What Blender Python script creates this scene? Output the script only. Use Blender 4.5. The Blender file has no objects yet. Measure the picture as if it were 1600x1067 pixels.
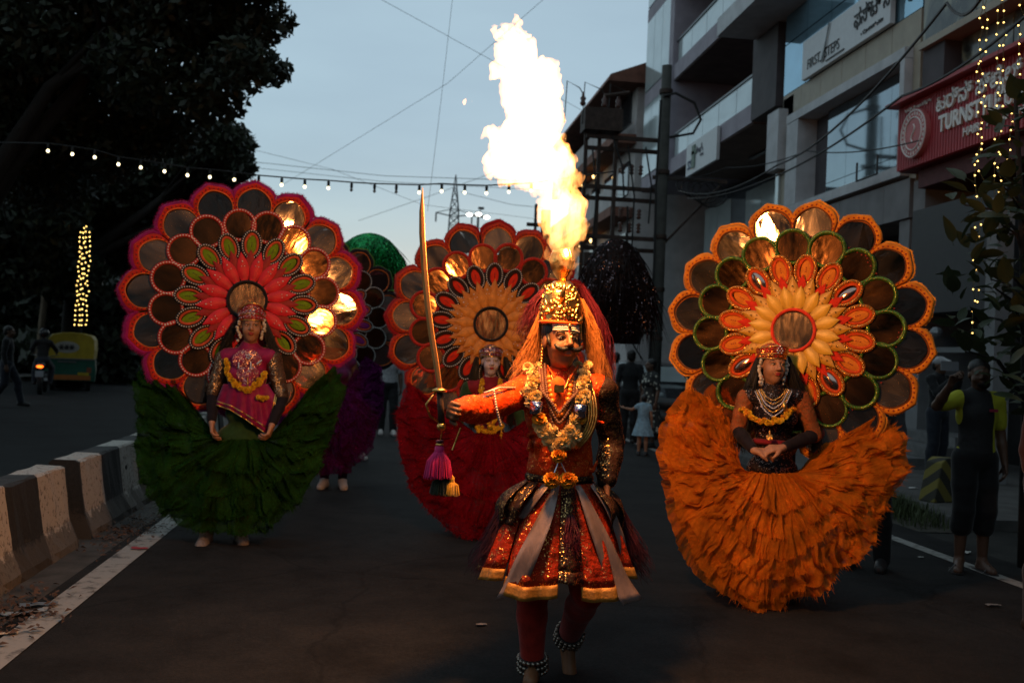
import bpy, math, random
import numpy as np
from mathutils import Vector, Matrix
random.seed(7); rng = np.random.default_rng(11)
SC = bpy.context.scene
COL = SC.collection
PI = math.pi

# ---------------------------------------------------------------- camera
FPX = 1555.0; CAM_H = 1.53
ROLL = math.radians(2.5); PITCH = math.atan(25 / 1555); YAW = math.radians(7)
fwd = Vector((math.sin(YAW) * math.cos(PITCH), math.cos(YAW) * math.cos(PITCH), math.sin(PITCH)))
right0 = Vector((math.cos(YAW), -math.sin(YAW), 0)); up0 = right0.cross(fwd)
cr = right0 * math.cos(ROLL) + up0 * math.sin(ROLL); cu = up0 * math.cos(ROLL) - right0 * math.sin(ROLL)
cam_data = bpy.data.cameras.new('camera'); cam = bpy.data.objects.new('camera', cam_data); COL.objects.link(cam)
cam.matrix_world = Matrix(((cr.x, cu.x, -fwd.x, 0), (cr.y, cu.y, -fwd.y, 0), (cr.z, cu.z, -fwd.z, CAM_H), (0, 0, 0, 1)))
cam_data.sensor_width = 36; cam_data.lens = 36 * FPX / 1600; cam_data.clip_end = 2000; cam_data.clip_start = 0.05
cam_data.dof.use_dof = True; cam_data.dof.focus_distance = 4.75; cam_data.dof.aperture_fstop = 3.2
SC.camera = cam

# ---------------------------------------------------------------- dusk sky, weak sun, exposure
world = bpy.data.worlds.new('World'); SC.world = world; world.use_nodes = True
wn = world.node_tree.nodes; wl = world.node_tree.links; wn.clear()
SUN_EL, SUN_ROT = math.radians(-1.2), math.radians(4)
sky = wn.new('ShaderNodeTexSky'); sky.sky_type = 'NISHITA'; sky.sun_disc = False
sky.sun_elevation = SUN_EL; sky.sun_rotation = SUN_ROT; sky.air_density = 1.0; sky.dust_density = 1.0; sky.ozone_density = 3.0
glow = wn.new('ShaderNodeMixRGB'); glow.blend_type = 'MULTIPLY'; glow.inputs[0].default_value = 1; glow.inputs[2].default_value = (4.6, 4.9, 3.7, 1); wl.new(sky.outputs[0], glow.inputs[1])
haze_mix = wn.new('ShaderNodeMixRGB'); haze_mix.blend_type = 'ADD'; haze_mix.inputs[0].default_value = 1; haze_mix.inputs[2].default_value = (3.55, 4.5, 4.75, 1)
wl.new(glow.outputs[0], haze_mix.inputs[1])
tc = wn.new('ShaderNodeTexCoord'); mp = wn.new('ShaderNodeMapping'); mp.inputs['Scale'].default_value = (1.6, 1.6, 6)
cn = wn.new('ShaderNodeTexNoise'); cn.inputs['Scale'].default_value = 1.5; cn.inputs['Detail'].default_value = 5; cn.inputs['Roughness'].default_value = .5
cramp = wn.new('ShaderNodeValToRGB'); cramp.color_ramp.elements[0].position = .4; cramp.color_ramp.elements[1].position = .72
cramp.color_ramp.elements[0].color = (1, 1, 1, 1); cramp.color_ramp.elements[1].color = (.86, .86, .885, 1)
cmul = wn.new('ShaderNodeMixRGB'); cmul.blend_type = 'MULTIPLY'; cmul.inputs[0].default_value = 1
wl.new(tc.outputs['Generated'], mp.inputs[0]); wl.new(mp.outputs[0], cn.inputs[0]); wl.new(cn.outputs[0], cramp.inputs[0])
wl.new(haze_mix.outputs[0], cmul.inputs[1]); wl.new(cramp.outputs[0], cmul.inputs[2])
bg = wn.new('ShaderNodeBackground'); bg.inputs[1].default_value = 0.1
wo = wn.new('ShaderNodeOutputWorld'); wl.new(cmul.outputs[0], bg.inputs[0]); wl.new(bg.outputs[0], wo.inputs[0])
sun_d = bpy.data.lights.new('sun', 'SUN'); sun_d.energy = 0.06; sun_d.angle = math.radians(25); sun_d.color = (1, .86, .74)
sun = bpy.data.objects.new('sun', sun_d); COL.objects.link(sun)
sdir = Vector((math.sin(SUN_ROT) * math.cos(SUN_EL + .12), math.cos(SUN_ROT) * math.cos(SUN_EL + .12), math.sin(SUN_EL + .12)))
sun.rotation_euler = sdir.to_track_quat('Z', 'Y').to_euler()
SC.view_settings.view_transform = 'Standard'; SC.view_settings.look = 'None'; SC.view_settings.exposure = 0.0; SC.view_settings.gamma = 1
SC.render.engine = 'CYCLES'
cy = SC.cycles; cy.use_denoising = True; cy.max_bounces = 6; cy.diffuse_bounces = 2; cy.glossy_bounces = 4; cy.transmission_bounces = 4
cy.transparent_max_bounces = 12; cy.sample_clamp_indirect = 6; cy.caustics_reflective = False; cy.caustics_refractive = False

# ---------------------------------------------------------------- pixel -> place helpers (each thing keeps its own distance)
C0 = np.array([0, 0, CAM_H]); F3 = np.array(fwd); R3 = np.array(cr); U3 = np.array(cu)
def ray(px, py): return F3 + R3 * ((px - 800) / FPX) - U3 * ((py - 533.5) / FPX)
def at(px, py, D): return C0 + ray(px, py) * D
def gnd(px, py, z=0):
    d = ray(px, py); return C0 + d * ((z - CAM_H) / d[2])
def onx(px, py, X):
    d = ray(px, py); return C0 + d * (X / d[0])
def V(*a): return np.array(a, float)

# ---------------------------------------------------------------- objects
def tag(o, label=None, cat=None, group=None, kind=None):
    if label: o['label'] = label
    if cat: o['category'] = cat
    if group: o['group'] = group
    if kind: o['kind'] = kind
    return o
def thing(name, label, cat, loc=(0, 0, 0), rz=0, group=None, kind=None):
    o = bpy.data.objects.new(name, None); COL.objects.link(o); o.location = loc; o.rotation_euler = (0, 0, rz); o.empty_display_size = .1
    return tag(o, label, cat, group, kind)
def link(name, me, parent=None, loc=None, rot=None):
    o = bpy.data.objects.new(name, me); COL.objects.link(o)
    if parent: o.parent = parent
    if loc is not None: o.location = loc
    if rot is not None: o.rotation_euler = rot
    return o
def copy_tree(o, parent=None):
    c = o.copy(); COL.objects.link(c)
    if parent: c.parent = parent
    for ch in o.children: copy_tree(ch, c)
    return c

class MB:
    """collects geometry for ONE mesh object"""
    def __init__(s): s.v = []; s.f = []; s.m = []; s.n = 0
    def add(s, verts, faces, mi=0):
        b = s.n; s.v.extend([tuple(map(float, p)) for p in verts]); s.n = len(s.v)
        s.f.extend([tuple(int(i) + b for i in f) for f in faces]); s.m.extend([mi] * len(faces))
    def box(s, c, d, rz=0, mi=0, M=None):
        x, y, z = [q / 2 for q in d]; co, si = math.cos(rz), math.sin(rz)
        vs = []
        for k in (-z, z):
            for (i, j) in ((-x, -y), (x, -y), (x, y), (-x, y)): vs.append((c[0] + i * co - j * si, c[1] + i * si + j * co, c[2] + k))
        s.add(vs, [(0, 3, 2, 1), (4, 5, 6, 7), (0, 1, 5, 4), (1, 2, 6, 5), (2, 3, 7, 6), (3, 0, 4, 7)], mi)
    def b2(s, a, b, mi=0):
        s.box([(a[i] + b[i]) / 2 for i in range(3)], [abs(b[i] - a[i]) for i in range(3)], 0, mi)
    def tube(s, pts, r, n=8, mi=0, caps=True, flat=1.0):
        pts = [np.array(p, float) for p in pts]; m = len(pts)
        rr = list(r) if hasattr(r, '__len__') else [r] * m
        vs = []; up = None
        for i in range(m):
            t = pts[min(i + 1, m - 1)] - pts[max(i - 1, 0)]; t = t / (np.linalg.norm(t) + 1e-9)
            if up is None:
                up = np.array([0, 0, 1.]) if abs(t[2]) < .9 else np.array([0, 1., 0])
            a = np.cross(up, t); a /= np.linalg.norm(a) + 1e-9; b = np.cross(t, a); up = b
            for k in range(n):
                q = 2 * PI * k / n; vs.append(pts[i] + a * math.cos(q) * rr[i] + b * math.sin(q) * rr[i] * flat)
        fs = [(i * n + k, i * n + (k + 1) % n, (i + 1) * n + (k + 1) % n, (i + 1) * n + k) for i in range(m - 1) for k in range(n)]
        if caps: fs += [tuple(range(n))[::-1], tuple((m - 1) * n + k for k in range(n))]
        s.add(vs, fs, mi)
    def lathe(s, prof, c=(0, 0, 0), n=16, mi=0, sx=1, sy=1, caps=True):
        vs = [(c[0] + r * math.cos(2 * PI * k / n) * sx, c[1] + r * math.sin(2 * PI * k / n) * sy, c[2] + z) for r, z in prof for k in range(n)]
        m = len(prof)
        fs = [(i * n + k, i * n + (k + 1) % n, (i + 1) * n + (k + 1) % n, (i + 1) * n + k) for i in range(m - 1) for k in range(n)]
        if caps: fs += [tuple(range(n))[::-1], tuple((m - 1) * n + k for k in range(n))]
        s.add(vs, fs, mi)
    def ball(s, c, r, n=8, m=5, mi=0, ax=(1, 1, 1)):
        vs = [(c[0], c[1], c[2] + r * ax[2])]
        for i in range(1, m):
            a = PI * i / m
            vs += [(c[0] + r * ax[0] * math.sin(a) * math.cos(2 * PI * k / n), c[1] + r * ax[1] * math.sin(a) * math.sin(2 * PI * k / n), c[2] + r * ax[2] * math.cos(a)) for k in range(n)]
        vs.append((c[0], c[1], c[2] - r * ax[2])); L = len(vs) - 1
        fs = [(0, 1 + k, 1 + (k + 1) % n) for k in range(n)]
        for i in range(m - 2):
            fs += [(1 + i * n + k, 1 + (i + 1) * n + k, 1 + (i + 1) * n + (k + 1) % n, 1 + i * n + (k + 1) % n) for k in range(n)]
        fs += [(L, 1 + (m - 2) * n + (k + 1) % n, 1 + (m - 2) * n + k) for k in range(n)]
        s.add(vs, fs, mi)
    def grid(s, P, mi=0, close=False):
        a, b = P.shape[:2]; vs = P.reshape(-1, 3); fs = []
        for i in range(a - 1):
            for j in range(b - (0 if close else 1)):
                k = (j + 1) % b; fs.append((i * b + j, i * b + k, (i + 1) * b + k, (i + 1) * b + j))
        s.add(vs, fs, mi)
    def prism(s, poly, axis, a, b, mi=0):
        """extrude 2D polygon: axis 'x' -> poly is (y,z); 'y' -> (x,z); 'z' -> (x,y)"""
        def p3(p, t): return {'x': (t, p[0], p[1]), 'y': (p[0], t, p[1]), 'z': (p[0], p[1], t)}[axis]
        n = len(poly); vs = [p3(p, a) for p in poly] + [p3(p, b) for p in poly]
        s.add(vs, [tuple(range(n))[::-1], tuple(range(n, 2 * n))] + [(i, (i + 1) % n, n + (i + 1) % n, n + i) for i in range(n)], mi)
    def band(s, outer, inner, y0, yb, mi=0, rnd=.25):
        """padded frame in the XZ plane between two matched outlines; front at y0 (towards -Y), back at yb"""
        o = np.array(outer); q = np.array(inner); n = len(o); rows = []
        ym = y0 + (yb - y0) * .45
        for t, y in ((0, yb), (0, ym), (rnd, y0), (1 - rnd, y0), (1, ym), (1, yb)):
            p = o + (q - o) * t; rows.append(np.stack([p[:, 0], np.full(n, y), p[:, 1]], 1))
        s.grid(np.array(rows), mi, close=True)
    def dome(s, poly, y0, yb, mi=0, rings=3, lift=.6):
        """pillow shaped plate over a star-shaped outline in XZ"""
        p = np.array(poly); c = p.mean(0); n = len(p); vs = []; fs = []
        for i, t in enumerate(np.linspace(0, 1, rings + 1)[:-1]):
            y = yb + (y0 - yb) * (math.sin(t * PI / 2) if i else 0); q = p + (c - p) * t ** 1.1
            vs += [(a, y, b) for a, b in q]
        vs.append((c[0], y0, c[1])); L = len(vs) - 1
        for i in range(rings - 1): fs += [(i * n + k, i * n + (k + 1) % n, (i + 1) * n + (k + 1) % n, (i + 1) * n + k) for k in range(n)]
        fs += [((rings - 1) * n + k, (rings - 1) * n + (k + 1) % n, L) for k in range(n)]
        s.add(vs, fs, mi)
    def mesh(s, name, mats, smooth=False):
        me = bpy.data.meshes.new(name); me.from_pydata(s.v, [], s.f)
        for m in (mats if isinstance(mats, (list, tuple)) else [mats]): me.materials.append(m)
        if any(s.m): me.polygons.foreach_set('material_index', s.m)
        if smooth: me.polygons.foreach_set('use_smooth', [True] * len(me.polygons))
        me.update(); return me
    def build(s, name, mats, parent=None, smooth=False, loc=None, rot=None):
        return link(name, s.mesh(name, mats, smooth), parent, loc, rot)

# ---------------------------------------------------------------- materials (all procedural)
MATS = {}
def newmat(name):
    m = bpy.data.materials.new(name); m.use_nodes = True; nt = m.node_tree; nt.nodes.clear()
    out = nt.nodes.new('ShaderNodeOutputMaterial'); return m, nt, nt.nodes, nt.links, out
def texco(nd, lk, kind='Object', scale=(1, 1, 1)):
    t = nd.new('ShaderNodeTexCoord'); mp = nd.new('ShaderNodeMapping'); mp.inputs['Scale'].default_value = scale
    lk.new(t.outputs[kind], mp.inputs[0]); return mp.outputs[0]
def noise(nd, lk, vec, sc, det=4, ro=.55):
    n = nd.new('ShaderNodeTexNoise'); n.inputs['Scale'].default_value = sc; n.inputs['Detail'].default_value = det; n.inputs['Roughness'].default_value = ro
    lk.new(vec, n.inputs['Vector']); return n.outputs[0]
def ramp(nd, lk, fac, stops):
    r = nd.new('ShaderNodeValToRGB'); e = r.color_ramp.elements
    while len(e) < len(stops): e.new(.5)
    for q, (p, c) in zip(e, stops): q.position = p; q.color = tuple(c) + (1,) if len(c) == 3 else c
    lk.new(fac, r.inputs[0]); return r.outputs[0]
def mul(c, k): return tuple(min(1, x * k) for x in c[:3])
def mat(name, col, rough=.7, metal=0, var=.25, sc=8, bump=.15, bsc=40, stretch=(1, 1, 1), sheen=0, spec=.4, trans=0, coat=0, bdist=.01):
    """principled with noise-varied colour and fine relief"""
    if name in MATS: return MATS[name]
    m, nt, nd, lk, out = newmat(name); p = nd.new('ShaderNodeBsdfPrincipled'); lk.new(p.outputs[0], out.inputs[0])
    vec = texco(nd, lk, 'Object', stretch)
    if var:
        c = ramp(nd, lk, noise(nd, lk, vec, sc), [(.3, mul(col, 1 - var)), (.7, mul(col, 1 + var))]); lk.new(c, p.inputs['Base Color'])
    else: p.inputs['Base Color'].default_value = tuple(col) + (1,)
    p.inputs['Roughness'].default_value = rough; p.inputs['Metallic'].default_value = metal; p.inputs['Specular IOR Level'].default_value = spec
    if sheen: p.inputs['Sheen Weight'].default_value = sheen; p.inputs['Sheen Roughness'].default_value = .4
    if coat: p.inputs['Coat Weight'].default_value = coat
    if bump:
        b = nd.new('ShaderNodeBump'); b.inputs['Strength'].default_value = bump; b.inputs['Distance'].default_value = bdist
        lk.new(noise(nd, lk, vec, bsc, 3), b.inputs['Height']); lk.new(b.outputs[0], p.inputs['Normal'])
    MATS[name] = m; return m
def emit(name, col, strength):
    if name in MATS: return MATS[name]
    m, nt, nd, lk, out = newmat(name); e = nd.new('ShaderNodeEmission'); e.inputs[0].default_value = tuple(col) + (1,); e.inputs[1].default_value = strength
    lk.new(e.outputs[0], out.inputs[0]); MATS[name] = m; return m
def sequin(name, col, glint, sc=90, frac=.5, rough=.28, tilt=.9, base_rough=.6, metal=1.0):
    """cloth sewn with tiny tilted metal discs"""
    if name in MATS: return MATS[name]
    m, nt, nd, lk, out = newmat(name); p = nd.new('ShaderNodeBsdfPrincipled'); lk.new(p.outputs[0], out.inputs[0])
    vec = texco(nd, lk); vo = nd.new('ShaderNodeTexVoronoi'); vo.inputs['Scale'].default_value = sc; lk.new(vec, vo.inputs['Vector'])
    big = noise(nd, lk, vec, sc * .12, 3)
    sep = nd.new('ShaderNodeSeparateColor'); lk.new(vo.outputs['Color'], sep.inputs[0])
    add = nd.new('ShaderNodeMath'); add.operation = 'ADD'; lk.new(sep.outputs[0], add.inputs[0]); lk.new(big, add.inputs[1])
    gt = nd.new('ShaderNodeMath'); gt.operation = 'GREATER_THAN'; gt.inputs[1].default_value = 1.5 - frac; lk.new(add.outputs[0], gt.inputs[0])
    vary = ramp(nd, lk, noise(nd, lk, vec, 14), [(.3, mul(col, .6)), (.7, mul(col, 1.25))])
    mx = nd.new('ShaderNodeMixRGB'); lk.new(gt.outputs[0], mx.inputs[0]); lk.new(vary, mx.inputs[1]); mx.inputs[2].default_value = tuple(glint) + (1,)
    lk.new(mx.outputs[0], p.inputs['Base Color'])
    mm = nd.new('ShaderNodeMath'); mm.operation = 'MULTIPLY'; mm.inputs[1].default_value = metal; lk.new(gt.outputs[0], mm.inputs[0]); lk.new(mm.outputs[0], p.inputs['Metallic'])
    rr = nd.new('ShaderNodeMapRange'); rr.inputs[3].default_value = base_rough; rr.inputs[4].default_value = rough; lk.new(gt.outputs[0], rr.inputs[0]); lk.new(rr.outputs[0], p.inputs['Roughness'])
    sb = nd.new('ShaderNodeVectorMath'); sb.operation = 'SUBTRACT'; sb.inputs[1].default_value = (.5, .5, .5); lk.new(vo.outputs['Color'], sb.inputs[0])
    s2 = nd.new('ShaderNodeVectorMath'); s2.operation = 'SCALE'; lk.new(sb.outputs[0], s2.inputs[0])
    k = nd.new('ShaderNodeMath'); k.operation = 'MULTIPLY'; k.inputs[1].default_value = tilt; lk.new(gt.outputs[0], k.inputs[0]); lk.new(k.outputs[0], s2.inputs['Scale'])
    ge = nd.new('ShaderNodeNewGeometry'); ad = nd.new('ShaderNodeVectorMath'); ad.operation = 'ADD'; lk.new(ge.outputs['Normal'], ad.inputs[0]); lk.new(s2.outputs[0], ad.inputs[1])
    no = nd.new('ShaderNodeVectorMath'); no.operation = 'NORMALIZE'; lk.new(ad.outputs[0], no.inputs[0]); bw = nd.new('ShaderNodeBump'); bw.inputs['Strength'].default_value = .7; bw.inputs['Distance'].default_value = .025; lk.new(noise(nd, lk, vec, 22, 3), bw.inputs['Height']); lk.new(no.outputs[0], bw.inputs['Normal']); lk.new(bw.outputs[0], p.inputs['Normal']); p.inputs['Specular IOR Level'].default_value = .15
    MATS[name] = m; return m
def tulle(name, col, alpha=.75, trans=.45):
    """sheer net: diffuse + translucent with gaps"""
    if name in MATS: return MATS[name]
    m, nt, nd, lk, out = newmat(name); vec = texco(nd, lk)
    c = ramp(nd, lk, noise(nd, lk, vec, 5, 5), [(.3, mul(col, .6)), (.72, mul(col, 1.3))])
    d = nd.new('ShaderNodeBsdfDiffuse'); t = nd.new('ShaderNodeBsdfTranslucent'); lk.new(c, d.inputs[0]); lk.new(c, t.inputs[0])
    mx = nd.new('ShaderNodeMixShader'); mx.inputs[0].default_value = trans; lk.new(d.outputs[0], mx.inputs[1]); lk.new(t.outputs[0], mx.inputs[2])
    bw = nd.new('ShaderNodeBump'); bw.inputs['Strength'].default_value = .4; bw.inputs['Distance'].default_value = .03; lk.new(noise(nd, lk, vec, 26, 4, .6), bw.inputs['Height']); lk.new(bw.outputs[0], d.inputs['Normal']); lk.new(bw.outputs[0], t.inputs['Normal'])
    tr = nd.new('ShaderNodeBsdfTransparent'); m2 = nd.new('ShaderNodeMixShader')
    a = ramp(nd, lk, noise(nd, lk, vec, 34, 3), [(.3, (alpha - .25,) * 3), (.7, (min(1, alpha + .25),) * 3)])
    lk.new(a, m2.inputs[0]); lk.new(tr.outputs[0], m2.inputs[1]); lk.new(mx.outputs[0], m2.inputs[2]); lk.new(m2.outputs[0], out.inputs[0])
    MATS[name] = m; return m
def foil(name, col=(.8, .62, .5), rough=.1, bump=.25, streak=(9, 9, 1.6)):
    """crumpled mirror film"""
    if name in MATS: return MATS[name]
    m, nt, nd, lk, out = newmat(name); p = nd.new('ShaderNodeBsdfPrincipled'); lk.new(p.outputs[0], out.inputs[0])
    vec = texco(nd, lk, 'Object', streak); ob = nd.new('ShaderNodeObjectInfo')
    av = nd.new('ShaderNodeVectorMath'); av.operation = 'MULTIPLY_ADD'; av.inputs[1].default_value = (1, 1, 1); cv = nd.new('ShaderNodeCombineXYZ')
    mk = nd.new('ShaderNodeMath'); mk.operation = 'MULTIPLY'; mk.inputs[1].default_value = 37; lk.new(ob.outputs['Random'], mk.inputs[0]); lk.new(mk.outputs[0], cv.inputs[0]); lk.new(mk.outputs[0], cv.inputs[2])
    lk.new(vec, av.inputs[0]); lk.new(cv.outputs[0], av.inputs[2])
    n1 = noise(nd, lk, av.outputs[0], 1.0, 3, .5); n2 = noise(nd, lk, av.outputs[0], 5, 3, .6)
    c = ramp(nd, lk, n2, [(.3, mul(col, .8)), (.65, col)]); lk.new(c, p.inputs['Base Color'])
    p.inputs['Metallic'].default_value = 1; lk.new(ramp(nd, lk, n2, [(.3, (rough * 1.8,) * 3), (.7, (rough * .7,) * 3)]), p.inputs['Roughness'])
    b = nd.new('ShaderNodeBump'); b.inputs['Strength'].default_value = bump; b.inputs['Distance'].default_value = .03; lk.new(n1, b.inputs['Height'])
    b2 = nd.new('ShaderNodeBump'); b2.inputs['Strength'].default_value = bump * .5; b2.inputs['Distance'].default_value = .0025; lk.new(n2, b2.inputs['Height']); lk.new(b.outputs[0], b2.inputs['Normal'])
    lk.new(b2.outputs[0], p.inputs['Normal'])
    g2 = nd.new('ShaderNodeBsdfAnisotropic'); g2.inputs['Roughness'].default_value = .42; lk.new(c, g2.inputs[0]); lk.new(b2.outputs[0], g2.inputs['Normal'])
    ms = nd.new('ShaderNodeMixShader'); rv = nd.new('ShaderNodeMath'); rv.operation = 'MULTIPLY'; lk.new(ramp(nd, lk, n1, [(.35, (.0,) * 3), (.7, (.16,) * 3)]), rv.inputs[0]); lk.new(ob.outputs['Random'], rv.inputs[1]); lk.new(rv.outputs[0], ms.inputs[0]); lk.new(p.outputs[0], ms.inputs[1]); lk.new(g2.outputs[0], ms.inputs[2]); lk.new(ms.outputs[0], out.inputs[0]); MATS[name] = m; return m

# ---------------------------------------------------------------- soft bodies: blended round cones meshed with surface nets
def vnoise(P, freq, seed):
    P = np.asarray(P, float) * freq; n = P.shape[1]; L = np.random.default_rng(seed).uniform(-1, 1, (64,) * n).astype(np.float32); i0 = np.floor(P).astype(int); f = P - i0; f = f * f * (3 - 2 * f); r = 0
    for c in range(2 ** n):
        o = [(c >> k) & 1 for k in range(n)]; w = 1
        for k in range(n): w = w * (f[:, k] if o[k] else 1 - f[:, k])
        r = r + w * L[tuple((i0[:, k] + o[k]) & 63 for k in range(n))]
    return r
def fbm(P, freq, seed=0, oct=3, gain=.5): return sum(vnoise(P, freq * 2.03 ** o, seed + o) * gain ** o for o in range(oct))
class SDF:
    def __init__(s): s.p = []
    def cone(s, a, b, ra, rb=None, k=.02, sub=False): s.p.append(('c', np.array(a, float), np.array(b, float), ra, ra if rb is None else rb, k, sub)); return s
    def chain(s, pts, rs, k=.02):
        for i in range(len(pts) - 1): s.cone(pts[i], pts[i + 1], rs[i], rs[i + 1], k)
        return s
    def ell(s, c, r, M=None, k=.02, sub=False): s.p.append(('e', np.array(c, float), np.array(r, float), np.eye(3) if M is None else np.array(M), None, k, sub)); return s
    def mesh(s, name, mats, h=.012, fine=(), regions=None, smooth=True, disp=None):
        lo = np.min([np.minimum(p[1], p[2]) - max(p[3], p[4]) if p[0] == 'c' else p[1] - p[2].max() for p in s.p], 0) - .03
        hi = np.max([np.maximum(p[1], p[2]) + max(p[3], p[4]) if p[0] == 'c' else p[1] + p[2].max() for p in s.p], 0) + .03
        ax = []
        for i in range(3):
            q = [lo[i]]
            while q[-1] < hi[i]:
                st = h
                for (c, hw, h2) in fine:
                    if c[i] - hw < q[-1] < c[i] + hw: st = min(st, h2)
                q.append(q[-1] + st)
            ax.append(np.array(q))
        G = np.full([len(a) for a in ax], 9.0)
        for p in s.p:
            m = .035 + p[5]
            if p[0] == 'c': bl = np.minimum(p[1], p[2]) - max(p[3], p[4]) - m; bh = np.maximum(p[1], p[2]) + max(p[3], p[4]) + m
            else: bl = p[1] - p[2].max() - m; bh = p[1] + p[2].max() + m
            ii = [slice(max(0, np.searchsorted(ax[i], bl[i]) - 1), np.searchsorted(ax[i], bh[i]) + 1) for i in range(3)]
            X, Y, Z = np.meshgrid(ax[0][ii[0]], ax[1][ii[1]], ax[2][ii[2]], indexing='ij')
            if X.size == 0: continue
            if p[0] == 'c':
                a, b, ra, rb = p[1:5]; d = b - a; L2 = max(d.dot(d), 1e-9)
                t = np.clip(((X - a[0]) * d[0] + (Y - a[1]) * d[1] + (Z - a[2]) * d[2]) / L2, 0, 1)
                v = np.sqrt((X - a[0] - t * d[0]) ** 2 + (Y - a[1] - t * d[1]) ** 2 + (Z - a[2] - t * d[2]) ** 2) - (ra + (rb - ra) * t)
            else:
                c, r, M = p[1:4]; D = np.stack([X - c[0], Y - c[1], Z - c[2]], -1) @ M
                k0 = np.sqrt(((D / r) ** 2).sum(-1)); k1 = np.sqrt(((D / (r * r)) ** 2).sum(-1)) + 1e-9; v = k0 * (k0 - 1) / k1
            g = G[tuple(ii)]; k = max(p[5], 1e-4)
            if p[6]:
                hh = np.clip(.5 - .5 * (g + v) / k, 0, 1); G[tuple(ii)] = g * (1 - hh) - v * hh + k * hh * (1 - hh)
            else:
                hh = np.clip(.5 + .5 * (g - v) / k, 0, 1); G[tuple(ii)] = g * (1 - hh) + v * hh - k * hh * (1 - hh)
        if disp is not None:
            m = np.argwhere(np.abs(G) < .16); P = np.stack([ax[i][m[:, i]] for i in range(3)], 1); G[tuple(m.T)] += disp(P)
        return nets(name, G, ax, mats, regions, smooth)
    def build(s, name, mats, parent=None, **kw): return link(name, s.mesh(name, mats, **kw), parent)
def nets(name, G, ax, mats, regions=None, smooth=True):
    I = G < 0; c8 = sum(I[i:I.shape[0] - 1 + i, j:I.shape[1] - 1 + j, k:I.shape[2] - 1 + k].astype(np.int8) for i in (0, 1) for j in (0, 1) for k in (0, 1))
    cell = np.argwhere((c8 > 0) & (c8 < 8)); ids = np.full(c8.shape, -1, np.int32); ids[tuple(cell.T)] = np.arange(len(cell))
    acc = np.zeros((len(cell), 3)); cnt = np.zeros(len(cell))
    cs = [(i, j, k) for i in (0, 1) for j in (0, 1) for k in (0, 1)]
    for a in cs:
        for d in range(3):
            if a[d]: continue
            b = list(a); b[d] = 1
            ia = cell + a; ib = cell + b; va = G[tuple(ia.T)]; vb = G[tuple(ib.T)]; m = (va < 0) != (vb < 0)
            t = np.where(m, va / np.where(m, va - vb, 1), 0)
            P = np.stack([ax[q][ia[:, q]] + (t * (ax[q][ib[:, q]] - ax[q][ia[:, q]]) if q == d else 0) for q in range(3)], 1)
            acc[m] += P[m]; cnt[m] += 1
    vs = acc / np.maximum(cnt, 1)[:, None]; F = []
    for d in range(3):
        e, f = [(1, 2), (2, 0), (0, 1)][d]
        sl = [slice(1, -1)] * 3; sl[d] = slice(0, None)
        n = G.shape; A = I.take(range(n[d] - 1), d); B = I.take(range(1, n[d]), d); ch = np.argwhere(A != B)
        ch = ch[(ch[:, e] > 0) & (ch[:, f] > 0) & (ch[:, e] < n[e] - 1) & (ch[:, f] < n[f] - 1)]
        if not len(ch): continue
        def cid(de, df):
            q = ch.copy(); q[:, e] += de; q[:, f] += df; return ids[tuple(q.T)]
        quad = np.stack([cid(-1, -1), cid(0, -1), cid(0, 0), cid(-1, 0)], 1); ins = I[tuple(ch.T)]
        quad[~ins] = quad[~ins][:, ::-1]; F.append(quad)
    F = np.concatenate(F); F = F[(F >= 0).all(1)]
    me = bpy.data.meshes.new(name); me.vertices.add(len(vs)); me.vertices.foreach_set('co', vs.ravel().astype(np.float32))
    me.loops.add(len(F) * 4); me.loops.foreach_set('vertex_index', F.ravel().astype(np.int32)); me.polygons.add(len(F))
    me.polygons.foreach_set('loop_start', np.arange(0, len(F) * 4, 4, dtype=np.int32)); me.update(calc_edges=True); me.validate()
    for m in (mats if isinstance(mats, (list, tuple)) else [mats]): me.materials.append(m)
    if smooth: me.polygons.foreach_set('use_smooth', [True] * len(me.polygons))
    if regions is not None:
        ctr = vs[F].mean(1); me.polygons.foreach_set('material_index', regions(ctr).astype(np.int32))
    me.update(); return me
def fbm1(x, seed=0, oct=4):
    x = np.asarray(x, float); r = np.zeros_like(x); a = 1.0
    for o in range(oct):
        g = np.random.default_rng(seed * 31 + o).normal(size=257); f = x * (2 ** o); i = np.floor(f).astype(int); t = f - i; t = t * t * (3 - 2 * t)
        r += a * (g[i % 257] * (1 - t) + g[(i + 1) % 257] * t); a *= .5
    return r * .5
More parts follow.
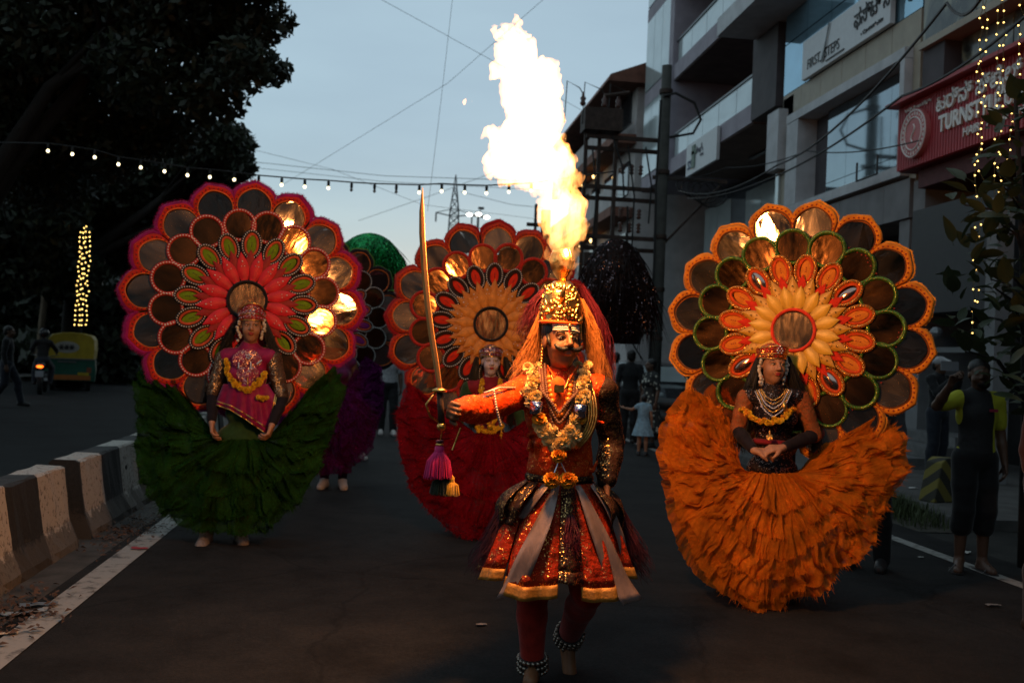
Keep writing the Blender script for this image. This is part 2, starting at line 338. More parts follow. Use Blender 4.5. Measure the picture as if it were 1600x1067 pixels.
# ================================================================ SETTING
def asphalt(name, col, patch=.5):
    m, nt, nd, lk, out = newmat(name); p = nd.new('ShaderNodeBsdfPrincipled'); lk.new(p.outputs[0], out.inputs[0])
    vec = texco(nd, lk); big = noise(nd, lk, vec, .35, 5, .6); fine = noise(nd, lk, vec, 60, 4, .7)
    mx = nd.new('ShaderNodeMixRGB'); mx.blend_type = 'MULTIPLY'; mx.inputs[0].default_value = 1
    lk.new(ramp(nd, lk, big, [(.3, mul(col, 1 - patch * .6)), (.7, mul(col, 1 + patch * .5))]), mx.inputs[1])
    lk.new(ramp(nd, lk, fine, [(.3, (.6, .6, .6)), (.75, (1.25, 1.25, 1.25))]), mx.inputs[2]); wp = nd.new('ShaderNodeVectorMath'); wp.operation = 'MULTIPLY_ADD'; wp.inputs[1].default_value = (.5, .5, .5); nz = nd.new('ShaderNodeTexNoise'); nz.inputs['Scale'].default_value = 1.3; nz.inputs['Detail'].default_value = 5; lk.new(vec, nz.inputs[0]); lk.new(nz.outputs['Color'], wp.inputs[0]); lk.new(vec, wp.inputs[2])
    vo = nd.new('ShaderNodeTexVoronoi'); vo.feature = 'DISTANCE_TO_EDGE'; vo.inputs['Scale'].default_value = .42; lk.new(wp.outputs[0], vo.inputs['Vector']); crack = ramp(nd, lk, vo.outputs['Distance'], [(.003, (.72, .72, .72)), (.008, (1, 1, 1))])
    spots = ramp(nd, lk, noise(nd, lk, vec, 1.7, 6, .7), [(.34, (.62, .6, .58)), (.5, (1, 1, 1)), (.66, (1.35, 1.3, 1.25))]); m3 = nd.new('ShaderNodeMixRGB'); m3.blend_type = 'MULTIPLY'; m3.inputs[0].default_value = 1; lk.new(mx.outputs[0], m3.inputs[1]); lk.new(crack, m3.inputs[2]); m4 = nd.new('ShaderNodeMixRGB'); m4.blend_type = 'MULTIPLY'; m4.inputs[0].default_value = 1; lk.new(m3.outputs[0], m4.inputs[1]); lk.new(spots, m4.inputs[2]); lk.new(m4.outputs[0], p.inputs['Base Color'])
    lk.new(ramp(nd, lk, big, [(.3, (.8,) * 3), (.7, (.95,) * 3)]), p.inputs['Roughness']); p.inputs['Specular IOR Level'].default_value = .12
    b = nd.new('ShaderNodeBump'); b.inputs['Strength'].default_value = .5; b.inputs['Distance'].default_value = .006; lk.new(noise(nd, lk, vec, 140, 2), b.inputs['Height']); lk.new(b.outputs[0], p.inputs['Normal'])
    return m
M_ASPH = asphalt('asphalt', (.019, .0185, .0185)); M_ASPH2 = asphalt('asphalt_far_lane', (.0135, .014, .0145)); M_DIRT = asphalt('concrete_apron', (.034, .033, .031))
def paint_line():
    m, nt, nd, lk, out = newmat('road_paint'); p = nd.new('ShaderNodeBsdfPrincipled'); lk.new(p.outputs[0], out.inputs[0]); vec = texco(nd, lk)
    n = noise(nd, lk, vec, 9, 6, .7); lk.new(ramp(nd, lk, n, [(.36, (.06, .055, .05)), (.5, (.27, .26, .24))]), p.inputs['Base Color']); p.inputs['Roughness'].default_value = .7; return m
M_PAINT = paint_line()
def sheet(name, x0, x1, y0, y1, z, m, kind='structure'):
    b = MB(); b.add([(x0, y0, z), (x1, y0, z), (x1, y1, z), (x0, y1, z)], [(0, 1, 2, 3)]); o = b.build(name, m); return tag(o, kind=kind)
sheet('ground', -300, 300, -150, 500, 0, M_DIRT)
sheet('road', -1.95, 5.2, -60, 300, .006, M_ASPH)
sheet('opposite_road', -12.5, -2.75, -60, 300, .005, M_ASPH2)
sheet('median_strip', -2.75, -1.95, -60, 300, .004, mat('median_dirt', (.05, .045, .04), .9, var=.5, sc=5))
sheet('lane_line', -1.87, -1.69, -20, 9.2, .012, M_PAINT)
sheet('lane_line', -1.87, -1.69, 12.4, 90, .012, M_PAINT)
sheet('edge_line', 4.66, 4.79, -20, 60, .012, M_PAINT)
# raised footpath on the right, kerb stones in front of it
M_CONC = mat('concrete', (.07, .066, .063), .9, var=.35, sc=3, bump=.4, bsc=30); M_KERB = mat('kerb_stone', (.06, .058, .055), .9, var=.4, sc=6, bump=.4)
b = MB(); b.prism([(5.85, 9.35), (30, 9.35), (30, 130), (5.85, 130)], 'z', -.05, .11); tag(b.build('footpath', M_CONC), kind='structure')
kerb = tag(link('kerb', None), kind='structure')
for i in range(40):
    b = MB(); y = 9.4 + i * .9; b.prism([(5.63 + random.uniform(-.015, .015), 0), (5.66, .125), (5.7, .145 + random.uniform(-.01, .01)), (5.845, .14), (5.845, 0)], 'y', y, y + .87)
    b.build('kerb_stone', M_KERB, kerb)
b = MB(); b.prism([(-14, -60), (-12.5, -60), (-12.5, 200), (-14, 200)], 'z', -.05, .15); tag(b.build('far_footpath', M_CONC), kind='structure')
b = MB(); b.prism([(-12.5, -60), (-12.3, -60), (-12.3, 200), (-12.5, 200)], 'z', -.05, .16); tag(b.build('far_kerb', mat('kerb_paint', (.2, .19, .17), .8, var=.6, sc=2)), kind='structure')
# dirt verge and grass between the edge line and the kerb
b = MB()
P = np.zeros((30, 10, 3))
for i in range(30):
    for j in range(10):
        y = 9.15 + i * .09; x = 5.2 + j * .055; w = math.sin(PI * i / 29) * math.sin(PI * min(1, j / 7) / 2); P[i, j] = (x, y, .008 + .1 * w + .02 * random.random() * w)
b.grid(P); tag(b.build('verge_mound', mat('verge_soil', (.04, .036, .028), .95, var=.5, sc=12, bump=.8), smooth=True), kind='structure')
def grass(name, pts, hmin, hmax, m, label, w=.006):
    b = MB()
    for (x, y, z) in pts:
        h = random.uniform(hmin, hmax); a = random.uniform(0, 2 * PI); l = random.uniform(.1, .6) * h; dx, dy = math.cos(a), math.sin(a); px, py = -dy * w, dx * w
        b.add([(x - px, y - py, z), (x + px, y + py, z), (x + dx * l * .4 + px * .6, y + dy * l * .4 + py * .6, z + h * .6), (x + dx * l * .4 - px * .6, y + dy * l * .4 - py * .6, z + h * .6), (x + dx * l, y + dy * l, z + h)], [(0, 1, 2, 3), (3, 2, 4)])
    return tag(b.build(name, m), label, 'grass', kind='stuff')
M_GRASS = mat('grass_blade', (.045, .06, .02), .7, var=.5, sc=6, bump=0)
def mound_z(x, y): return .1 * math.sin(PI * min(1, max(0, (y - 9.15) / 2.61))) * math.sin(PI * min(1, (x - 5.2) / .385) / 2)
pts = []
for i in range(2600):
    y = random.gauss(10.35, .55); x = random.gauss(5.45, .12)
    if 9.2 < y < 11.7 and 5.2 < x < 5.66: pts.append((x, y, mound_z(x, y)))
grass('verge_grass', pts, .05, .2, M_GRASS, 'dark tuft of grass along the kerb behind the yellow shirted man')

# ---------------------------------------------------------------- striped median blocks
def stripes(name, y0, phase):
    m, nt, nd, lk, out = newmat(name); p = nd.new('ShaderNodeBsdfPrincipled'); lk.new(p.outputs[0], out.inputs[0]); t = nd.new('ShaderNodeTexCoord'); vec = t.outputs['Object']
    sp = nd.new('ShaderNodeSeparateXYZ'); lk.new(vec, sp.inputs[0]); wob = noise(nd, lk, vec, 7, 3); wob2 = noise(nd, lk, vec, 30, 5, .7)
    a = nd.new('ShaderNodeMath'); a.operation = 'MULTIPLY_ADD'; a.inputs[1].default_value = .05; lk.new(wob, a.inputs[0]); lk.new(sp.outputs[1], a.inputs[2])
    d = nd.new('ShaderNodeMath'); d.operation = 'MULTIPLY_ADD'; d.inputs[1].default_value = 1 / 1.12; d.inputs[2].default_value = phase; lk.new(a.outputs[0], d.inputs[0])
    f = nd.new('ShaderNodeMath'); f.operation = 'FRACT'; lk.new(d.outputs[0], f.inputs[0]); g = nd.new('ShaderNodeMath'); g.operation = 'GREATER_THAN'; g.inputs[1].default_value = .5; lk.new(f.outputs[0], g.inputs[0])
    mx = nd.new('ShaderNodeMixRGB'); lk.new(g.outputs[0], mx.inputs[0])
    lk.new(ramp(nd, lk, wob2, [(.3, (.006, .006, .006)), (.7, (.02, .019, .018))]), mx.inputs[1]); lk.new(ramp(nd, lk, wob2, [(.36, (.07, .06, .05)), (.46, (.38, .35, .31))]), mx.inputs[2])
    # splashed dirt towards the foot with a ragged edge
    dz = nd.new('ShaderNodeMath'); dz.operation = 'MULTIPLY_ADD'; dz.inputs[1].default_value = -.36; lk.new(noise(nd, lk, vec, 11, 6, .75), dz.inputs[0]); lk.new(sp.outputs[2], dz.inputs[2])
    k = ramp(nd, lk, dz.outputs[0], [(-.0, (.8, .8, .8)), (.03, (0, 0, 0))]); m2 = nd.new('ShaderNodeMixRGB'); lk.new(k, m2.inputs[0]); lk.new(mx.outputs[0], m2.inputs[1]); m2.inputs[2].default_value = (.05, .043, .036, 1)
    lk.new(m2.outputs[0], p.inputs['Base Color']); p.inputs['Roughness'].default_value = .8
    bu = nd.new('ShaderNodeBump'); bu.inputs['Strength'].default_value = .4; bu.inputs['Distance'].default_value = .01; lk.new(wob2, bu.inputs['Height']); lk.new(bu.outputs[0], p.inputs['Normal']); return m
def barrier(y0, L, phase, label, grp):
    t = thing('median_barrier', label, 'barrier', (-2.42, y0, 0), 0, grp)
    prof = [(-.23, 0), (-.225, .06), (-.165, .2), (-.105, .585), (-.085, .6), (.085, .6), (.105, .585), (.165, .2), (.225, .06), (.23, 0)]
    n = 24; P = np.zeros((n, len(prof), 3))
    for i in range(n):
        for j, (x, z) in enumerate(prof):
            w = .006 * math.sin(i * 1.7 + j * 2.1) + random.uniform(-.004, .004); P[i, j] = (x + w, L * i / (n - 1), z + (random.uniform(-.004, .004) if z > 0 else 0))
    b = MB(); b.grid(P); k = len(prof); b.add(P[0], [tuple(range(k))]); b.add(P[-1], [tuple(range(k))[::-1]])
    b.build('block', stripes('barrier_paint', 0, phase), t)
    h = MB(); h.tube([(.13, L * .44, .4), (.138, L * .44, .4)], .02, 10); h.build('lifting_hole', mat('hole_dark', (.02, .018, .016), .9, var=0, bump=0), t)
    return t
GB = 'striped concrete blocks along the median'
barrier(1.4, 3.1, .1, 'black and white striped concrete block, nearest the camera at the left edge', GB)
barrier(4.62, 3.02, .3, 'striped concrete block nearest the litter, just before the gap', GB)
barrier(7.95, 3.0, .45, 'worn striped concrete block beside the green skirted performer', GB)
for i, yy in enumerate((11.1, 14.25, 17.4)):
    barrier(yy, 3.0, .2 * i, ['striped concrete block behind the green skirted performer', 'second striped block beyond the green skirt', 'farthest striped median block before the opening'][i], GB)

# ---------------------------------------------------------------- litter
M_LEAF_D = mat('dry_leaf', (.07, .038, .024), .8, var=.6, sc=9, bump=0)
def leaf_litter(n, cx, cy, sx, sy, label, m, smin=.008, smax=.03):
    b = MB()
    for i in range(n):
        x = random.gauss(cx, sx); y = random.gauss(cy, sy)
        if not -2.19 < x < -1.35: continue
        s = random.uniform(smin, smax); a = random.uniform(0, PI); c, q = math.cos(a), math.sin(a); z = .014 + random.uniform(0, .02); l = s * random.uniform(.25, .6)
        b.add([(x - c * s, y - q * s, z), (x - q * l, y + c * l, z + random.uniform(0, .02)), (x + c * s, y + q * s, z + random.uniform(0, .015)), (x + q * l, y - c * l, z + .006)], [(0, 1, 2, 3)])
    return tag(b.build('leaf_litter', m), label, 'litter', kind='stuff')
leaf_litter(420, -2.02, 5.6, .13, .35, 'dry leaves and twigs swept against the nearest striped block', M_LEAF_D)
leaf_litter(420, -2.02, 8.3, .13, .4, 'dead leaves gathered at the gap between striped blocks', M_LEAF_D)
leaf_litter(120, -1.95, 9.4, .12, .4, 'pale leaf scraps by the green skirt hem', mat('pale_scrap', (.12, .115, .1), .8, var=.4, bump=0), .008, .022)
def scrap(px, py, w, d, a, col, label, name='paper_scrap', cat='litter', z=.016):
    p = gnd(px, py, z); n = 5; P = np.zeros((n, n, 3)); ca, sa = math.cos(a), math.sin(a)
    for i in range(n):
        for j in range(n):
            u = (i / (n - 1) - .5) * w; v = (j / (n - 1) - .5) * d * (1 - .3 * random.random()); P[i, j] = (p[0] + u * ca - v * sa, p[1] + u * sa + v * ca, z + random.uniform(0, .18) * min(w, d))
    b = MB(); b.grid(P); return tag(b.build(name, mat('scrap_%d' % int(sum(col) * 1e5), col, .7, var=.2, bump=0), smooth=True), label, cat)
scrap(35, 958, .22, .09, .5, (.2, .24, .27), 'crumpled grey blue plastic sheet lying by the white lane line', 'plastic_sheet')
scrap(60, 945, .2, .07, .2, (.1, .13, .16), 'dark blue plastic wrapper beside the grey sheet', 'plastic_sheet')
scrap(4, 962, .07, .05, 1, (.05, .32, .3), 'small teal plastic scrap at the left edge', 'plastic_sheet')
scrap(8, 990, .12, .04, .3, (.45, .36, .26), 'pale cardboard strip at the left edge of the lane line', 'cardboard_strip')
scrap(218, 857, .12, .07, .1, (.3, .03, .04), 'small red wrapper lying on the white lane line', 'red_wrapper')
scrap(1427, 762, .14, .06, .4, (.6, .58, .55), 'white paper scrap on the forecourt beside the yellow block', z=.125)
scrap(1510, 863, .12, .06, .8, (.5, .48, .45), 'white scrap on the gutter beside the yellow shirted man')
scrap(1551, 945, .1, .05, 0, (.2, .19, .18), 'pale paper scrap on the road at lower right')
scrap(1438, 870, .05, .04, .3, (.35, .34, .32), 'tiny pale scrap on road left of the sandalled feet')
scrap(752, 975, .06, .04, .3, (.16, .14, .13), 'tiny scrap on asphalt near the flame bearer\'s front foot')

# ---------------------------------------------------------------- buildings on the right
BX = 9.0
M_GLASS_L = mat('pale_glass', (.5, .57, .58), .1, .25, var=.12, sc=1.2, bump=0, spec=.8)
M_GLASS_B = mat('blue_glass', (.27, .46, .58), .05, .7, var=.2, sc=.6, bump=.05, bsc=1.5, spec=1.0)
M_GLASS_D = mat('dark_glass', (.03, .035, .04), .05, var=.3, sc=1, bump=.04, bsc=1.2, spec=.9)
M_GLASS_W = mat('grey_mirror_glass', (.3, .36, .4), .06, .85, var=.1, sc=.8, bump=.03, bsc=1.0)
M_MAUVE = mat('mauve_plaster', (.31, .28, .325), .75, var=.15, sc=2, bump=.2)
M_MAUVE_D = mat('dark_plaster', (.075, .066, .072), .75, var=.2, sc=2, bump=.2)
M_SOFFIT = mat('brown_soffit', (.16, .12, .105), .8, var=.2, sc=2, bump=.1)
M_TAN = mat('tan_panel', (.34, .3, .235), .55, var=.12, sc=3, bump=.1); M_STONE = mat('grey_stone', (.46, .47, .49), .6, var=.15, sc=3, bump=.15)
M_FRAME = mat('alu_frame', (.2, .21, .22), .4, .6, var=.1, bump=0); M_FRAME_D = mat('dark_frame', (.03, .03, .032), .5, var=.1, bump=0)
M_GREY = mat('grey_wall', (.2, .2, .205), .8, var=.2, sc=2, bump=.2); M_BLACKV = mat('shop_shade', (.02, .02, .021), .8, var=.2, bump=0)  # near-black stands for the unlit shop interior, its shade put into the colour
M_SIGNW = mat('sign_white', (.6, .62, .64), .5, var=.05, bump=0)
def part(name, m, par, boxes, smooth=False):
    b = MB()
    for a, c in boxes: b.b2(a, c)
    return b.build(name, m, par)
def text3(name, body, par, x, y, z, size, m, ext=.02, sx=1.0, shear=0, bold=0.0):
    """raised lettering on a facade of constant x, read from the street"""
    cu_ = bpy.data.curves.new(name, 'FONT'); cu_.body = body; cu_.size = size; cu_.extrude = ext; cu_.materials.append(m); cu_.shear = shear; cu_.offset = bold
    cu_.resolution_u = 3; o = bpy.data.objects.new(name, cu_); COL.objects.link(o)
    me = bpy.data.meshes.new_from_object(o.evaluated_get(bpy.context.evaluated_depsgraph_get())); bpy.data.objects.remove(o)
    o = bpy.data.objects.new(name, me); COL.objects.link(o); o.parent = par; o.location = (x, y, z); o.rotation_euler = (PI / 2, 0, -PI / 2); o.scale = (sx, 1, 1); return o

def marks(par, x, y0, y1, z, h, m, n, seed):
    """lettering too small to read: a row of uneven strokes"""
    g = random.Random(seed); b = MB()
    for i in range(n):
        y = y0 + (y1 - y0) * (i + .5) / n; w = abs(y1 - y0) / n
        for k in range(2): b.box((x, y + g.uniform(-.2, .2) * w, z + h * g.uniform(.2, .8)), (.012, w * g.uniform(.2, .75), h * g.uniform(.15, .6)))
    tag(b.build('small_print', m, par), kind='stuff')
# --- dark balcony building, y 22.9..36
t = thing('balcony_building', 'tall dark mauve building with recessed glass railed balconies', 'building', (BX, 29, 0))
def q(a, c): return ((a[0] - 0, a[1] - 29, a[2]), (c[0], c[1] - 29, c[2]))   # x relative to facade plane, y absolute
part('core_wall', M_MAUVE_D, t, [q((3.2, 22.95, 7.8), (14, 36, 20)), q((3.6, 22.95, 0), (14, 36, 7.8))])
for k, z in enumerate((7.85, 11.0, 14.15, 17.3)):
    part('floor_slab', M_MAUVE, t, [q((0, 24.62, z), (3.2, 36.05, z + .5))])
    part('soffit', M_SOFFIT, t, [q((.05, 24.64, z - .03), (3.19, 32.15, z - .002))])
    for j in range(5):
        y0 = 24.7 + j * 1.48
        part('balcony_pane', M_GLASS_L, t, [q((.1, y0, z + .51), (.13, y0 + 1.45, z + 1.28))])
    part('handrail', M_FRAME, t, [q((.06, 24.65, z + 1.285), (.17, 32.2, z + 1.33))])
    part('balcony_door', M_GLASS_D, t, [q((3.12, 26.2, z + .5), (3.18, 29.4, z + 2.6))])
    part('downlight_bar', M_FRAME, t, [q((1.4, 27, z - .1), (1.55, 28.6, z - .04))])
    for j in range(3):
        y0 = 32.75 + j * 1.08
        part('corner_pane', M_GLASS_L, t, [q((-.02, y0, z + .53), (.04, y0 + 1.05, z + 3.12))])
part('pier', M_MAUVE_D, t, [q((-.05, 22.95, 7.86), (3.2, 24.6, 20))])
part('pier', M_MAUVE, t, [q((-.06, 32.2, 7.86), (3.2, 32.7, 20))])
part('lower_glazing', M_GLASS_W, t, [q((2.6, 22.98, 6.3), (3.55, 35.9, 7.78))])
for j in range(9):
    part('lower_pane', M_GLASS_L if j % 3 else M_GLASS_W, t, [q((2.4, 23 + j * 1.42, 4.9), (2.5, 24.38 + j * 1.42, 7.3))])
part('fascia_band', M_GREY, t, [q((1.9, 23, 3.4), (3.6, 36, 3.75))])
sg = part('fascia_sign', mat('fascia_blue', (.3, .31, .38), .6, var=.2, sc=1, bump=0), t, [q((1.7, 26, 3.8), (1.88, 34.5, 4.75))])
M_LBL = mat('letter_blue', (.06, .06, .14), .6, var=.2, bump=0); marks(t, 1.69, 4.6, 3.2, 4.3, .32, M_LBL, 7, 1); marks(t, 1.69, 2.9, .2, 4.1, .5, M_LBL, 9, 2); marks(t, 1.69, -.2, -2.4, 4.2, .45, M_LBL, 8, 3)
text3('sign_letters', 'UE', t, 1.69, 3.2, 3.92, .75, M_FRAME, .01)
for j in range(8): # downlights by the fascia
    b = MB(); b.ball((1.5, -1.2 - j * .33 , 5.35 + .004 * j), .035, 8, 5); b.build('downlight', emit('downlight_glow', (1, .72, .35), 3.5), t)
st = part('sign_board', M_SIGNW, t, [q((-.12, 27.05, 7.35), (-.03, 29.95, 8.3))])
text3('sign_letters', 'ss', t, -.121, .78, 7.52, .6, mat('letter_teal', (.06, .1, .16), .6, var=0, bump=0), .02)
b = MB(); b.b2((-.16, .02, 7.5), (-.125, .3, 8.18)); b.b2((-.16, -.12, 7.9), (-.126, .34, 8.0)); b.build('sign_emblem', mat('emblem_sage', (.14, .2, .16), .6, var=.2, bump=0), t)
M_LGR = mat('letter_grey', (.1, .1, .13), .6, var=.2, bump=0); marks(t, -.13, -.1, -.72, 7.85, .24, M_LGR, 6, 5); marks(t, -.13, -.45, -.75, 7.68, .14, M_LGR, 4, 6)

# --- tan and blue glass building, y 16.3..22.9
t = thing('glass_front_building', 'tan and blue glass shop building with a stone framed window', 'building', (BX, 19.6, 0))
def q(a, c): return ((a[0], a[1] - 19.6, a[2]), (c[0], c[1] - 19.6, c[2]))
part('core_wall', M_MAUVE_D, t, [q((.9, 16.35, 4.3), (14, 22.9, 20)), q((3.0, 16.35, 0), (14, 22.9, 4.25))])
for j in range(5):        # blue glass storeys in separate panes
    for k in range(4):
        part('blue_pane', M_GLASS_B, t, [q((.02, 16.4 + j * 1.25, 8.0 + k * 1.22), (.08, 17.62 + j * 1.25, 9.19 + k * 1.22))])
part('mullion_back', M_FRAME_D, t, [q((.09, 16.4, 7.95), (.88, 22.7, 20))])
part('white_canopy', M_STONE, t, [q((-1.1, 21.4, 9.9), (1.2, 24.4, 10.35))])
for j in range(6): part('tan_panel', M_TAN, t, [q((0, 16.4 + j * 1.03, 7.36), (.3, 17.415 + j * 1.03, 7.97))])
for k in range(4): part('tan_panel', M_TAN, t, [q((0, 21.96, 4.3 + k * .9), (.3, 22.55, 5.19 + k * .9)), ])
part('tan_panel', M_TAN, t, [q((0, 16.38, 4.35), (.3, 16.62, 7.35))])
part('corner_trim', M_GLASS_L, t, [q((-.05, 22.56, 4.3), (.3, 22.75, 7.6))]); part('corner_plate', M_STONE, t, [q((-.25, 22.2, 6.2), (-.02, 22.9, 7.6))])
for a_, c_ in (((-.16, 16.64, 7.16), (.6, 21.94, 7.35)), ((-.16, 16.64, 5.05), (.6, 21.94, 5.24)), ((-.15, 16.64, 5.25), (.6, 16.8, 7.15)), ((-.15, 21.3, 5.25), (.6, 21.93, 7.15))): part('window_surround', M_STONE, t, [q(a_, c_)])
part('window_reveal', M_MAUVE_D, t, [q((.3, 20.5, 5.26), (.62, 21.29, 7.14))])
for j in range(4): part('window_pane', M_GLASS_W, t, [q((.2, 16.82 + j * .92, 5.58), (.26, 17.73 + j * .92, 7.14))]); part('window_pane', M_GLASS_W, t, [q((.2, 16.82 + j * .92, 5.26), (.26, 17.73 + j * .92, 5.565))])
for j in range(7): part('fascia_panel', M_GREY, t, [q((-.1, 16.4 + j * .92, 4.28), (.85, 17.31 + j * .92, 4.97))])
part('shop_shade_block', M_BLACKV, t, [q((1.5, 16.5, .1), (2.9, 22.8, 4.27))])
for y in (16.45, 22.5): part('shop_pillar', M_GREY, t, [q((-.05, y, .1), (.5, y + .35, 4.26))])
part('shutter_frame', M_FRAME_D, t, [q((.8, 16.85, 3.0), (1.0, 22.4, 3.12)), q((.8, 18.6, .1), (.95, 18.72, 3.0)), q((.8, 20.8, .1), (.95, 20.92, 3.0))])
part('sign_board', M_SIGNW, t, [q((-.12, 17.3, 7.99), (-.02, 21.25, 8.85))])
M_LET = mat('letter_black', (.02, .02, .02), .5, var=0, bump=0)
text3('sign_letters', 'FIRST', t, -.121, 1.38, 8.16, .31, M_LET, .012, .92); text3('sign_letters', 'STEPS', t, -.121, .5, 8.16, .31, M_LET, .012, .92)
b = MB(); b.add([(-.15, .62, 8.12), (-.15, .5, 8.1), (-.15, .3, 8.85), (-.15, .22, 8.87)], [(0, 1, 2, 3)]); b.add([(-.15, .9, 8.25), (-.15, .85, 8.22), (-.15, .55, 8.08), (-.15, .6, 8.14)], [(0, 1, 2, 3)]); b.build('sign_tick', M_LET, t)
b = MB(); b.b2((-.14, -.45, 8.06), (-.122, .4, 8.085)); b.build('sign_rule', M_LET, t)
text3('sign_letters', 'ಫಸ್ಟ್ ಸ್ಟೆಪ್ಸ್', t, -.121, -.85, 8.35, .46, M_LET, .02, .8); marks(t, -.13, -1.15, -2.05, 8.1, .1, M_LET, 14, 7)
text3('sign_letters', 'Vokkia', t, -.101, 1.75, 4.52, .45, mat('letter_bronze', (.03, .028, .026), .4, .5, var=0, bump=0), .03); marks(t, -.11, 1.2, .45, 4.36, .1, M_LET, 8, 8)
b = MB(); b.tube([(-.36, -2.5, 5.5), (-.36, -2.5, 5.15)], .02); b.tube([(-.36, -2.5, 5.15), (-.36, -1.7, 5.15)], .02); b.tube([(-.36, -1.7, 5.15), (-.36, -1.7, 5.5)], .02); b.build('cable_bracket', M_FRAME_D, t)
# --- salon building with red ribbed sign, y 9.5..16.3
t = thing('salon_building', 'shop building with a red ribbed sign and large poster windows', 'building', (BX, 13.4, 0))
def q(a, c): return ((a[0], a[1] - 13.4, a[2]), (c[0], c[1] - 13.4, c[2]))
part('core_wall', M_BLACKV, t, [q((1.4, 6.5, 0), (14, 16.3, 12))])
part('pilaster', M_GREY, t, [q((-.06, 15.95, .1), (1.4, 16.33, 4.9))]); part('pilaster', M_MAUVE_D, t, [q((.0, 15.62, 6.3), (1.4, 16.3, 7.2))]); part('pilaster', M_GREY, t, [q((-.06, 9.3, .1), (1.4, 9.8, 9))])
def poster(name, seed):
    m, nt, nd, lk, out = newmat(name); p = nd.new('ShaderNodeBsdfPrincipled'); lk.new(p.outputs[0], out.inputs[0]); vec = texco(nd, lk, 'Object', (1, 1.4, 1)); mp2 = nd.new('ShaderNodeVectorMath'); mp2.operation = 'ADD'; mp2.inputs[1].default_value = (seed, seed * 2, seed); lk.new(vec, mp2.inputs[0])
    n = nd.new('ShaderNodeTexNoise'); n.inputs['Scale'].default_value = 1.1; n.inputs['Detail'].default_value = 3; n.inputs['Distortion'].default_value = 1.2; lk.new(mp2.outputs[0], n.inputs[0])
    lk.new(ramp(nd, lk, n.outputs[0], [(.36, (.025, .026, .022)), (.46, (.07, .075, .06)), (.54, (.22, .21, .14)), (.62, (.12, .13, .12)), (.7, (.04, .04, .04))]), p.inputs['Base Color']); p.inputs['Roughness'].default_value = .15; return m
for j in range(4):
    part('poster_panel', poster('poster_print', 3.1 + j * 2.7), t, [q((.25, 9.9 + j * 1.41, 6.22), (.3, 11.28 + j * 1.41, 7.15))])
    part('poster_panel', poster('poster_print', 5.3 + j * 1.7), t, [q((-.02, 9.9 + j * 1.6, 7.3), (.03, 11.48 + j * 1.6, 9.2))])
part('poster_frame', M_FRAME_D, t, [q((.31, 9.8, 6.1), (1.38, 15.6, 7.19))]); part('ledge', M_TAN, t, [q((-.1, 9.8, 7.17), (1.38, 16.28, 7.29))])
part('upper_wall', M_GREY, t, [q((.04, 9.8, 7.3), (1.38, 16.28, 12))])
part('sign_cap', mat('sign_red_cap', (.36, .035, .04), .5, var=.15, bump=0), t, [q((-.6, 9.0, 6.14), (.2, 16.42, 6.2))])
M_RED = mat('sign_red', (.4, .045, .055), .55, var=.15, sc=3, bump=0)
part('sign_back', mat('sign_red_dark', (.16, .012, .016), .6, var=.1, bump=0), t, [q((-.35, 9.1, 5.02), (.18, 16.3, 6.135))])
rib = MB(); rib.b2((-.42, -.026, 0), (-.352, .026, 1.1)); ribm = rib.mesh('sign_rib', M_RED)
for j in range(88): link('sign_rib', ribm, t, (0, 9.2 - 13.4 + j * .081, 5.03))
M_LW = mat('letter_white', (.75, .73, .7), .5, var=0, bump=0)
text3('sign_letters', 'ಟರ್ನ್ ಸ್ಟೈಲ್ ಯುನಿಸೆಕ್ಸ್', t, -.43, 1.62, 5.76, .36, M_LW, .03, .98, bold=.006)
text3('sign_letters', 'TURNSTYLE UNISEX', t, -.43, 1.52, 5.42, .36, M_LW, .03, .84, bold=.01)
text3('sign_letters', 'HAIR', t, -.43, .85, 5.2, .2, M_LW, .02); marks(t, -.44, .28, -.3, 5.22, .1, M_LW, 5, 9); text3('sign_letters', 'NAILS', t, -.43, -.5, 5.2, .2, M_LW, .02); marks(t, -.44, 2.62, 1.8, 5.98, .07, M_LW, 22, 10)
b = MB(); b.tube([(-.42, 2.22, 5.55), (-.5, 2.22, 5.55)], .41, 40); b.build('sign_roundel', mat('roundel_pink', (.5, .14, .14), .5, var=.1, bump=0), t)
b = MB()
for r in (.385, .27):
    b.tube([(-.505, 2.22 + r * math.cos(a), 5.55 + r * math.sin(a)) for a in np.linspace(0, 2 * PI, 41)], .012, 5)
for k in range(26):
    a = 2 * PI * k / 26; b.box((-.505, 2.22 + .33 * math.cos(a), 5.55 + .33 * math.sin(a)), (.01, .025, .055 if k % 3 else .03))
b.tube([(-.505, 2.22 + .05 * math.sin(i * .5), 5.4 + i * .025) for i in range(13)], .014, 5); b.build('roundel_print', M_LW, t)
part('sign_bracket', M_FRAME_D, t, [q((-.3, 16.2, 6.2), (-.1, 16.6, 6.32))])
part('awning_beam', mat('maroon_beam', (.1, .03, .03), .7, bump=0), t, [q((-.2, 9.8, 4.7), (1.3, 15.94, 5.0))])
part('roller_box', M_FRAME_D, t, [q((-.3, 13.3, 2.55), (1.2, 15.9, 4.3))]); part('shop_glass', M_GLASS_D, t, [q((.6, 9.9, .1), (.66, 13.2, 4.2))]); part('handrail', M_FRAME, t, [q((-.5, 12.9, 1.9), (-.42, 16, 1.98))])
part('shop_post', M_GREY, t, [q((-.9, 12.55, .1), (-.66, 12.8, 4.0))])
part('lit_panel', emit('shop_glow', (1, .3, .1), .16), t, [q((.5, 11.4, 1.7), (.58, 12.4, 2.45))])
b = MB(); b.ball((-.55, 1.2, 2.2), .1, 10, 6); b.build('globe_lamp', M_FRAME, t)
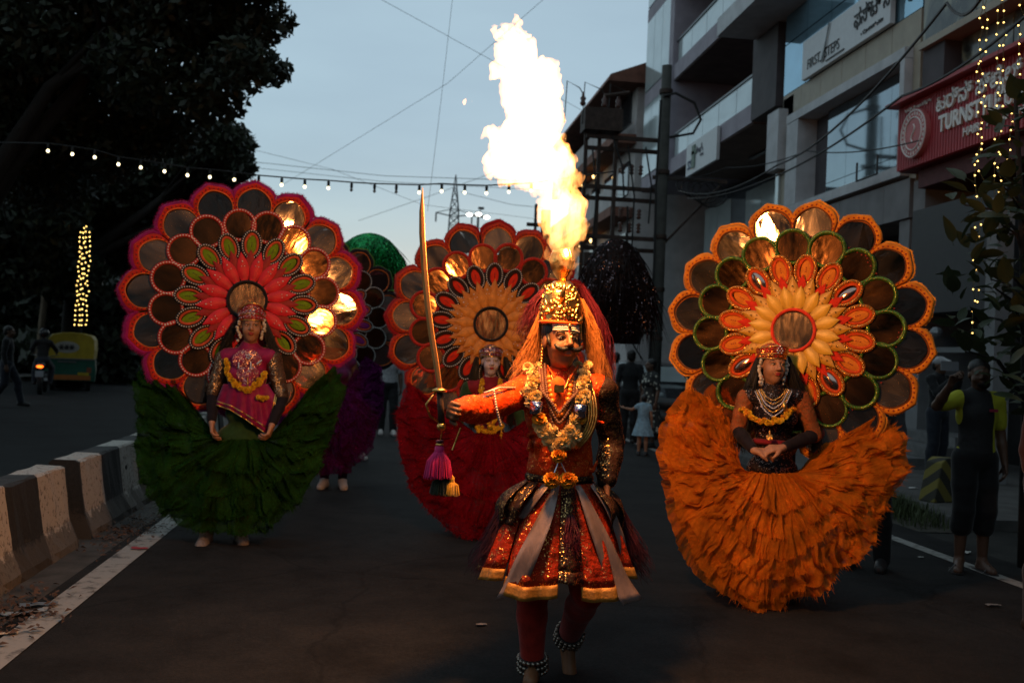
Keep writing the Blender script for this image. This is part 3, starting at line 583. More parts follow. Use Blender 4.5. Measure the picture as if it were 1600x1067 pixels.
# entrance steps of granite
for k in range(3):
    b = MB(); x0 = 7.75 + k * .42; b.b2((x0, 14.2, .112 + .17 * k), (9.3, 19.0, .275 + .17 * k)); tag(b.build('entrance_step', mat('step_granite', (.12, .12, .12), .6, var=.3, sc=8)), kind='structure')
# --- farther building with a red tiled eave
t = thing('eaved_building', 'pale far building with red brown eave behind the electric poles', 'building', (BX, 44, 0))
def q(a, c): return ((a[0], a[1] - 44, a[2]), (c[0], c[1] - 44, c[2]))
M_PALE = mat('pale_wall', (.48, .45, .44), .8, var=.15, sc=2); M_RUST = mat('rust_eave', (.18, .075, .05), .8, var=.3, sc=4)
part('wall', M_PALE, t, [q((0, 37.2, 0), (12, 51.5, 12.4))])
b = MB(); b.prism([(-1.3, 12.1), (-1.2, 12.35), (6, 15.2), (12.8, 12.35), (12.8, 12.1)], 'y', -7.4, 8.6); b.build('roof', M_RUST, t)
for k, z in enumerate((4.3, 7.1, 9.9)):
    part('balcony_slab', M_RUST, t, [q((-.9, 37.1, z), (-.002, 51.6, z + .35))]); part('parapet', M_PALE, t, [q((-.88, 37.15, z + .36), (-.78, 51.55, z + 1.15))])
    for j in range(5): part('window', M_GLASS_D, t, [q((-.06, 38 + j * 2.7, z + 1.0), (-.005, 39.7 + j * 2.7, z + 2.3))])
    for j in range(2): b = MB(); b.ball((-.5, -1.5 + j * 2.4, z + 2.45), .09, 8, 5); b.build('ceiling_lamp', emit('warm_lamp', (1, .6, .22), 5), t)
# the street goes on behind the camera: these close the sky there and show in the mirrors
M_FARW = mat('far_wall', (.07, .065, .065), .85, var=.25, sc=.6)
def far_block(x0, y0, x1, y1, h, label, grp='plain blocks further along the street'):
    t = thing('street_building', label, 'building', ((x0 + x1) / 2, (y0 + y1) / 2, 0), 0, grp); b = MB(); b.box((0, 0, h / 2), (x1 - x0, y1 - y0, h)); b.build('wall', M_FARW, t)
    b = MB(); b.box((0, 0, h + .2), (x1 - x0 + .5, y1 - y0 + .5, .4)); b.build('roof', M_GREY, t); n = int((y1 - y0) / 3); wm = MB(); wm.b2((-.05, -.7, 0), (.05, .7, 1.5)); me = wm.mesh('window', M_GLASS_D)
    for k in range(int(h / 3.2)):
        for j in range(n): link('window', me, t, (-(x1 - x0) / 2 if x0 > 0 else (x1 - x0) / 2, -(y1 - y0) / 2 + 1.5 + j * 3, 1.2 + k * 3.2))
far_block(9, -12, 22, 6.2, 13, 'grey block on the right just past the salon'); far_block(9, -34, 22, -13, 16, 'tall grey block on the right behind the camera')
far_block(-32, -70, 32, -48, 17, 'wide grey block closing the street behind the camera'); far_block(-34, -46, -18, -8, 14, 'grey block on the left behind the camera')
far_block(9.5, 53, 24, 80, 9, 'low grey block on the right beyond the eaved building'); far_block(-44, 60, -20, 95, 7, 'low grey block on the left beyond the trees')
# ================================================================ TREES, POLES, WIRES, LIGHT STRINGS
M_BARK = mat('bark', (.014, .011, .009), .95, var=.4, sc=6, bump=.8, bsc=14, stretch=(1, 1, .25), bdist=.03)
def leafmat(name, col):
    m, nt, nd, lk, out = newmat(name); ge = nd.new('ShaderNodeNewGeometry'); c = ramp(nd, lk, ge.outputs['Random Per Island'], [(0, mul(col, .5)), (1, mul(col, 1.5))])
    p = nd.new('ShaderNodeBsdfPrincipled'); lk.new(c, p.inputs['Base Color']); p.inputs['Roughness'].default_value = .55; tr = nd.new('ShaderNodeBsdfTranslucent'); lk.new(c, tr.inputs[0])
    mx = nd.new('ShaderNodeMixShader'); mx.inputs[0].default_value = .2; lk.new(p.outputs[0], mx.inputs[1]); lk.new(tr.outputs[0], mx.inputs[2]); lk.new(mx.outputs[0], out.inputs[0]); return m
M_LEAFS = leafmat('canopy_leaf', (.02, .028, .014))
def crown_mesh(name, clumps, n, lo, hi, seed):
    g = np.random.default_rng(seed); w = np.array([c[3] ** 2.2 for c in clumps]); idx = g.choice(len(clumps), n, p=w / w.sum()); cc = np.array([c[:3] for c in clumps])[idx]; rr = np.array([c[3] for c in clumps])[idx]
    d = g.normal(size=(n, 3)); d /= np.linalg.norm(d, axis=1)[:, None]; d[:, 2] *= .75
    P = cc + d * (rr * (g.random(n) ** .45))[:, None]
    s = g.uniform(lo, hi, n); a = g.normal(size=(n, 3)); a /= np.linalg.norm(a, axis=1)[:, None]; t = np.cross(a, g.normal(size=(n, 3))); t /= np.linalg.norm(t, axis=1)[:, None]
    A = a * s[:, None]; T = t * (s * .42)[:, None]
    vs = np.stack([P - A * .9, P - A * .1 + T, P + A, P - A * .1 - T], 1).reshape(-1, 3)
    me = bpy.data.meshes.new(name); me.vertices.add(n * 4); me.vertices.foreach_set('co', vs.ravel().astype(np.float32)); me.loops.add(n * 4); me.loops.foreach_set('vertex_index', np.arange(n * 4, dtype=np.int32))
    me.polygons.add(n); me.polygons.foreach_set('loop_start', np.arange(0, n * 4, 4, dtype=np.int32)); me.update(calc_edges=True); me.materials.append(M_LEAFS); return me
def tree(name, label, base, trunk_r, fork, clumps, n, leaf, seed, lean=(0, 0), grp='big trees along the far side of the street'):
    t = thing(name, label, 'tree', base, 0, grp); b = MB(); r = random.Random(seed)
    top = np.array([lean[0], lean[1], fork]); pts = [np.array([0, 0, -.1]), np.array([lean[0] * .1, lean[1] * .1, fork * .12]), np.array([lean[0] * .45, lean[1] * .45, fork * .5]), top]
    b.tube(pts, [trunk_r * 1.5, trunk_r * 1.1, trunk_r * .9, trunk_r * .8], 12); b.build('trunk', M_BARK, t, smooth=True)
    for c in sorted(clumps, key=lambda c: -c[3])[:9]:
        b = MB(); e = np.array(c[:3]); m = top * .5 + e * .5 + np.array([r.uniform(-.5, .5), r.uniform(-.5, .5), r.uniform(-.2, .6)])
        b.tube([top * .97, top * .7 + m * .3 + np.array([0, 0, .2]), m, e], [trunk_r * .55, trunk_r * .42, trunk_r * .26, .03], 8)
        for k in range(5):
            f = e + np.array([r.gauss(0, c[3] * .6), r.gauss(0, c[3] * .6), r.gauss(0, c[3] * .4)]); b.tube([m, (m + f) / 2 + np.array([0, 0, .2]), f], [trunk_r * .16, .03, .012], 5)
        b.build('limb', M_BARK, t, smooth=True)
    link('crown', crown_mesh('crown', clumps, n, leaf * .6, leaf * 1.3, seed), t); return t
def pclump(px, py, D, rpx, base): p = at(px, py, D) - np.array(base); return (p[0], p[1], p[2], rpx * D / FPX)
b0 = (-8.2, 19.5, .0)
cl = [pclump(x, y, D, r, b0) for x, y, D, r in [(400, 30, 18, 62), (380, 100, 17, 58), (425, 110, 17.5, 34), (330, 60, 19, 90), (260, 0, 18, 110), (230, 110, 18, 95), (130, 40, 19, 110), (110, 150, 20, 110), (20, 60, 18, 110), (30, 180, 19, 110), (330, 150, 18, 62), (250, 190, 20, 80), (160, 220, 20, 90), (60, 260, 21, 100), (300, -120, 18, 150), (120, -130, 18, 170), (380, -60, 17, 80), (-100, 80, 18, 160)]]
tree('shade_tree', 'largest dark tree overhanging the road at upper left', b0, .42, 3.6, cl, 60000, .105, 1, (.6, -.3))
b0 = (-9.4, 31, .15)
cl = [pclump(x, y, D, r, b0) for x, y, D, r in [(350, 225, 30, 50), (375, 262, 30, 28), (310, 260, 31, 60), (350, 300, 31, 40), (250, 250, 32, 70), (250, 330, 32, 70), (170, 290, 31, 80), (170, 380, 33, 70), (90, 330, 31, 80), (310, 350, 32, 50), (380, 340, 32, 25)]]
tree('shade_tree', 'rounder dark tree behind the pink rimmed wheel', b0, .33, 3.3, cl, 34000, .15, 2)
b0 = (-12.9, 26, .15)
cl = [pclump(x, y, D, r, b0) for x, y, D, r in [(40, 330, 27, 100), (-40, 300, 27, 120), (20, 420, 27, 60), (110, 430, 29, 60), (-60, 430, 27, 90), (80, 260, 28, 110)]]
tree('shade_tree', 'dark tree with a reddish trunk at the left edge behind the motorbike', b0, .34, 3.0, cl, 24000, .15, 3)
b0 = (-16.5, 44, .1)
cl = [pclump(x, y, D, r, b0) for x, y, D, r in [(150, 430, 45, 50), (220, 400, 45, 60), (290, 430, 46, 55), (230, 460, 47, 50), (80, 440, 45, 60), (20, 460, 45, 60), (330, 400, 46, 40), (170, 340, 46, 70)]]
tree('shade_tree', 'farther dark tree low behind the yellow roofed rickshaw', b0, .3, 2.2, cl, 20000, .24, 4)
src = [o for o in bpy.data.objects if o.get('label', '').startswith('largest dark tree')][0]  # copies of the big tree, added to shade the road from the sky
for k, (yy, lb) in enumerate(((6.0, 'added dark tree shading the near carriageway at left'), (-9, 'added unseen dark tree shading the road behind the camera'), (-24, 'added unseen dark tree shading from farthest back on the left'))):
    c = copy_tree(src); c.location = (-11.5 - k, yy, .1); c.rotation_euler = (0, 0, 1.3 + k * 2); c['label'] = lb
for i, (px, D) in enumerate(((60, 33), (82, 36), (96, 38), (110, 41))):  # thin pale trunks
    p = gnd(px, 590, 0); p = at(px, 560, D); t = thing('slim_tree', ['slim pale trunk nearest the reddish trunk', 'second slim pale trunk from the left', 'third slim pale trunk from the left', 'slim pale trunk nearest the string light column'][i], 'tree', (p[0], p[1], 0), 0, 'slim pale trunks behind the rickshaw')
    b = MB(); b.tube([(0, 0, 0), (.05, 0, 2), (random.uniform(-.3, .3), 0, 5.5)], [.14, .11, .08], 8); b.build('trunk', mat('pale_bark', (.12, .09, .06), .9, var=.3, stretch=(1, 1, .3)), t)
    link('crown', crown_mesh('crown', [(0, 0, 5.6, 1.6), (.8, .3, 5.0, 1.1), (-.8, 0, 6.2, 1.2)], 2500, .1, .22, 40 + i), t)
# closing foliage far down the road and along the left footpath
def hedge(px0, px1, py, D, rpx, n, seed, label, leaf=.25):
    base = at((px0 + px1) / 2, 560, D); base[2] = 0; g = random.Random(seed); cl = []
    k = max(3, int((px1 - px0) / rpx))
    for i in range(k + 1):
        p = at(px0 + (px1 - px0) * i / k, py + g.uniform(-15, 15), D + g.uniform(-3, 3)) - base; r = rpx * D / FPX * g.uniform(.7, 1.2); cl.append((p[0], p[1], p[2], r)); cl.append((p[0] + .3 * r, p[1], max(r * .5, p[2] * .4), r * 1.1))
    t = thing('tree_mass', label, 'trees', base, 0, None, 'stuff'); link('crown', crown_mesh('crown', cl, n, leaf * .6, leaf * 1.3, seed), t)
hedge(-120, 150, 470, 38, 60, 16000, 21, 'dark undergrowth far left behind the parked vehicles'); hedge(160, 330, 480, 60, 40, 12000, 22, 'dark foliage mass behind the pink rimmed wheel', .32)
hedge(360, 640, 535, 130, 22, 9000, 23, 'distant dark trees low on the horizon down the road', .6); hedge(640, 940, 530, 120, 24, 9000, 24, 'distant dark trees behind the red wheel', .6)

# ---------------------------------------------------------------- broad leaved young tree at right, every leaf its own piece
pb = at(1590, 560, 7.9); pb[2] = 0
t = thing('broad_leaved_tree', 'young tree with broad drooping leaves at the right edge', 'tree', pb)
b = MB(); tip = at(1585, 120, 7.9) - pb; b.tube([(0.25, 0.2, 0), (.2, .15, 1.3), (.1, .1, 2.4), tip], [.05, .045, .035, .012], 8); b.build('trunk', M_BARK, t, smooth=True)
lf = MB(); n = 9; P = np.zeros((n, 5, 3))
for i in range(n):
    u = i / (n - 1); w = .46 * math.sin(PI * u ** .72) ** .85 + .004
    for j in range(5):
        s_ = (j - 2) / 2; P[i, j] = (s_ * w * .5, -u, -.16 * u * u + .05 * abs(s_) * math.sin(PI * u) + .012 * math.sin(u * 26) * abs(s_))
lf.grid(P); lf.tube([(0, .12, .02), (0, 0, 0)], .008, 5); M_BIG = leafmat('broad_leaf', (.03, .042, .016)); lfm = lf.mesh('leaf', M_BIG, True)
lrng = random.Random(5); lpos = []
for k in range(290):
    while True:
        px = lrng.gauss(1565, 48); py = lrng.uniform(120, 660)
        if 1470 < px < 1660 and px > 1655 - (py - 60) * .75 and px > 1470 + max(0, py - 500) * .7: break
    D = lrng.uniform(7.2, 8.7); lpos.append((px, py, D))
for (px, py, D) in lpos:
    p = at(px, py, D) - pb; o = link('leaf', lfm, t, p, (lrng.uniform(-1.2, .3), lrng.uniform(-.6, .6), lrng.gauss(0, 1.3))); s_ = lrng.uniform(.12, .25); o.scale = (s_, s_, s_)
for k in range(14):
    b = MB(); px, py, D = lpos[k * 16]; e = at(px, py, D) - pb; z = max(.6, e[2] - .35); b.tube([(.16, .12, z), ((.16 + e[0]) / 2, (.12 + e[1]) / 2, (z + e[2]) / 2 + .12), e], [.018, .012, .006], 5); b.build('twig', M_BARK, t)

# ---------------------------------------------------------------- electric poles
M_POLE = mat('concrete_pole', (.055, .056, .05), .85, var=.25, sc=6, bump=.3); M_STEEL = mat('brown_steel', (.05, .033, .026), .7, .3, var=.4, sc=9); M_CABLE = mat('black_cable', (.012, .012, .012), .6, var=0, bump=0); M_PORC = mat('brown_insulator', (.09, .04, .03), .25, var=.2, bump=0)  # the steel is an unevenly varied dark brown
pp = np.array([6.5, 23.9, 0])
t = thing('utility_pole', 'tall grey concrete utility pole with cable loops', 'pole', pp)
b = MB(); b.lathe([(.16, 0), (.15, 3), (.125, 8.9)], n=14); b.build('shaft', M_POLE, t, smooth=True)
for z in (2.1, 3.3, 4.6, 6.2, 8.2): b = MB(); b.lathe([(.165, z), (.17, z + .02), (.17, z + .09), (.165, z + .11)], n=14); b.build('clamp_band', M_STEEL, t)
b = MB(); b.box((.7, 0, 6.12), (1.9, .07, .09)); b.build('side_arm', M_STEEL, t)
b = MB(); b.tube([(.1, 0, 4.5), (1.5, 0, 6.05)], .035, 6); b.build('brace', M_STEEL, t)
for k in range(5):
    b = MB(); r = .22 + .04 * k; c = (.55 + .16 * k, -.1 - .03 * k, 5.95 - .05 * k); b.tube([(c[0] + r * math.cos(a), c[1] + .06 * math.sin(3 * a), c[2] + r * .8 * math.sin(a)) for a in np.linspace(0, 2 * PI, 25)], .018, 5); b.build('cable_coil', M_CABLE, t, smooth=True)
b = MB(); b.tube([(-.1, -.15, 8.1), (.2, -.15, 8.2), (.7, -.12, 8.0), (.88, -.1, 7.6), (.7, -.1, 7.25), (.1, -.16, 7.1)], .035, 6); b.build('cable_loop', M_CABLE, t, smooth=True)
b = MB(); b.tube([(-.16, -.16, 8.0), (-.2, -.17, 6), (-.17, -.18, 4), (-.2, -.17, .2)], .03, 6); b.build('down_cable', M_CABLE, t)
hp = np.array([5.35, 24.3, 0])   # transformer frame: two steel posts with cross beams back to the concrete pole
t = thing('transformer_frame', 'brown steel transformer frame with cross beams and insulators', 'transformer', hp)
for x in (-.72, -.38, .02): b = MB(); b.box((x, .06 if x < 0 else -.05, 3.9 + .1 * x), (.09, .08, 7.9)); b.build('post', M_STEEL, t)
for k, z in enumerate((2.3, 3.35, 3.6, 4.35, 4.62, 5.6, 5.85, 6.85, 7.1)):
    b = MB(); b.box((.2, .1 if k % 2 else -.1, z), (1.9, .07, .1)); b.build('cross_beam', M_STEEL, t)
b = MB(); b.box((-.36, 0, 7.5), (.95, .6, .55)); b.build('tank', M_STEEL, t)
b = MB(); b.box((-.3, 0, 4.05), (.8, .5, .3)); b.build('switch_box', M_STEEL, t)
for x in (-.85, -.3, .05):
    b = MB(); b.lathe([(.05, 7.86), (.08, 7.92), (.05, 7.98), (.08, 8.04), (.04, 8.1), (.03, 8.2)], (x, 0, 0), 10); b.build('insulator', M_PORC, t, smooth=True)
b = MB(); b.tube([(-.3, 0, 8.15), (.3, -.1, 8.25)], .05, 6); b.build('bus_bar', M_STEEL, t)
for x0, x1 in ((-1.3, -.85), (-.85, -.3), (-.2, .3)):
    b = MB(); b.tube([(x0, 0, 7.4), (x0 + .03, 0, 8.45), (x1 - .1, 0, 8.3), (x1, 0, 8.15)], .014, 5); b.build('jumper_wire', M_CABLE, t)
for z0 in (5.1, 4.75, 6.2):
    for j in range(3):
        b = MB(); b.lathe([(.03, 0), (.07, .04), (.03, .08), (.07, .12), (.03, .16), (.07, .2), (.03, .26)], (.2 + .23 * j, -.12, z0), 10); b.build('insulator', M_PORC, t, smooth=True)
for j, (x0, z0, x1, z1) in enumerate(((-.1, 7.1, .25, 5.6), (.3, 6.9, .5, 4.4), (.6, 4.4, .55, 2.2), (.35, 5.4, .2, 3.4), (.75, 6.9, .9, 5), (-.6, 6.8, -.5, 4.4), (.05, 3.3, .6, 2.0), (-.2, 2.9, .9, 1.6))):
    b = MB(); b.tube([(x0, -.18, z0), ((x0 + x1) / 2 + .1, -.22, (z0 + z1) / 2), (x1, -.18, z1)], .022, 5); b.build('hanging_cable', M_CABLE, t)
# ---------------------------------------------------------------- lattice tower and mast lights far down the road
tp = at(700, 548, 130); tp[2] = 0; t = thing('lattice_tower', 'tall steel lattice power tower on the horizon', 'tower', tp); M_TOW = mat('tower_steel', (.055, .058, .065), .6, .4, var=.1, bump=0)
def tw(z): return 1.3 - .75 * min(1, z / 20.5) if z < 20.5 else .55 * (1 - (z - 20.5) / 4.6)
zs = [0, 3, 6, 9, 11.5, 13.5, 15.3, 17, 18.5, 19.6, 20.5, 21.8, 23.3, 25.1]
for sx, sy in ((-1, -1), (1, -1), (1, 1), (-1, 1)): b = MB(); b.tube([(sx * tw(z), sy * tw(z), z) for z in zs], .07, 5); b.build('leg', M_TOW, t)
for i in range(len(zs) - 1):
    b = MB()
    for (a, c) in (((-1, -1), (1, -1)), ((1, -1), (1, 1)), ((1, 1), (-1, 1)), ((-1, 1), (-1, -1))):
        w0, w1 = tw(zs[i]), tw(zs[i + 1]); b.tube([(a[0] * w0, a[1] * w0, zs[i]), (c[0] * w1, c[1] * w1, zs[i + 1])], .04, 4); b.tube([(c[0] * w0, c[1] * w0, zs[i]), (a[0] * w1, a[1] * w1, zs[i + 1])], .04, 4); b.tube([(a[0] * w0, a[1] * w0, zs[i]), (c[0] * w0, c[1] * w0, zs[i])], .04, 4)
    b.build('lattice_bay', M_TOW, t)
for z in (19.7, 15.0, 11.2):
    for s_ in (-1, 1):
        b = MB(); b.tube([(s_ * .6, 0, z), (s_ * 2.4, 0, z + .3)], .08, 5); b.tube([(s_ * .6, 0, z + .8), (s_ * 2.4, 0, z + .3)], .05, 5); b.tube([(s_ * 2.35, 0, z + .3), (s_ * 2.35, 0, z - .9)], .1, 6); b.build('cross_arm', M_TOW, t)
lp = at(738, 548, 60); lp[2] = 0; t = thing('mast_light', 'street mast with a ring of lit floodlights behind the red wheel', 'street lamp', lp)
b = MB(); b.lathe([(.12, 0), (.07, 10)], n=8); b.build('mast', M_TOW, t)
for x, z, lit in ((-.55, 10.1, 1), (0, 10.15, 1), (.5, 10.0, 1), (.15, 10.45, 0), (-.2, 10, 0), (.3, 9.95, 0)):
    b = MB(); b.box((x, 0, z), (.34, .3, .12)); b.tube([(0, 0, 9.95), (x, 0, z)], .03, 5); b.build('lamp_head', M_TOW, t)
    if lit: b = MB(); b.ball((x, -.16, z - .1), .2, 10, 6, ax=(1, .6, .6)); b.build('lamp_glass', emit('mast_glow', (1, 1, .9), 4), t)
# scaffold-like mast partly behind the flame
sp = at(828, 548, 34); sp[2] = 0; t = thing('steel_mast', 'brown steel mast with brackets behind the flame', 'pole', sp)
for x in (0, .35): b = MB(); b.box((x, 0, 3.4), (.3 if x else .08, .2, 6.8 - x)); b.build('post', M_STEEL, t)
for z in (5.2, 5.6, 6.1): b = MB(); b.box((-.05, 0, z), (.5, .1, .12)); b.build('bracket', M_STEEL, t)
# ---------------------------------------------------------------- overhead wires
def wire(name, pts, r, label, sag=0, grp='thin wires crossing the sky', m=None):
    pts = [np.array(p) for p in pts]; P = []
    for i in range(len(pts) - 1):
        for u in np.linspace(0, 1, 14)[(1 if i else 0):]: p = pts[i] * (1 - u) + pts[i + 1] * u; p[2] -= sag * 4 * u * (1 - u); P.append(p)
    o = P[0]; b = MB(); b.tube([p - o for p in P], r, 5); return tag(b.build(name, m or M_CABLE, None, False, o), label, 'wire', grp)
wire('overhead_wire', [at(860, -10, 30), at(700, 130, 34), at(440, 290, 40)], .007, 'thin wire slanting down left from the flame top')
wire('overhead_wire', [at(560, -20, 30), at(760, 90, 33), at(940, 190, 38)], .007, 'thin wire slanting down right through the upper sky')
wire('overhead_wire', [at(708, -10, 28), at(690, 150, 29), at(668, 330, 30)], .006, 'nearly vertical thin wire above the sword')
wire('overhead_wire', [at(395, 234, 40), at(520, 265, 42), at(660, 320, 46), at(900, 350, 50)], .008, 'faint wire dropping from the second tree towards the tower')
wire('overhead_wire', [at(395, 253, 44), at(600, 275, 44), at(900, 285, 40)], .012, 'faint level wire just above the bulb string')
wire('overhead_wire', [at(395, 262, 44), at(600, 284, 44), at(900, 300, 46)], .01, 'faint wire between bulb string and the level wire')
wire('overhead_wire', [at(720, 300, 125), at(800, 320, 120), at(900, 330, 110)], .03, 'faint line leading right from the lattice tower top')
wire('overhead_wire', [at(560, 345, 140), at(690, 300, 131), at(770, 270, 120)], .03, 'faint line leading left from the lattice tower')
wire('service_cable', [at(1060, 298, 24.5), at(1215, 258, 17), at(1480, 5, 9.5), at(1560, -60, 8)], .016, 'thick black cable sweeping up from the pole to the top right', .25, 'thick service cables at right')
wire('service_cable', [at(1075, 310, 24.2), at(1200, 280, 18), at(1410, 150, 12), at(1620, 10, 8.5)], .016, 'lower thick cable sweeping from the pole past the stone window', .1, 'thick service cables at right')
wire('service_cable', [at(1040, 278, 24.3), at(1135, 262, 23), at(1260, 236, 20), at(1435, 220, 16)], .012, 'thin cable running level across the stone framed window', .1, 'thick service cables at right')
# ---------------------------------------------------------------- festoon of bulbs across the street
t0 = at(-60, 222, 17.5); t = thing('bulb_festoon', 'string of hanging globe bulbs across the street', 'string lights', t0)
bp = [(75, 236), (113, 241), (148, 246), (185, 257), (220, 262), (257, 268), (293, 274), (328, 277), (366, 281), (404, 286), (440, 289), (476, 292), (513, 294), (549, 297), (585, 299), (619, 300), (655, 301), (690, 299), (726, 301), (760, 302), (795, 300), (830, 298)]
dead = {549, 585, 619}
ws = []
b = MB(); wp = [t0 - t0]
for px, py in bp: wp.append(at(px, py - 12, 16.5) - t0)
wp.append(at(960, 268, 16.5) - t0); b.tube(wp, .012, 5); b.build('wire', M_CABLE, t)
M_BULB = emit('bulb_glow', (1, .86, .5), 4); M_BULBD = mat('dead_bulb', (.18, .17, .16), .15, var=0, bump=0)
for px, py in bp:
    p = at(px, py, 16.5) - t0; b = MB(); b.lathe([(.022, .03), (.025, .1), (.012, .12)], p, 8); b.build('socket', M_CABLE, t)
    b = MB(); b.ball(p, .026, 10, 7, ax=(1, 1, 1.1)); b.build('bulb', M_BULBD if px in dead else M_BULB, t, smooth=True)
# ---------------------------------------------------------------- fairy light strings
M_FAIRY = emit('fairy_glow', (1, .62, .16), 6)
def fairy(label, top, bot, n, jit, r, grp, hang=None, wirem=True):
    o = np.array(bot); t = thing('fairy_light_string', label, 'string lights', o, 0, grp); a = np.array(top) - o; pts = [a * (1 - i / (n - 1)) + np.array([random.gauss(0, jit), random.gauss(0, jit * .5), random.gauss(0, jit * .4)]) for i in range(n)]
    b = MB(); b.tube(pts, .004, 4); b.build('wire', mat('string_wire', (.08, .07, .03), .6, var=0, bump=0), t)
    b = MB()
    for p in pts: b.ball(p, r, 6, 4)
    tag(b.build('bulbs', M_FAIRY, t), kind='stuff')
GF = 'fairy light strings hung over the red sign'
for k, (x0, x1, y1, nn) in enumerate(((1535, 1522, 520, 34), (1541, 1527, 470, 30), (1562, 1553, 330, 20), (1571, 1560, 300, 18), (1600, 1575, 265, 20))):
    fairy(['leftmost fairy light string hanging to the bystander\'s head', 'long fairy light string just right of the leftmost', 'middle fairy light string in front of the red sign', 'fairy light string right of the middle one', 'slanting fairy light string at the right edge'][k], at(x0, -20, 10.6), at(x1, y1, 10.6), nn, .02, .0085, GF)
GC = 'fairy lights hanging as a column over the rickshaw'
for k, dx in enumerate((-11, -4, 2, 10)): fairy(['first strand from the left in the light column', 'second strand from the left in the light column', 'third strand from the left in the light column', 'rightmost strand in the light column'][k], at(134 + dx * .75, 352 + abs(dx), 25.8), at(126 + dx * .8, 508, 25.8), 20, .02, .0155, GC)
# ================================================================ COSTUME WHEELS
def ell_poly(cx, cz, rx, rz, n=40, rot=0): return [(cx + rx * math.cos(a) * math.cos(rot) - rz * math.sin(a) * math.sin(rot), cz + rx * math.cos(a) * math.sin(rot) + rz * math.sin(a) * math.cos(rot)) for a in np.linspace(0, 2 * PI, n, endpoint=False)]
def almond(cz, hl, hw, n=40, p=1.25):
    out = []
    for a in np.linspace(0, 2 * PI, n, endpoint=False):
        x = math.cos(a); z = math.sin(a); out.append((hw * math.copysign(abs(x) ** p, x), cz + hl * (z if z > 0 else z * 1.02) * (1 if z > 0 else 1)))
    return out
def rim_curve(R, qn): # one lobe: angle offset -> radius
    qa = abs(qn); return R * (.855 + .125 * math.sqrt(max(0, 1 - .985 * qa * qa)) + .02 * max(0, 1 - qa * 3.2))
def star_hit(c, a, poly):
    d = (math.cos(a), math.sin(a)); best = 9e9; n = len(poly)
    for i in range(n):
        p, q_ = poly[i], poly[(i + 1) % n]; ex, ez = q_[0] - p[0], q_[1] - p[1]; den = d[0] * ez - d[1] * ex
        if abs(den) < 1e-12: continue
        t = ((p[0] - c[0]) * ez - (p[1] - c[1]) * ex) / den; u = ((p[0] - c[0]) * d[1] - (p[1] - c[1]) * d[0]) / den
        if t > 0 and -1e-6 <= u <= 1 + 1e-6: best = min(best, t)
    return (c[0] + d[0] * best, c[1] + d[1] * best)
def studs_on(poly, n, r, y, m, name='stud_row'):
    b = MB(); P = np.array(poly); L = np.linalg.norm(np.roll(P, -1, 0) - P, axis=1); cs = np.concatenate([[0], np.cumsum(L)])
    for k in range(n):
        s = cs[-1] * k / n; i = min(len(P) - 1, np.searchsorted(cs, s, 'right') - 1); u = (s - cs[i]) / max(L[i], 1e-9); p = P[i] + (P[(i + 1) % len(P)] - P[i]) * u
        b.ball((p[0], y, p[1]), r, 6, 4)
    return b.mesh(name, m, True)
def shrink(poly, c, k): return [(c[0] + (p[0] - c[0]) * k, c[1] + (p[1] - c[1]) * k) for p in poly]
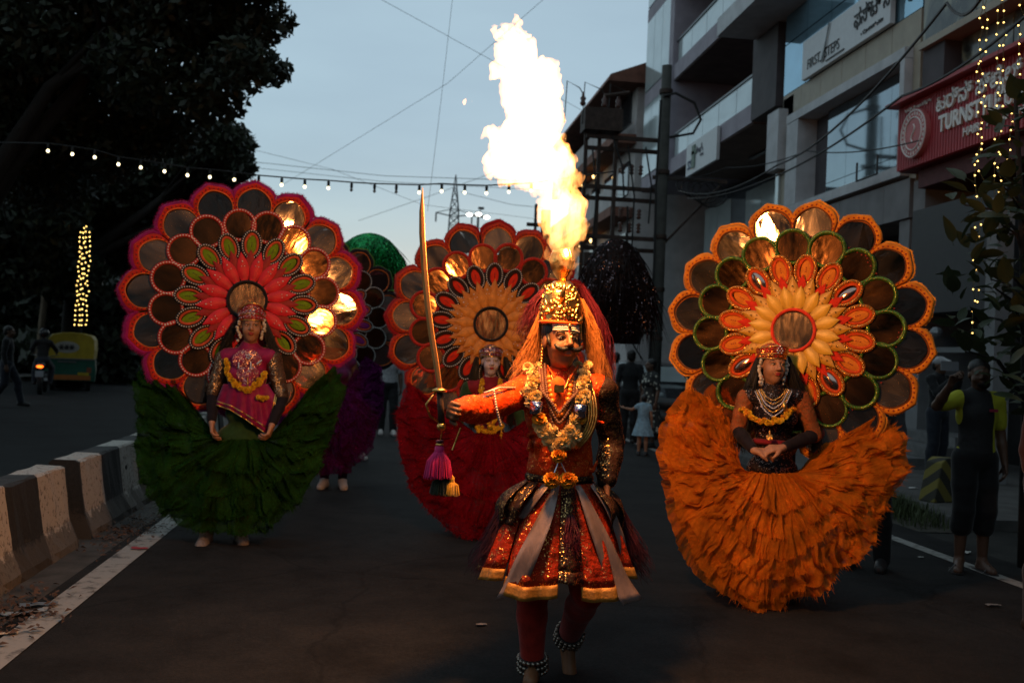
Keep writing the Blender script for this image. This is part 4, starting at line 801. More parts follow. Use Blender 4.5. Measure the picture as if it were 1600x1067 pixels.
def wheel(label, center, R, rz, cfg, N=16, rot0=0.0, tilt=0, grp='mirrored flower wheels worn on the performers\' backs', pole=True, tilts={}):
    o = np.array([center[0], center[1], 0]); t = thing('flower_wheel', label, 'costume wheel', o, rz, grp); cz = center[2]
    half = PI / N
    # shared meshes in a frame where the lobe points along +Z from the wheel centre
    qs = np.linspace(-1, 1, 25); rim = [(rim_curve(R, q_) * math.sin(-q_ * half) * -1, rim_curve(R, q_) * math.cos(q_ * half)) for q_ in qs]
    outline = rim + [(math.sin(half) * .62 * R, math.cos(half) * .62 * R), (-math.sin(half) * .62 * R, math.cos(half) * .62 * R)]
    mc = (0, .80 * R); NA = 56; ang = np.linspace(0, 2 * PI, NA, endpoint=False)
    outer = [star_hit(mc, a, outline) for a in ang]
    hole = [(mc[0] + .137 * R * math.cos(a), mc[1] + R * (.13 + .01 * max(0, math.sin(a)) ** 8) * math.sin(a)) for a in ang]
    b = MB(); b.band(outer, hole, -.026, .0, rnd=.22); m_frame = b.mesh('lobe_frame', cfg['frame'], True)
    b = MB(); b.add([(x, -.008 - .003 * math.cos((x / (.137 * R)) * 1.5), z) for x, z in hole], [tuple(range(NA))]); m_mir = b.mesh('mirror_panel', cfg['mirror'])
    mid = [((p[0] * .45 + q_[0] * .55), (p[1] * .45 + q_[1] * .55)) for p, q_ in zip(outer, hole)]; m_st = studs_on([p for p in mid if p[1] > .72 * R], 26, .0062, -.028, cfg['stud'])
    piping = MB(); piping.tube([(x, -.024, z) for x, z in shrink(hole, mc, 1.03)] + [(hole[0][0] * 1.03, -.024, hole[0][1])], .005, 5); m_pip = piping.mesh('piping', cfg['pipe'], True)
    # second ring
    c2 = (0, .645 * R); r2 = .142 * R; o2 = ell_poly(0, c2[1], r2, r2, 44); i2 = ell_poly(0, c2[1], r2 * .79, r2 * .79, 44)
    b = MB(); b.band(o2, i2, -.05, -.02, rnd=.3); m_f2 = b.mesh('ring_frame', cfg['ring'], True); b = MB(); b.add([(x, -.036, z) for x, z in i2], [tuple(range(44))]); m_m2 = b.mesh('round_mirror', cfg['mirror2']); m_s2 = studs_on(ell_poly(0, c2[1], r2 * .895, r2 * .895, 44), 34, .0068 if cfg.get('pearls') else .0045, -.051, cfg['stud2'])
    # third ring: almonds
    c3 = .468 * R; a3 = almond(c3, .122 * R, .088 * R, p=1.0); a3i = almond(c3, .098 * R, .06 * R, p=1.05); a3j = almond(c3 - .003 * R, .08 * R, .04 * R, p=1.15)
    b = MB(); b.band(a3, a3i, -.068, -.04, rnd=.2); m_f3 = b.mesh('leaf_frame', cfg['leaf_frame'], True); m_s3 = studs_on(almond(c3, .112 * R, .075 * R, p=1.0), 30, .0058, -.069, cfg['stud3'])
    b = MB(); b.band(almond(c3, .099 * R, .061 * R, p=1.05), a3j, -.062, -.045, rnd=.2); m_e3 = b.mesh('leaf_edge', cfg['leaf_edge'], True)
    b = MB(); b.dome(a3j, -.06, -.05); m_l3 = b.mesh('leaf_fill', cfg['leaf'], True); m_l3b = b.mesh('leaf_fill', cfg['leaf2'], True)
    sd = MB(); [sd.ball((0, -.06, c3 + k * .014), .0045, 6, 4) for k in (-1, 0, 1)]; m_sd = sd.mesh('leaf_seed', cfg['stud'], True)
    # petals
    def petal(r0, r1, hw, lift, y, n=11):
        P = np.zeros((n, 7, 3))
        for i in range(n):
            u = i / (n - 1); w = hw * R * (max(0, math.sin(PI * (.2 + .8 * u) ** 1.2)) ** 1.15) + .0006
            for j in range(7):
                s_ = (j - 3) / 3; P[i, j] = (s_ * w, y - lift * (1 - s_ * s_) * math.sin(PI * min(1, .15 + .8 * u)) - .012 * u, (r0 + (r1 - r0) * u) * R)
        return P
    b = MB(); b.grid(petal(.15, .415, .049, .009, -.082)); m_p = b.mesh('petal', cfg['petal'], True)
    b = MB(); b.grid(petal(.15, .34, .048, .006, -.1)); m_pi = b.mesh('inner_petal', cfg['petal2'], True)
    b = MB(); b.grid(petal(.18, .43, .043, .005, -.068)); m_pb = b.mesh('backing_petal', cfg['petal_back'], True)
    sd = MB(); sd.ball((0, -.112, .33 * R), .006, 6, 4); sd.ball((.012, -.11, .29 * R), .004, 6, 4); sd.ball((-.012, -.11, .29 * R), .004, 6, 4); m_ps = sd.mesh('petal_bead', cfg['stud3'], True)
    g = random.Random(int(R * 1000) + int(abs(center[0]) * 100))
    def put(name, me, par, a, c=None, key=None, i=0):
        M = Matrix.Translation((0, 0, cz)) @ Matrix.Rotation(tilt, 4, 'X') @ Matrix.Rotation(a, 4, 'Y')
        if c is not None:
            tx, tz = (.08, 0) if key == 'h' else tilts.get((key, i), (g.gauss(0, .03), g.gauss(0, .03))); p = Matrix.Translation((0, 0, c)); M = M @ p @ Matrix.Rotation(tx, 4, 'X') @ Matrix.Rotation(tz, 4, 'Z') @ p.inverted()
        elif name not in ('backing_board', 'fur_trim', 'hub_ring'): M = M @ Matrix.Rotation(g.gauss(0, .008), 4, 'Y') @ Matrix.Rotation(g.gauss(0, .0025), 4, 'X') @ Matrix.Scale(1 + g.gauss(0, .008), 4)
        ob = link(name, me, par); ob.matrix_local = M; return ob
    for i in range(N):
        a = rot0 + 2 * PI * i / N
        f = put('lobe_frame', m_frame, t, a); put('mirror_panel', m_mir, t, a, .8 * R, 'o', i)
        for nm, me in (('stud_row', m_st), ('piping', m_pip)):
            s = link(nm, me, f);  s.matrix_local = Matrix.Identity(4)
            if nm == 'stud_row': s['kind'] = 'stuff'
        a2 = a + half; f = put('ring_frame', m_f2, t, a2); put('round_mirror', m_m2, t, a2, .645 * R, 'r', i); s = link('stud_row', m_s2, f); s['kind'] = 'stuff'
        f = put('leaf_frame', m_f3, t, a); s = link('stud_row', m_s3, f); s['kind'] = 'stuff'; link('leaf_edge', m_e3, f); l = put('leaf_fill', m_l3b if (cfg['alt'] and i % 4 == 2) else m_l3, t, a); s = link('leaf_seed', m_sd, l); s['kind'] = 'stuff'
        put('backing_petal', m_pb, t, a); f = put('petal', m_p, t, a2); s = link('petal_bead', m_ps, f); s['kind'] = 'stuff'
        if cfg['double']: put('inner_petal', m_pi, t, a)
    b = MB(); b.band(ell_poly(0, 0, .168 * R, .168 * R, 48), ell_poly(0, 0, .142 * R, .142 * R, 48), -.125, -.09, rnd=.3); put('hub_ring', b.mesh('hub_ring', cfg['hub'], True), t, 0)
    b = MB(); b.add([(x, -.11, z) for x, z in ell_poly(0, 0, .144 * R, .144 * R, 48)], [tuple(range(48))]); put('hub_mirror', b.mesh('hub_mirror', cfg['mirror3']), t, 0, 0, 'h', 0)
    # board behind, fur round the rim
    full = [(math.sin(a) * rim_curve(R, ((a / (2 * half) + .5) % 1 - .5) * 2) * .985, math.cos(a) * rim_curve(R, ((a / (2 * half) + .5) % 1 - .5) * 2) * .985) for a in np.linspace(0, 2 * PI, N * 16, endpoint=False)]
    b = MB(); b.prism(full, 'y', .004, .024); put('backing_board', b.mesh('backing_board', cfg['board']), t, rot0)
    b = MB(); fl = cfg['fur_len']; full2 = [(x / .985, z / .985) for x, z in full]; b.tube([(x, .002, z) for x, z in full2] + [(full2[0][0], .002, full2[0][1])], fl * .5, 8)
    F = np.array(full2); T = np.roll(F, -1, 0) - np.roll(F, 1, 0); T /= np.linalg.norm(T, axis=1)[:, None]; Nn = np.stack([-T[:, 1], T[:, 0]], 1); Nn *= np.sign((Nn * F).sum(1))[:, None]
    for i in range(len(F)):
        for k in range(cfg['fur_n']):
            p = F[i] + T[i] * g.uniform(-.012, .012) * R; th = g.uniform(-1.5, 1.5); l = fl * g.uniform(.7, .95); dy = math.sin(th); dn = math.cos(th); q_ = p + Nn[i] * l * dn + T[i] * g.uniform(-.4, .4) * l; w = .0022
            b.add([(p[0] - T[i][0] * w, -.002, p[1] - T[i][1] * w), (p[0] + T[i][0] * w, -.002, p[1] + T[i][1] * w), (q_[0], -l * dy * .8, q_[1])], [(0, 1, 2)])
    put('fur_trim', b.mesh('fur_trim', cfg['fur']), t, rot0)
    if pole:
        b = MB(); b.box((0, .045, cz * .5 + .45), (.05, .03, cz + .1)); b.box((0, .06, cz - .25), (.5, .025, .05)); b.build('back_frame', MATS.get('brown_steel'), t)
    return t
def cloth(name, col, **k): return mat(name, col, k.pop('rough', .8), var=k.pop('var', .25), sc=k.pop('sc', 20), bump=.3, bsc=120, sheen=.2, spec=.2, **k)
M_MIR = foil('mirror_film', (.72, .6, .53), .045, .1, (6, 6, 2.2)); M_MIR2 = foil('copper_film', (.5, .25, .12), .05, .11, (6, 6, 2.5)); M_MIR3 = foil('hub_film', (.62, .48, .4), .12, .2, (7, 7, 2))
M_PEARL = mat('pearl', (.75, .68, .62), .25, var=0, bump=0); M_DARKDOT = mat('dark_stud', (.05, .01, .008), .4, var=0, bump=0); M_REDDOT = mat('red_stud', (.3, .02, .01), .4, var=0, bump=0); M_GOLDS = mat('gold_stud', (.8, .45, .12), .25, 1, var=0, bump=0)
M_BLK = cloth('black_felt', (.012, .011, .012)); M_GREENR = sequin('green_trim', (.05, .16, .015), (.4, .5, .1), 260, .35); M_ORG = sequin('orange_trim', (.58, .15, .012), (.9, .5, .12), 260, .35); M_YEL = mat('yellow_petal', (.58, .27, .015), .42, var=.25, sc=18, spec=.5, stretch=(1, 1, .4)); M_YELT = M_YEL
CFG_R = dict(frame=cloth('amber_felt', (.62, .2, .012)), mirror=M_MIR, stud=M_REDDOT, pipe=cloth('brown_piping', (.16, .04, .008)), ring=M_GREENR, mirror2=M_MIR2, stud2=M_GOLDS, leaf_frame=M_ORG, stud3=M_GOLDS, leaf_edge=cloth('scarlet_edge', (.6, .07, .01)), leaf=cloth('orange_leaf', (.65, .2, .02)), leaf2=foil('leaf_film', (.6, .4, .32), .12, .2), alt=True, petal=M_YEL, petal2=mat('gold_petal', (.62, .34, .03), .35, var=.25, sc=18, stretch=(1, 1, .4)), petal_back=cloth('scarlet_petal', (.6, .03, .01)), double=True, hub=cloth('red_hub', (.75, .05, .02)), mirror3=M_MIR3, board=cloth('orange_board', (.4, .12, .02)), fur=cloth('amber_fur', (.75, .3, .03)), fur_len=.014, fur_n=14)
CFG_L = dict(frame=cloth('red_felt', (.5, .025, .012)), mirror=M_MIR, stud=M_DARKDOT, pipe=cloth('orange_piping', (.7, .16, .03)), ring=cloth('crimson_ring', (.5, .025, .015)), mirror2=M_MIR2, stud2=M_PEARL, pearls=True, leaf_frame=M_BLK, stud3=M_PEARL, leaf_edge=cloth('brick_edge', (.5, .08, .03)), leaf=cloth('green_leaf', (.15, .26, .008)), leaf2=cloth('green_leaf', (.15, .26, .008)), alt=False, petal=mat('rose_petal', (.6, .014, .03), .5, var=.25, sc=14, spec=.3), petal2=mat('rose_petal_inner', (.8, .06, .05), .4, var=.3, sc=14), petal_back=mat('rose_petal_back', (.3, .006, .014), .55, var=.25, sc=14, spec=.3), double=False, hub=M_BLK, mirror3=M_MIR3, board=cloth('dark_board', (.03, .012, .012)), fur=cloth('magenta_fur', (.3, .008, .12)), fur_len=.046, fur_n=44)
CFG_M = dict(frame=cloth('brick_felt', (.42, .03, .01)), mirror=M_MIR, stud=M_DARKDOT, pipe=cloth('orange_piping', (.7, .16, .03)), ring=cloth('crimson_ring', (.5, .025, .015)), mirror2=M_MIR2, stud2=M_REDDOT, pearls=True, leaf_frame=M_BLK, stud3=M_PEARL, leaf_edge=cloth('black_edge', (.03, .012, .01)), leaf=cloth('vermilion_leaf', (.6, .03, .01)), leaf2=cloth('vermilion_leaf', (.6, .03, .01)), alt=False, petal=mat('ochre_petal', (.45, .15, .012), .5, var=.25, sc=18), petal2=mat('ochre_inner', (.58, .2, .02), .5, var=.3, sc=18), petal_back=mat('ochre_back', (.5, .16, .02), .5, var=.25, sc=18), double=True, hub=M_BLK, mirror3=M_MIR3, board=cloth('dark_board', (.03, .012, .012)), fur=cloth('wine_fur', (.3, .008, .015)), fur_len=.034, fur_n=22)
CFG_B = dict(CFG_L, frame=cloth('black_felt', (.012, .011, .012)), fur=cloth('lime_fur', (.12, .3, .05)), fur_len=.02, mirror=M_MIR, ring=M_BLK, leaf=cloth('purple_leaf', (.2, .02, .2)), petal=mat('purple_petal', (.25, .02, .2), .5, var=.2))
DL, DM, DR, D0 = 7.75, 8.55, 6.6, 4.66
# ---------------------------------------------------------------- wheels in place
wheel('pink fur rimmed flower wheel behind the green skirted performer', at(385, 470, DL + .22), .95, math.radians(12), CFG_L, rot0=.03)
wheel('orange and yellow flower wheel behind the orange skirted performer', at(1243, 517, DR + .22), .90, math.radians(-31), CFG_R, rot0=PI / 16 * .7)
wheel('dark red flower wheel behind the flame bearer', at(766, 507, DM + .22), .92, math.radians(-3), CFG_M, rot0=.04)
wheel('lime rimmed dark wheel glimpsed behind the pink rimmed wheel', at(508, 500, 11.2), .93, math.radians(14), CFG_B, rot0=.1)
# ================================================================ PEOPLE
def unit(v): v = np.array(v, float); return v / (np.linalg.norm(v) + 1e-9)
M_SKIN = mat('skin_brown', (.34, .165, .095), .5, var=.12, sc=14, bump=.08, spec=.4); M_SKIND = mat('skin_dark', (.1, .05, .03), .5, var=.12, sc=14, bump=.08); M_SKINP = mat('skin_powdered', (.5, .4, .4), .6, var=.1, sc=14, bump=.05)
M_HAIR = mat('black_hair', (.01, .008, .007), .45, var=.3, sc=60, bump=.5, bsc=90, stretch=(1, 1, .12)); M_EYEW = mat('eye_white', (.6, .55, .5), .3, var=0, bump=0); M_IRIS = mat('iris', (.012, .008, .006), .15, var=0, bump=0); M_LIPS = mat('lip_red', (.3, .03, .03), .4, var=.1, bump=0); M_GOLD = mat('gold_metal', (.85, .47, .13), .28, 1, var=.25, sc=40, bump=.3, bsc=60); M_SILV = mat('silver_gem', (.8, .82, .9), .15, .6, var=0, bump=0)
M_WHITEF = mat('white_flower', (.55, .5, .42), .7, var=.2, bump=0); M_SOLE = mat('shoe_sole', (.35, .2, .15), .6, var=.1, bump=0); M_SHOEW = mat('shoe_white', (.55, .5, .47), .5, var=.1, bump=0); M_SHOED = mat('shoe_dark', (.02, .018, .018), .5, var=.1, bump=0)
def hand(s, w, d, n, thumb, curl=.35, sc=1.0, spread=1.0):
    w = np.array(w); d = unit(d); n = unit(np.array(n) - d * np.dot(n, d)); t = np.cross(d, n) * thumb; L = (.072, .082, .076, .058)
    for i in range(4):
        off = (1.5 - i) * .0185 * spread; b = w + (d * (.082 - .004 * abs(i - 1.2)) + t * off) * sc; s.cone(w + t * off * .5 * sc + d * .01, b, .0155 * sc, .0118 * sc, .012)
        c1 = curl * (.8 + .12 * i); p1 = b + (d * math.cos(c1) + n * math.sin(c1)) * L[i] * .45 * sc; c2 = c1 + curl * 1.1; p2 = p1 + (d * math.cos(c2) + n * math.sin(c2)) * L[i] * .32 * sc; c3 = c2 + curl * .7; p3 = p2 + (d * math.cos(c3) + n * math.sin(c3)) * L[i] * .25 * sc
        s.cone(b, p1, .0103 * sc, .0094 * sc, .003); s.cone(p1, p2, .0094 * sc, .0086 * sc, .003); s.cone(p2, p3, .0086 * sc, .007 * sc, .003)
    a = w + (d * .028 + t * .022) * sc; b = a + unit(d * .7 + t * .65 + n * .35) * .04 * sc; e = b + unit(d * .85 + t * .2 + n * (.25 + curl * .8)) * .034 * sc; s.cone(a, b, .0165 * sc, .0125 * sc, .01); s.cone(b, e, .0118 * sc, .0085 * sc, .003)
def head_rot(yaw=0, pitch=0, roll=0):
    cy_, sy_ = math.cos(yaw), math.sin(yaw); cp, sp_ = math.cos(pitch), math.sin(pitch); c, q_ = math.cos(roll), math.sin(roll)
    return np.array([[cy_, -sy_, 0], [sy_, cy_, 0], [0, 0, 1]]) @ np.array([[c, 0, q_], [0, 1, 0], [-q_, 0, c]]) @ np.array([[1, 0, 0], [0, cp, -sp_], [0, sp_, cp]])
def head(s, c, M, sc=1.0):
    c = np.array(c); f = lambda *p: c + M @ (np.array(p) * sc); r = lambda *q_: np.array(q_) * sc
    s.ell(f(0, .018, .045), r(.076, .094, .082), M, .02); s.ell(f(0, -.022, -.02), r(.064, .072, .09), M, .03); s.cone(f(0, -.05, -.088), f(0, -.03, -.07), .026 * sc, .04 * sc, .03)
    s.ell(f(-.036, -.058, -.03), r(.026, .026, .026), M, .025); s.ell(f(.036, -.058, -.03), r(.026, .026, .026), M, .025)
    s.cone(f(0, -.088, .026), f(0, -.112, -.016), .0085 * sc, .0125 * sc, .014); s.ell(f(-.012, -.1, -.022), r(.009, .011, .008), M, .006); s.ell(f(.012, -.1, -.022), r(.009, .011, .008), M, .006)
    s.cone(f(-.042, -.074, .034), f(.042, -.074, .034), .012 * sc, None, .018)
    for x in (-.031, .031):
        s.ell(f(x, -.098, .013), r(.019, .014, .0105), M, .012, True); s.ell(f(x * 1.0, -.074, .013), r(.0155, .0145, .0135), M, .003)
        s.ell(f(x * 2.48, .012, .0), r(.008, .021, .03), M, .008)
    s.ell(f(0, -.09, -.047), r(.021, .011, .006), M, .006); s.ell(f(0, -.088, -.058), r(.018, .011, .007), M, .006); s.ell(f(0, -.105, -.0525), r(.022, .008, .0016), M, .003, True)
def face_parts(t, c, M, sc=1.0, lips=None, brow=None, browr=.0042, eyes=True, iris=True):
    c = np.array(c); f = lambda *p: c + M @ (np.array(p) * sc)
    for x in (-1, 1):
        if eyes:
            b = MB(); b.ball((0, 0, 0), .0148 * sc, 10, 6, ax=(1.12, 1, .45)); o = b.build('eye', M_EYEW, t, True, f(.031 * x, -.0755, .013)); o.rotation_euler = Matrix(M.tolist()).to_euler()
            k = MB(); k.ball((.002, -.0105 * sc, .0), .0072 * sc, 8, 5, ax=(1, .8, .85)); k.build('iris', M_IRIS, o, True)
        b = MB(); b.tube([f(x * q_, -.083 + .22 * (q_ - .03) ** 1 * .35, .03 + .010 * math.sin((q_ - .012) / .045 * 2.6)) for q_ in np.linspace(.011, .056, 7)], [browr * .7 * sc, browr * 1.2 * sc, browr * 1.25 * sc, browr * 1.15 * sc, browr * sc, browr * .8 * sc, browr * .35 * sc], 6); b.build('eyebrow', brow or M_HAIR, t, True)
        if eyes:
            b = MB(); b.tube([f(.031 * x + q_, -.0895 + 9 * q_ * q_, .0195 - 18 * q_ * q_) for q_ in np.linspace(-.018, .019, 7)], [.001, .0022, .0028, .003, .0028, .0024, .001], 5); b.build('eyelid_line', M_HAIR, t, True)
    b = SDF(); b.ell(f(0, -.0925, -.047), np.array([.0215, .0105, .0062]) * sc, M, .004); b.ell(f(0, -.0905, -.0575), np.array([.0185, .0105, .007]) * sc, M, .004); b.ell(f(0, -.106, -.0525), np.array([.022, .006, .0014]) * sc, M, .002, True); b.build('lips', lips or M_LIPS, t, h=.0028)
SJ = dict(pel=(0, .01, .93), waist=(0, 0, 1.07), chest=(0, 0, 1.26), neck=(0, .015, 1.43), head=(0, -.012, 1.585), sL=(.172, .01, 1.385), sR=(-.172, .01, 1.385), eL=(.225, .03, 1.12), eR=(-.225, .03, 1.12), wL=(.235, -.03, .88), wR=(-.235, -.03, .88), hL=(.085, .01, .91), hR=(-.085, .01, .91), kL=(.095, -.015, .5), kR=(-.095, -.015, .5), aL=(.1, .02, .085), aR=(-.1, .02, .085), tL=(.125, -.14, .03), tR=(-.125, -.14, .03))
def joints(h=1.7, fem=False, **ov):
    k = h / 1.7; J = {n: np.array(p) * k for n, p in SJ.items()}
    if fem:
        for n in ('sL', 'sR'): J[n] = J[n] * np.array([.9, 1, 1])
    for n, p in ov.items(): J[n] = np.array(p, float)
    J['k'] = k; J['fem'] = fem; return J
def torso(s, J, off=0, k=.03, hips=True, low=True):
    q_ = J['k']; pel, wa, ch, ne = J['pel'], J['waist'], J['chest'], J['neck']; fm = J['fem']
    if low: s.ell(pel, np.array([.152 if not fm else .16, .108, .115]) * q_ + off, None, k)
    s.ell(wa, np.array([.128 if not fm else .112, .092, .13]) * q_ + off, None, k + .03); s.ell(ch + np.array([0, .005, 0]), np.array([.152 if not fm else .135, .105, .15]) * q_ + off, None, k + .03)
    if fm:
        for x in (-.06, .06): s.ell(ch + np.array([x, -.085, .0]) * q_, np.array([.055, .05, .05]) * q_ + off, None, .03)
    s.cone(J['sL'] * .85 + ne * .15, J['sR'] * .85 + ne * .15, .055 * q_ + off, None, .04); s.cone(ne, ne + np.array([0, 0, -.06]) * q_, .06 * q_ + off, .07 * q_ + off, .04)
def arm(s, J, sd, off=0, a=0.0, b=2.0, k=.015):
    q_ = J['k']; S, E, W = J['s' + sd], J['e' + sd], J['w' + sd]; thin = .88 if J['fem'] else 1; P = [S, (S + E) / 2, E, (E * .62 + W * .38), W]; R_ = [.056, .047, .041, .041, .027]; T = [0, .5, 1, 1.38, 2]
    pts, rs = [], []
    for i in range(5):
        if a <= T[i] <= b: pts.append(P[i]); rs.append(R_[i] * q_ * thin + off)
        if i < 4 and T[i] < b < T[i + 1]: u = (b - T[i]) / (T[i + 1] - T[i]); pts.append(P[i] + (P[i + 1] - P[i]) * u); rs.append((R_[i] + (R_[i + 1] - R_[i]) * u) * q_ * thin + off)
    s.chain(pts, rs, k)
def leg(s, J, sd, off=0, end=1.0, k=.02, flare=0):
    q_ = J['k']; H_, K, A = J['h' + sd], J['k' + sd], J['a' + sd]; P = [H_, (H_ + K) / 2, K, K * .68 + A * .32 + np.array([0, .018, 0]), A]; R_ = [.09, .075, .056, .054, .036]; n = {1.0: 5, .6: 4, .5: 3}[end]
    s.chain(P[:n], [r * q_ + off + flare * i for i, r in enumerate(R_[:n])], k)
def foot(s, J, sd, off=0):
    q_ = J['k']; A, T = J['a' + sd], J['t' + sd]; heel = A + unit((A - T) * np.array([1, 1, 0])) * .035 * q_ + np.array([0, 0, -.045 * q_]); s.cone(A, heel, .036 * q_ + off, .034 * q_ + off, .02); s.cone(heel, T, .034 * q_ + off, .03 * q_ + off, .015); s.cone(A, T, .034 * q_ + off, .027 * q_ + off, .02)
def body(t, J, skin, h=.014, M=None, sc=None, hands=None, fineh=.006, feet=True, neck_to=None, headfine=.005):
    s = SDF(); torso(s, J); q_ = J['k']; M = np.eye(3) if M is None else M; sc = sc or q_
    s.cone(J['neck'], J['head'] + M @ np.array([0, .012, -.05]) * sc, .05 * q_, .046 * q_, .03); fine = [(J['head'], .13 * sc, headfine)]
    for sd, sg in (('L', 1), ('R', -1)):
        arm(s, J, sd); leg(s, J, sd); foot(s, J, sd)
        hd = (hands or {}).get(sd) or dict(d=J['w' + sd] - J['e' + sd], n=(-sg, .2, 0), th=sg, curl=.35)
        hand(s, J['w' + sd], hd['d'], hd['n'], hd['th'], hd.get('curl', .35), q_ * hd.get('sc', 1.0)); fine.append((J['w' + sd] + unit(hd['d']) * .08 * q_, .11 * q_, fineh))
    head(s, J['head'], M, sc); return s.build('body', skin, t, h=h, fine=fine)
def hair_cap(t, J, M, sc, m, long=False, low=-.03):
    s = SDF(); c = J['head']; f = lambda *p: c + M @ (np.array(p) * sc); s.ell(f(0, .026, .055), np.array([.084, .098, .085]) * sc, M, .01); s.ell(f(0, .06, -.0), np.array([.07, .06, .08]) * sc, M, .02)
    s.ell(f(0, -.1, low), np.array([.075, .075, .085]) * sc, M, .01, True)
    return s.build('hair', m, t, h=.008)
def shoes(t, J, m, sole=None, off=.012):
    for sd in 'LR':
        s = SDF(); foot(s, J, sd, off); o = s.build('shoe', m, t, h=.01)
        if sole: A, T = J['a' + sd], J['t' + sd]; b = SDF(); z = np.array([0, 0, -.02]); hl = np.array([A[0], A[1], T[2]]) + unit((A - T) * np.array([1, 1, 0])) * .04; b.cone(hl + z * .6, T + z * .6, .042, .04, .01); bo = b.build('sole', sole, o, h=.012); bo.scale = (1, 1, .45); bo.location = (0, 0, T[2] * .52)
def crowd(label, base, face, h=1.7, shirt=None, pants=None, skin=None, hairm=None, fem=False, grp=None, sleeve=.8, dress=None, shoe=None, ov={}, hands=None, hl=1.0, res=.018, yaw=0, shorts=False):
    t = thing('person', label, 'person', base, face, grp); J = joints(h, fem, **{k: np.array(v) * h / 1.7 for k, v in ov.items()}); M = head_rot(yaw); body(t, J, skin or M_SKIND, h=res, M=M, hands=hands, fineh=.009, headfine=.007); hair_cap(t, J, M, J['k'], hairm or M_HAIR)
    s = SDF(); torso(s, J, .018, low=True)
    for sd in 'LR': arm(s, J, sd, .014, 0, sleeve)
    s.build('shirt', shirt, t, h=res * .8)
    if dress:
        b = MB(); P = np.zeros((7, 36, 3)); k = J['k']; pl = J['waist']
        for i in range(7):
            u = i / 6; r = (.13 + .17 * u ** .8) * k
            for j in range(36): a = 2 * PI * j / 36; P[i, j] = (pl[0] + r * math.cos(a) * (1 + .06 * u * math.sin(9 * a)), pl[1] + r * .85 * math.sin(a) * (1 + .06 * u * math.sin(9 * a)), pl[2] - u * dress * k)
        b.grid(P, close=True); b.build('dress_skirt', shirt, t, True)
    else:
        for sd in 'L',: pass
        s = SDF(); s.ell(J['pel'], np.array([.155, .112, .11]) * J['k'] + .02, None, .03)
        for sd in 'LR': leg(s, J, sd, .016, .6 if shorts else 1.0, flare=.006 if shorts else .004)
        s.build('shorts' if shorts else 'trousers', pants, t, h=res * .8)
    if shoe: shoes(t, J, shoe)
    return t, J
# ---------------------------------------------------------------- ornaments
def flower_mesh(name, m, petals=9, layers=3):
    b = MB(); g = random.Random(4)
    for l in range(layers):
        for k in range(petals):
            a = 2 * PI * k / petals + l * .5; el = .15 + l * .5; d = np.array([math.cos(a) * math.cos(el), math.sin(a) * math.cos(el), math.sin(el)]); s_ = np.array([-math.sin(a), math.cos(a), 0]) * .3; u = np.array([-math.cos(a) * math.sin(el), -math.sin(a) * math.sin(el), math.cos(el)])
            b.add([d * .25 - s_ * .5, d * .25 + s_ * .5, d * .8 + s_, d + u * .1 * g.random(), d * .8 - s_], [(0, 1, 2, 3, 4)])
            b.add([-d * .25 * np.array([1, 1, 1]) - s_ * .5, -d * .25 + s_ * .5, -d * .8 + s_, -d, -d * .8 - s_], [(0, 1, 2, 3, 4)])
    b.ball((0, 0, 0), .5, 6, 4); return b.mesh(name, m)
def smooth_path(pts, n):
    P = np.array(pts, float); d = np.linalg.norm(np.diff(P, axis=0), axis=1); c = np.concatenate([[0], np.cumsum(d)]); u = np.linspace(0, c[-1], n); Q = np.stack([np.interp(u, c, P[:, i]) for i in range(3)], 1)
    for _ in range(2): Q[1:-1] = (Q[:-2] + 2 * Q[1:-1] + Q[2:]) / 4
    return Q
def garland(t, pts, n, r, fm, m_str=None, jit=.25, rows=1, name='garland'):
    Q = smooth_path(pts, n); b = MB(); b.tube(list(Q), r * .35, 6); go = b.build(name, m_str or M_GOLD, t); g = random.Random(n)
    for p in Q:
        for k in range(rows):
            o = link('flower', fm[g.randrange(len(fm))], go, p + np.array([g.gauss(0, r * jit), g.gauss(0, r * jit), g.gauss(0, r * jit)]), (g.uniform(0, 6), g.uniform(0, 6), g.uniform(0, 6))); s_ = r * g.uniform(.85, 1.2); o.scale = (s_,) * 3
    return go
def beads(t, pts, n, r, m, name='bead_necklace'):
    Q = smooth_path(pts, n); b = MB(); b.tube(list(Q), r * .3, 4)
    for p in Q: b.ball(p, r, 7, 5)
    return tag(b.build(name, m, t, True), kind='stuff')
def ribbon(t, name, pts, widths, m, side=(1, 0, 0), wav=.0, n=16, k=5):
    Q = smooth_path(pts, n); W = np.interp(np.linspace(0, 1, n), np.linspace(0, 1, len(widths)), widths); P = np.zeros((n, k, 3)); sd = unit(side)
    for i in range(n):
        for j in range(k): u = j / (k - 1) - .5; P[i, j] = Q[i] + sd * u * W[i] + np.array([0, -1, 0]) * wav * math.cos(u * 9 + i * .3)
    b = MB(); b.grid(P); o = b.build(name, m, t, True); sm = o.modifiers.new('solid', 'SOLIDIFY'); sm.thickness = .003; return o
def strands(t, name, roots, guide, n, spread, r, m, seed=0, wob=.01):
    """bundle of hair locks; roots/guide are centre line points, spread the half width at each"""
    g = np.random.default_rng(seed); Q = smooth_path(guide, 9); S = np.interp(np.linspace(0, 1, 9), np.linspace(0, 1, len(spread)), spread); b = MB()
    for k in range(n):
        o = g.normal(size=3); o /= np.linalg.norm(o); o *= g.random() ** .5; ph = g.uniform(0, 6); L = g.integers(7, 10)
        pts = [Q[i] + o * S[i] + np.array([wob * math.sin(ph + i * 1.3), wob * math.cos(ph * 2 + i), 0]) * (i / 8) for i in range(L)]; b.tube(pts, [r * (1 - .75 * i / L) for i in range(L)], 3, caps=False)
    return b.build(name, m, t, True)
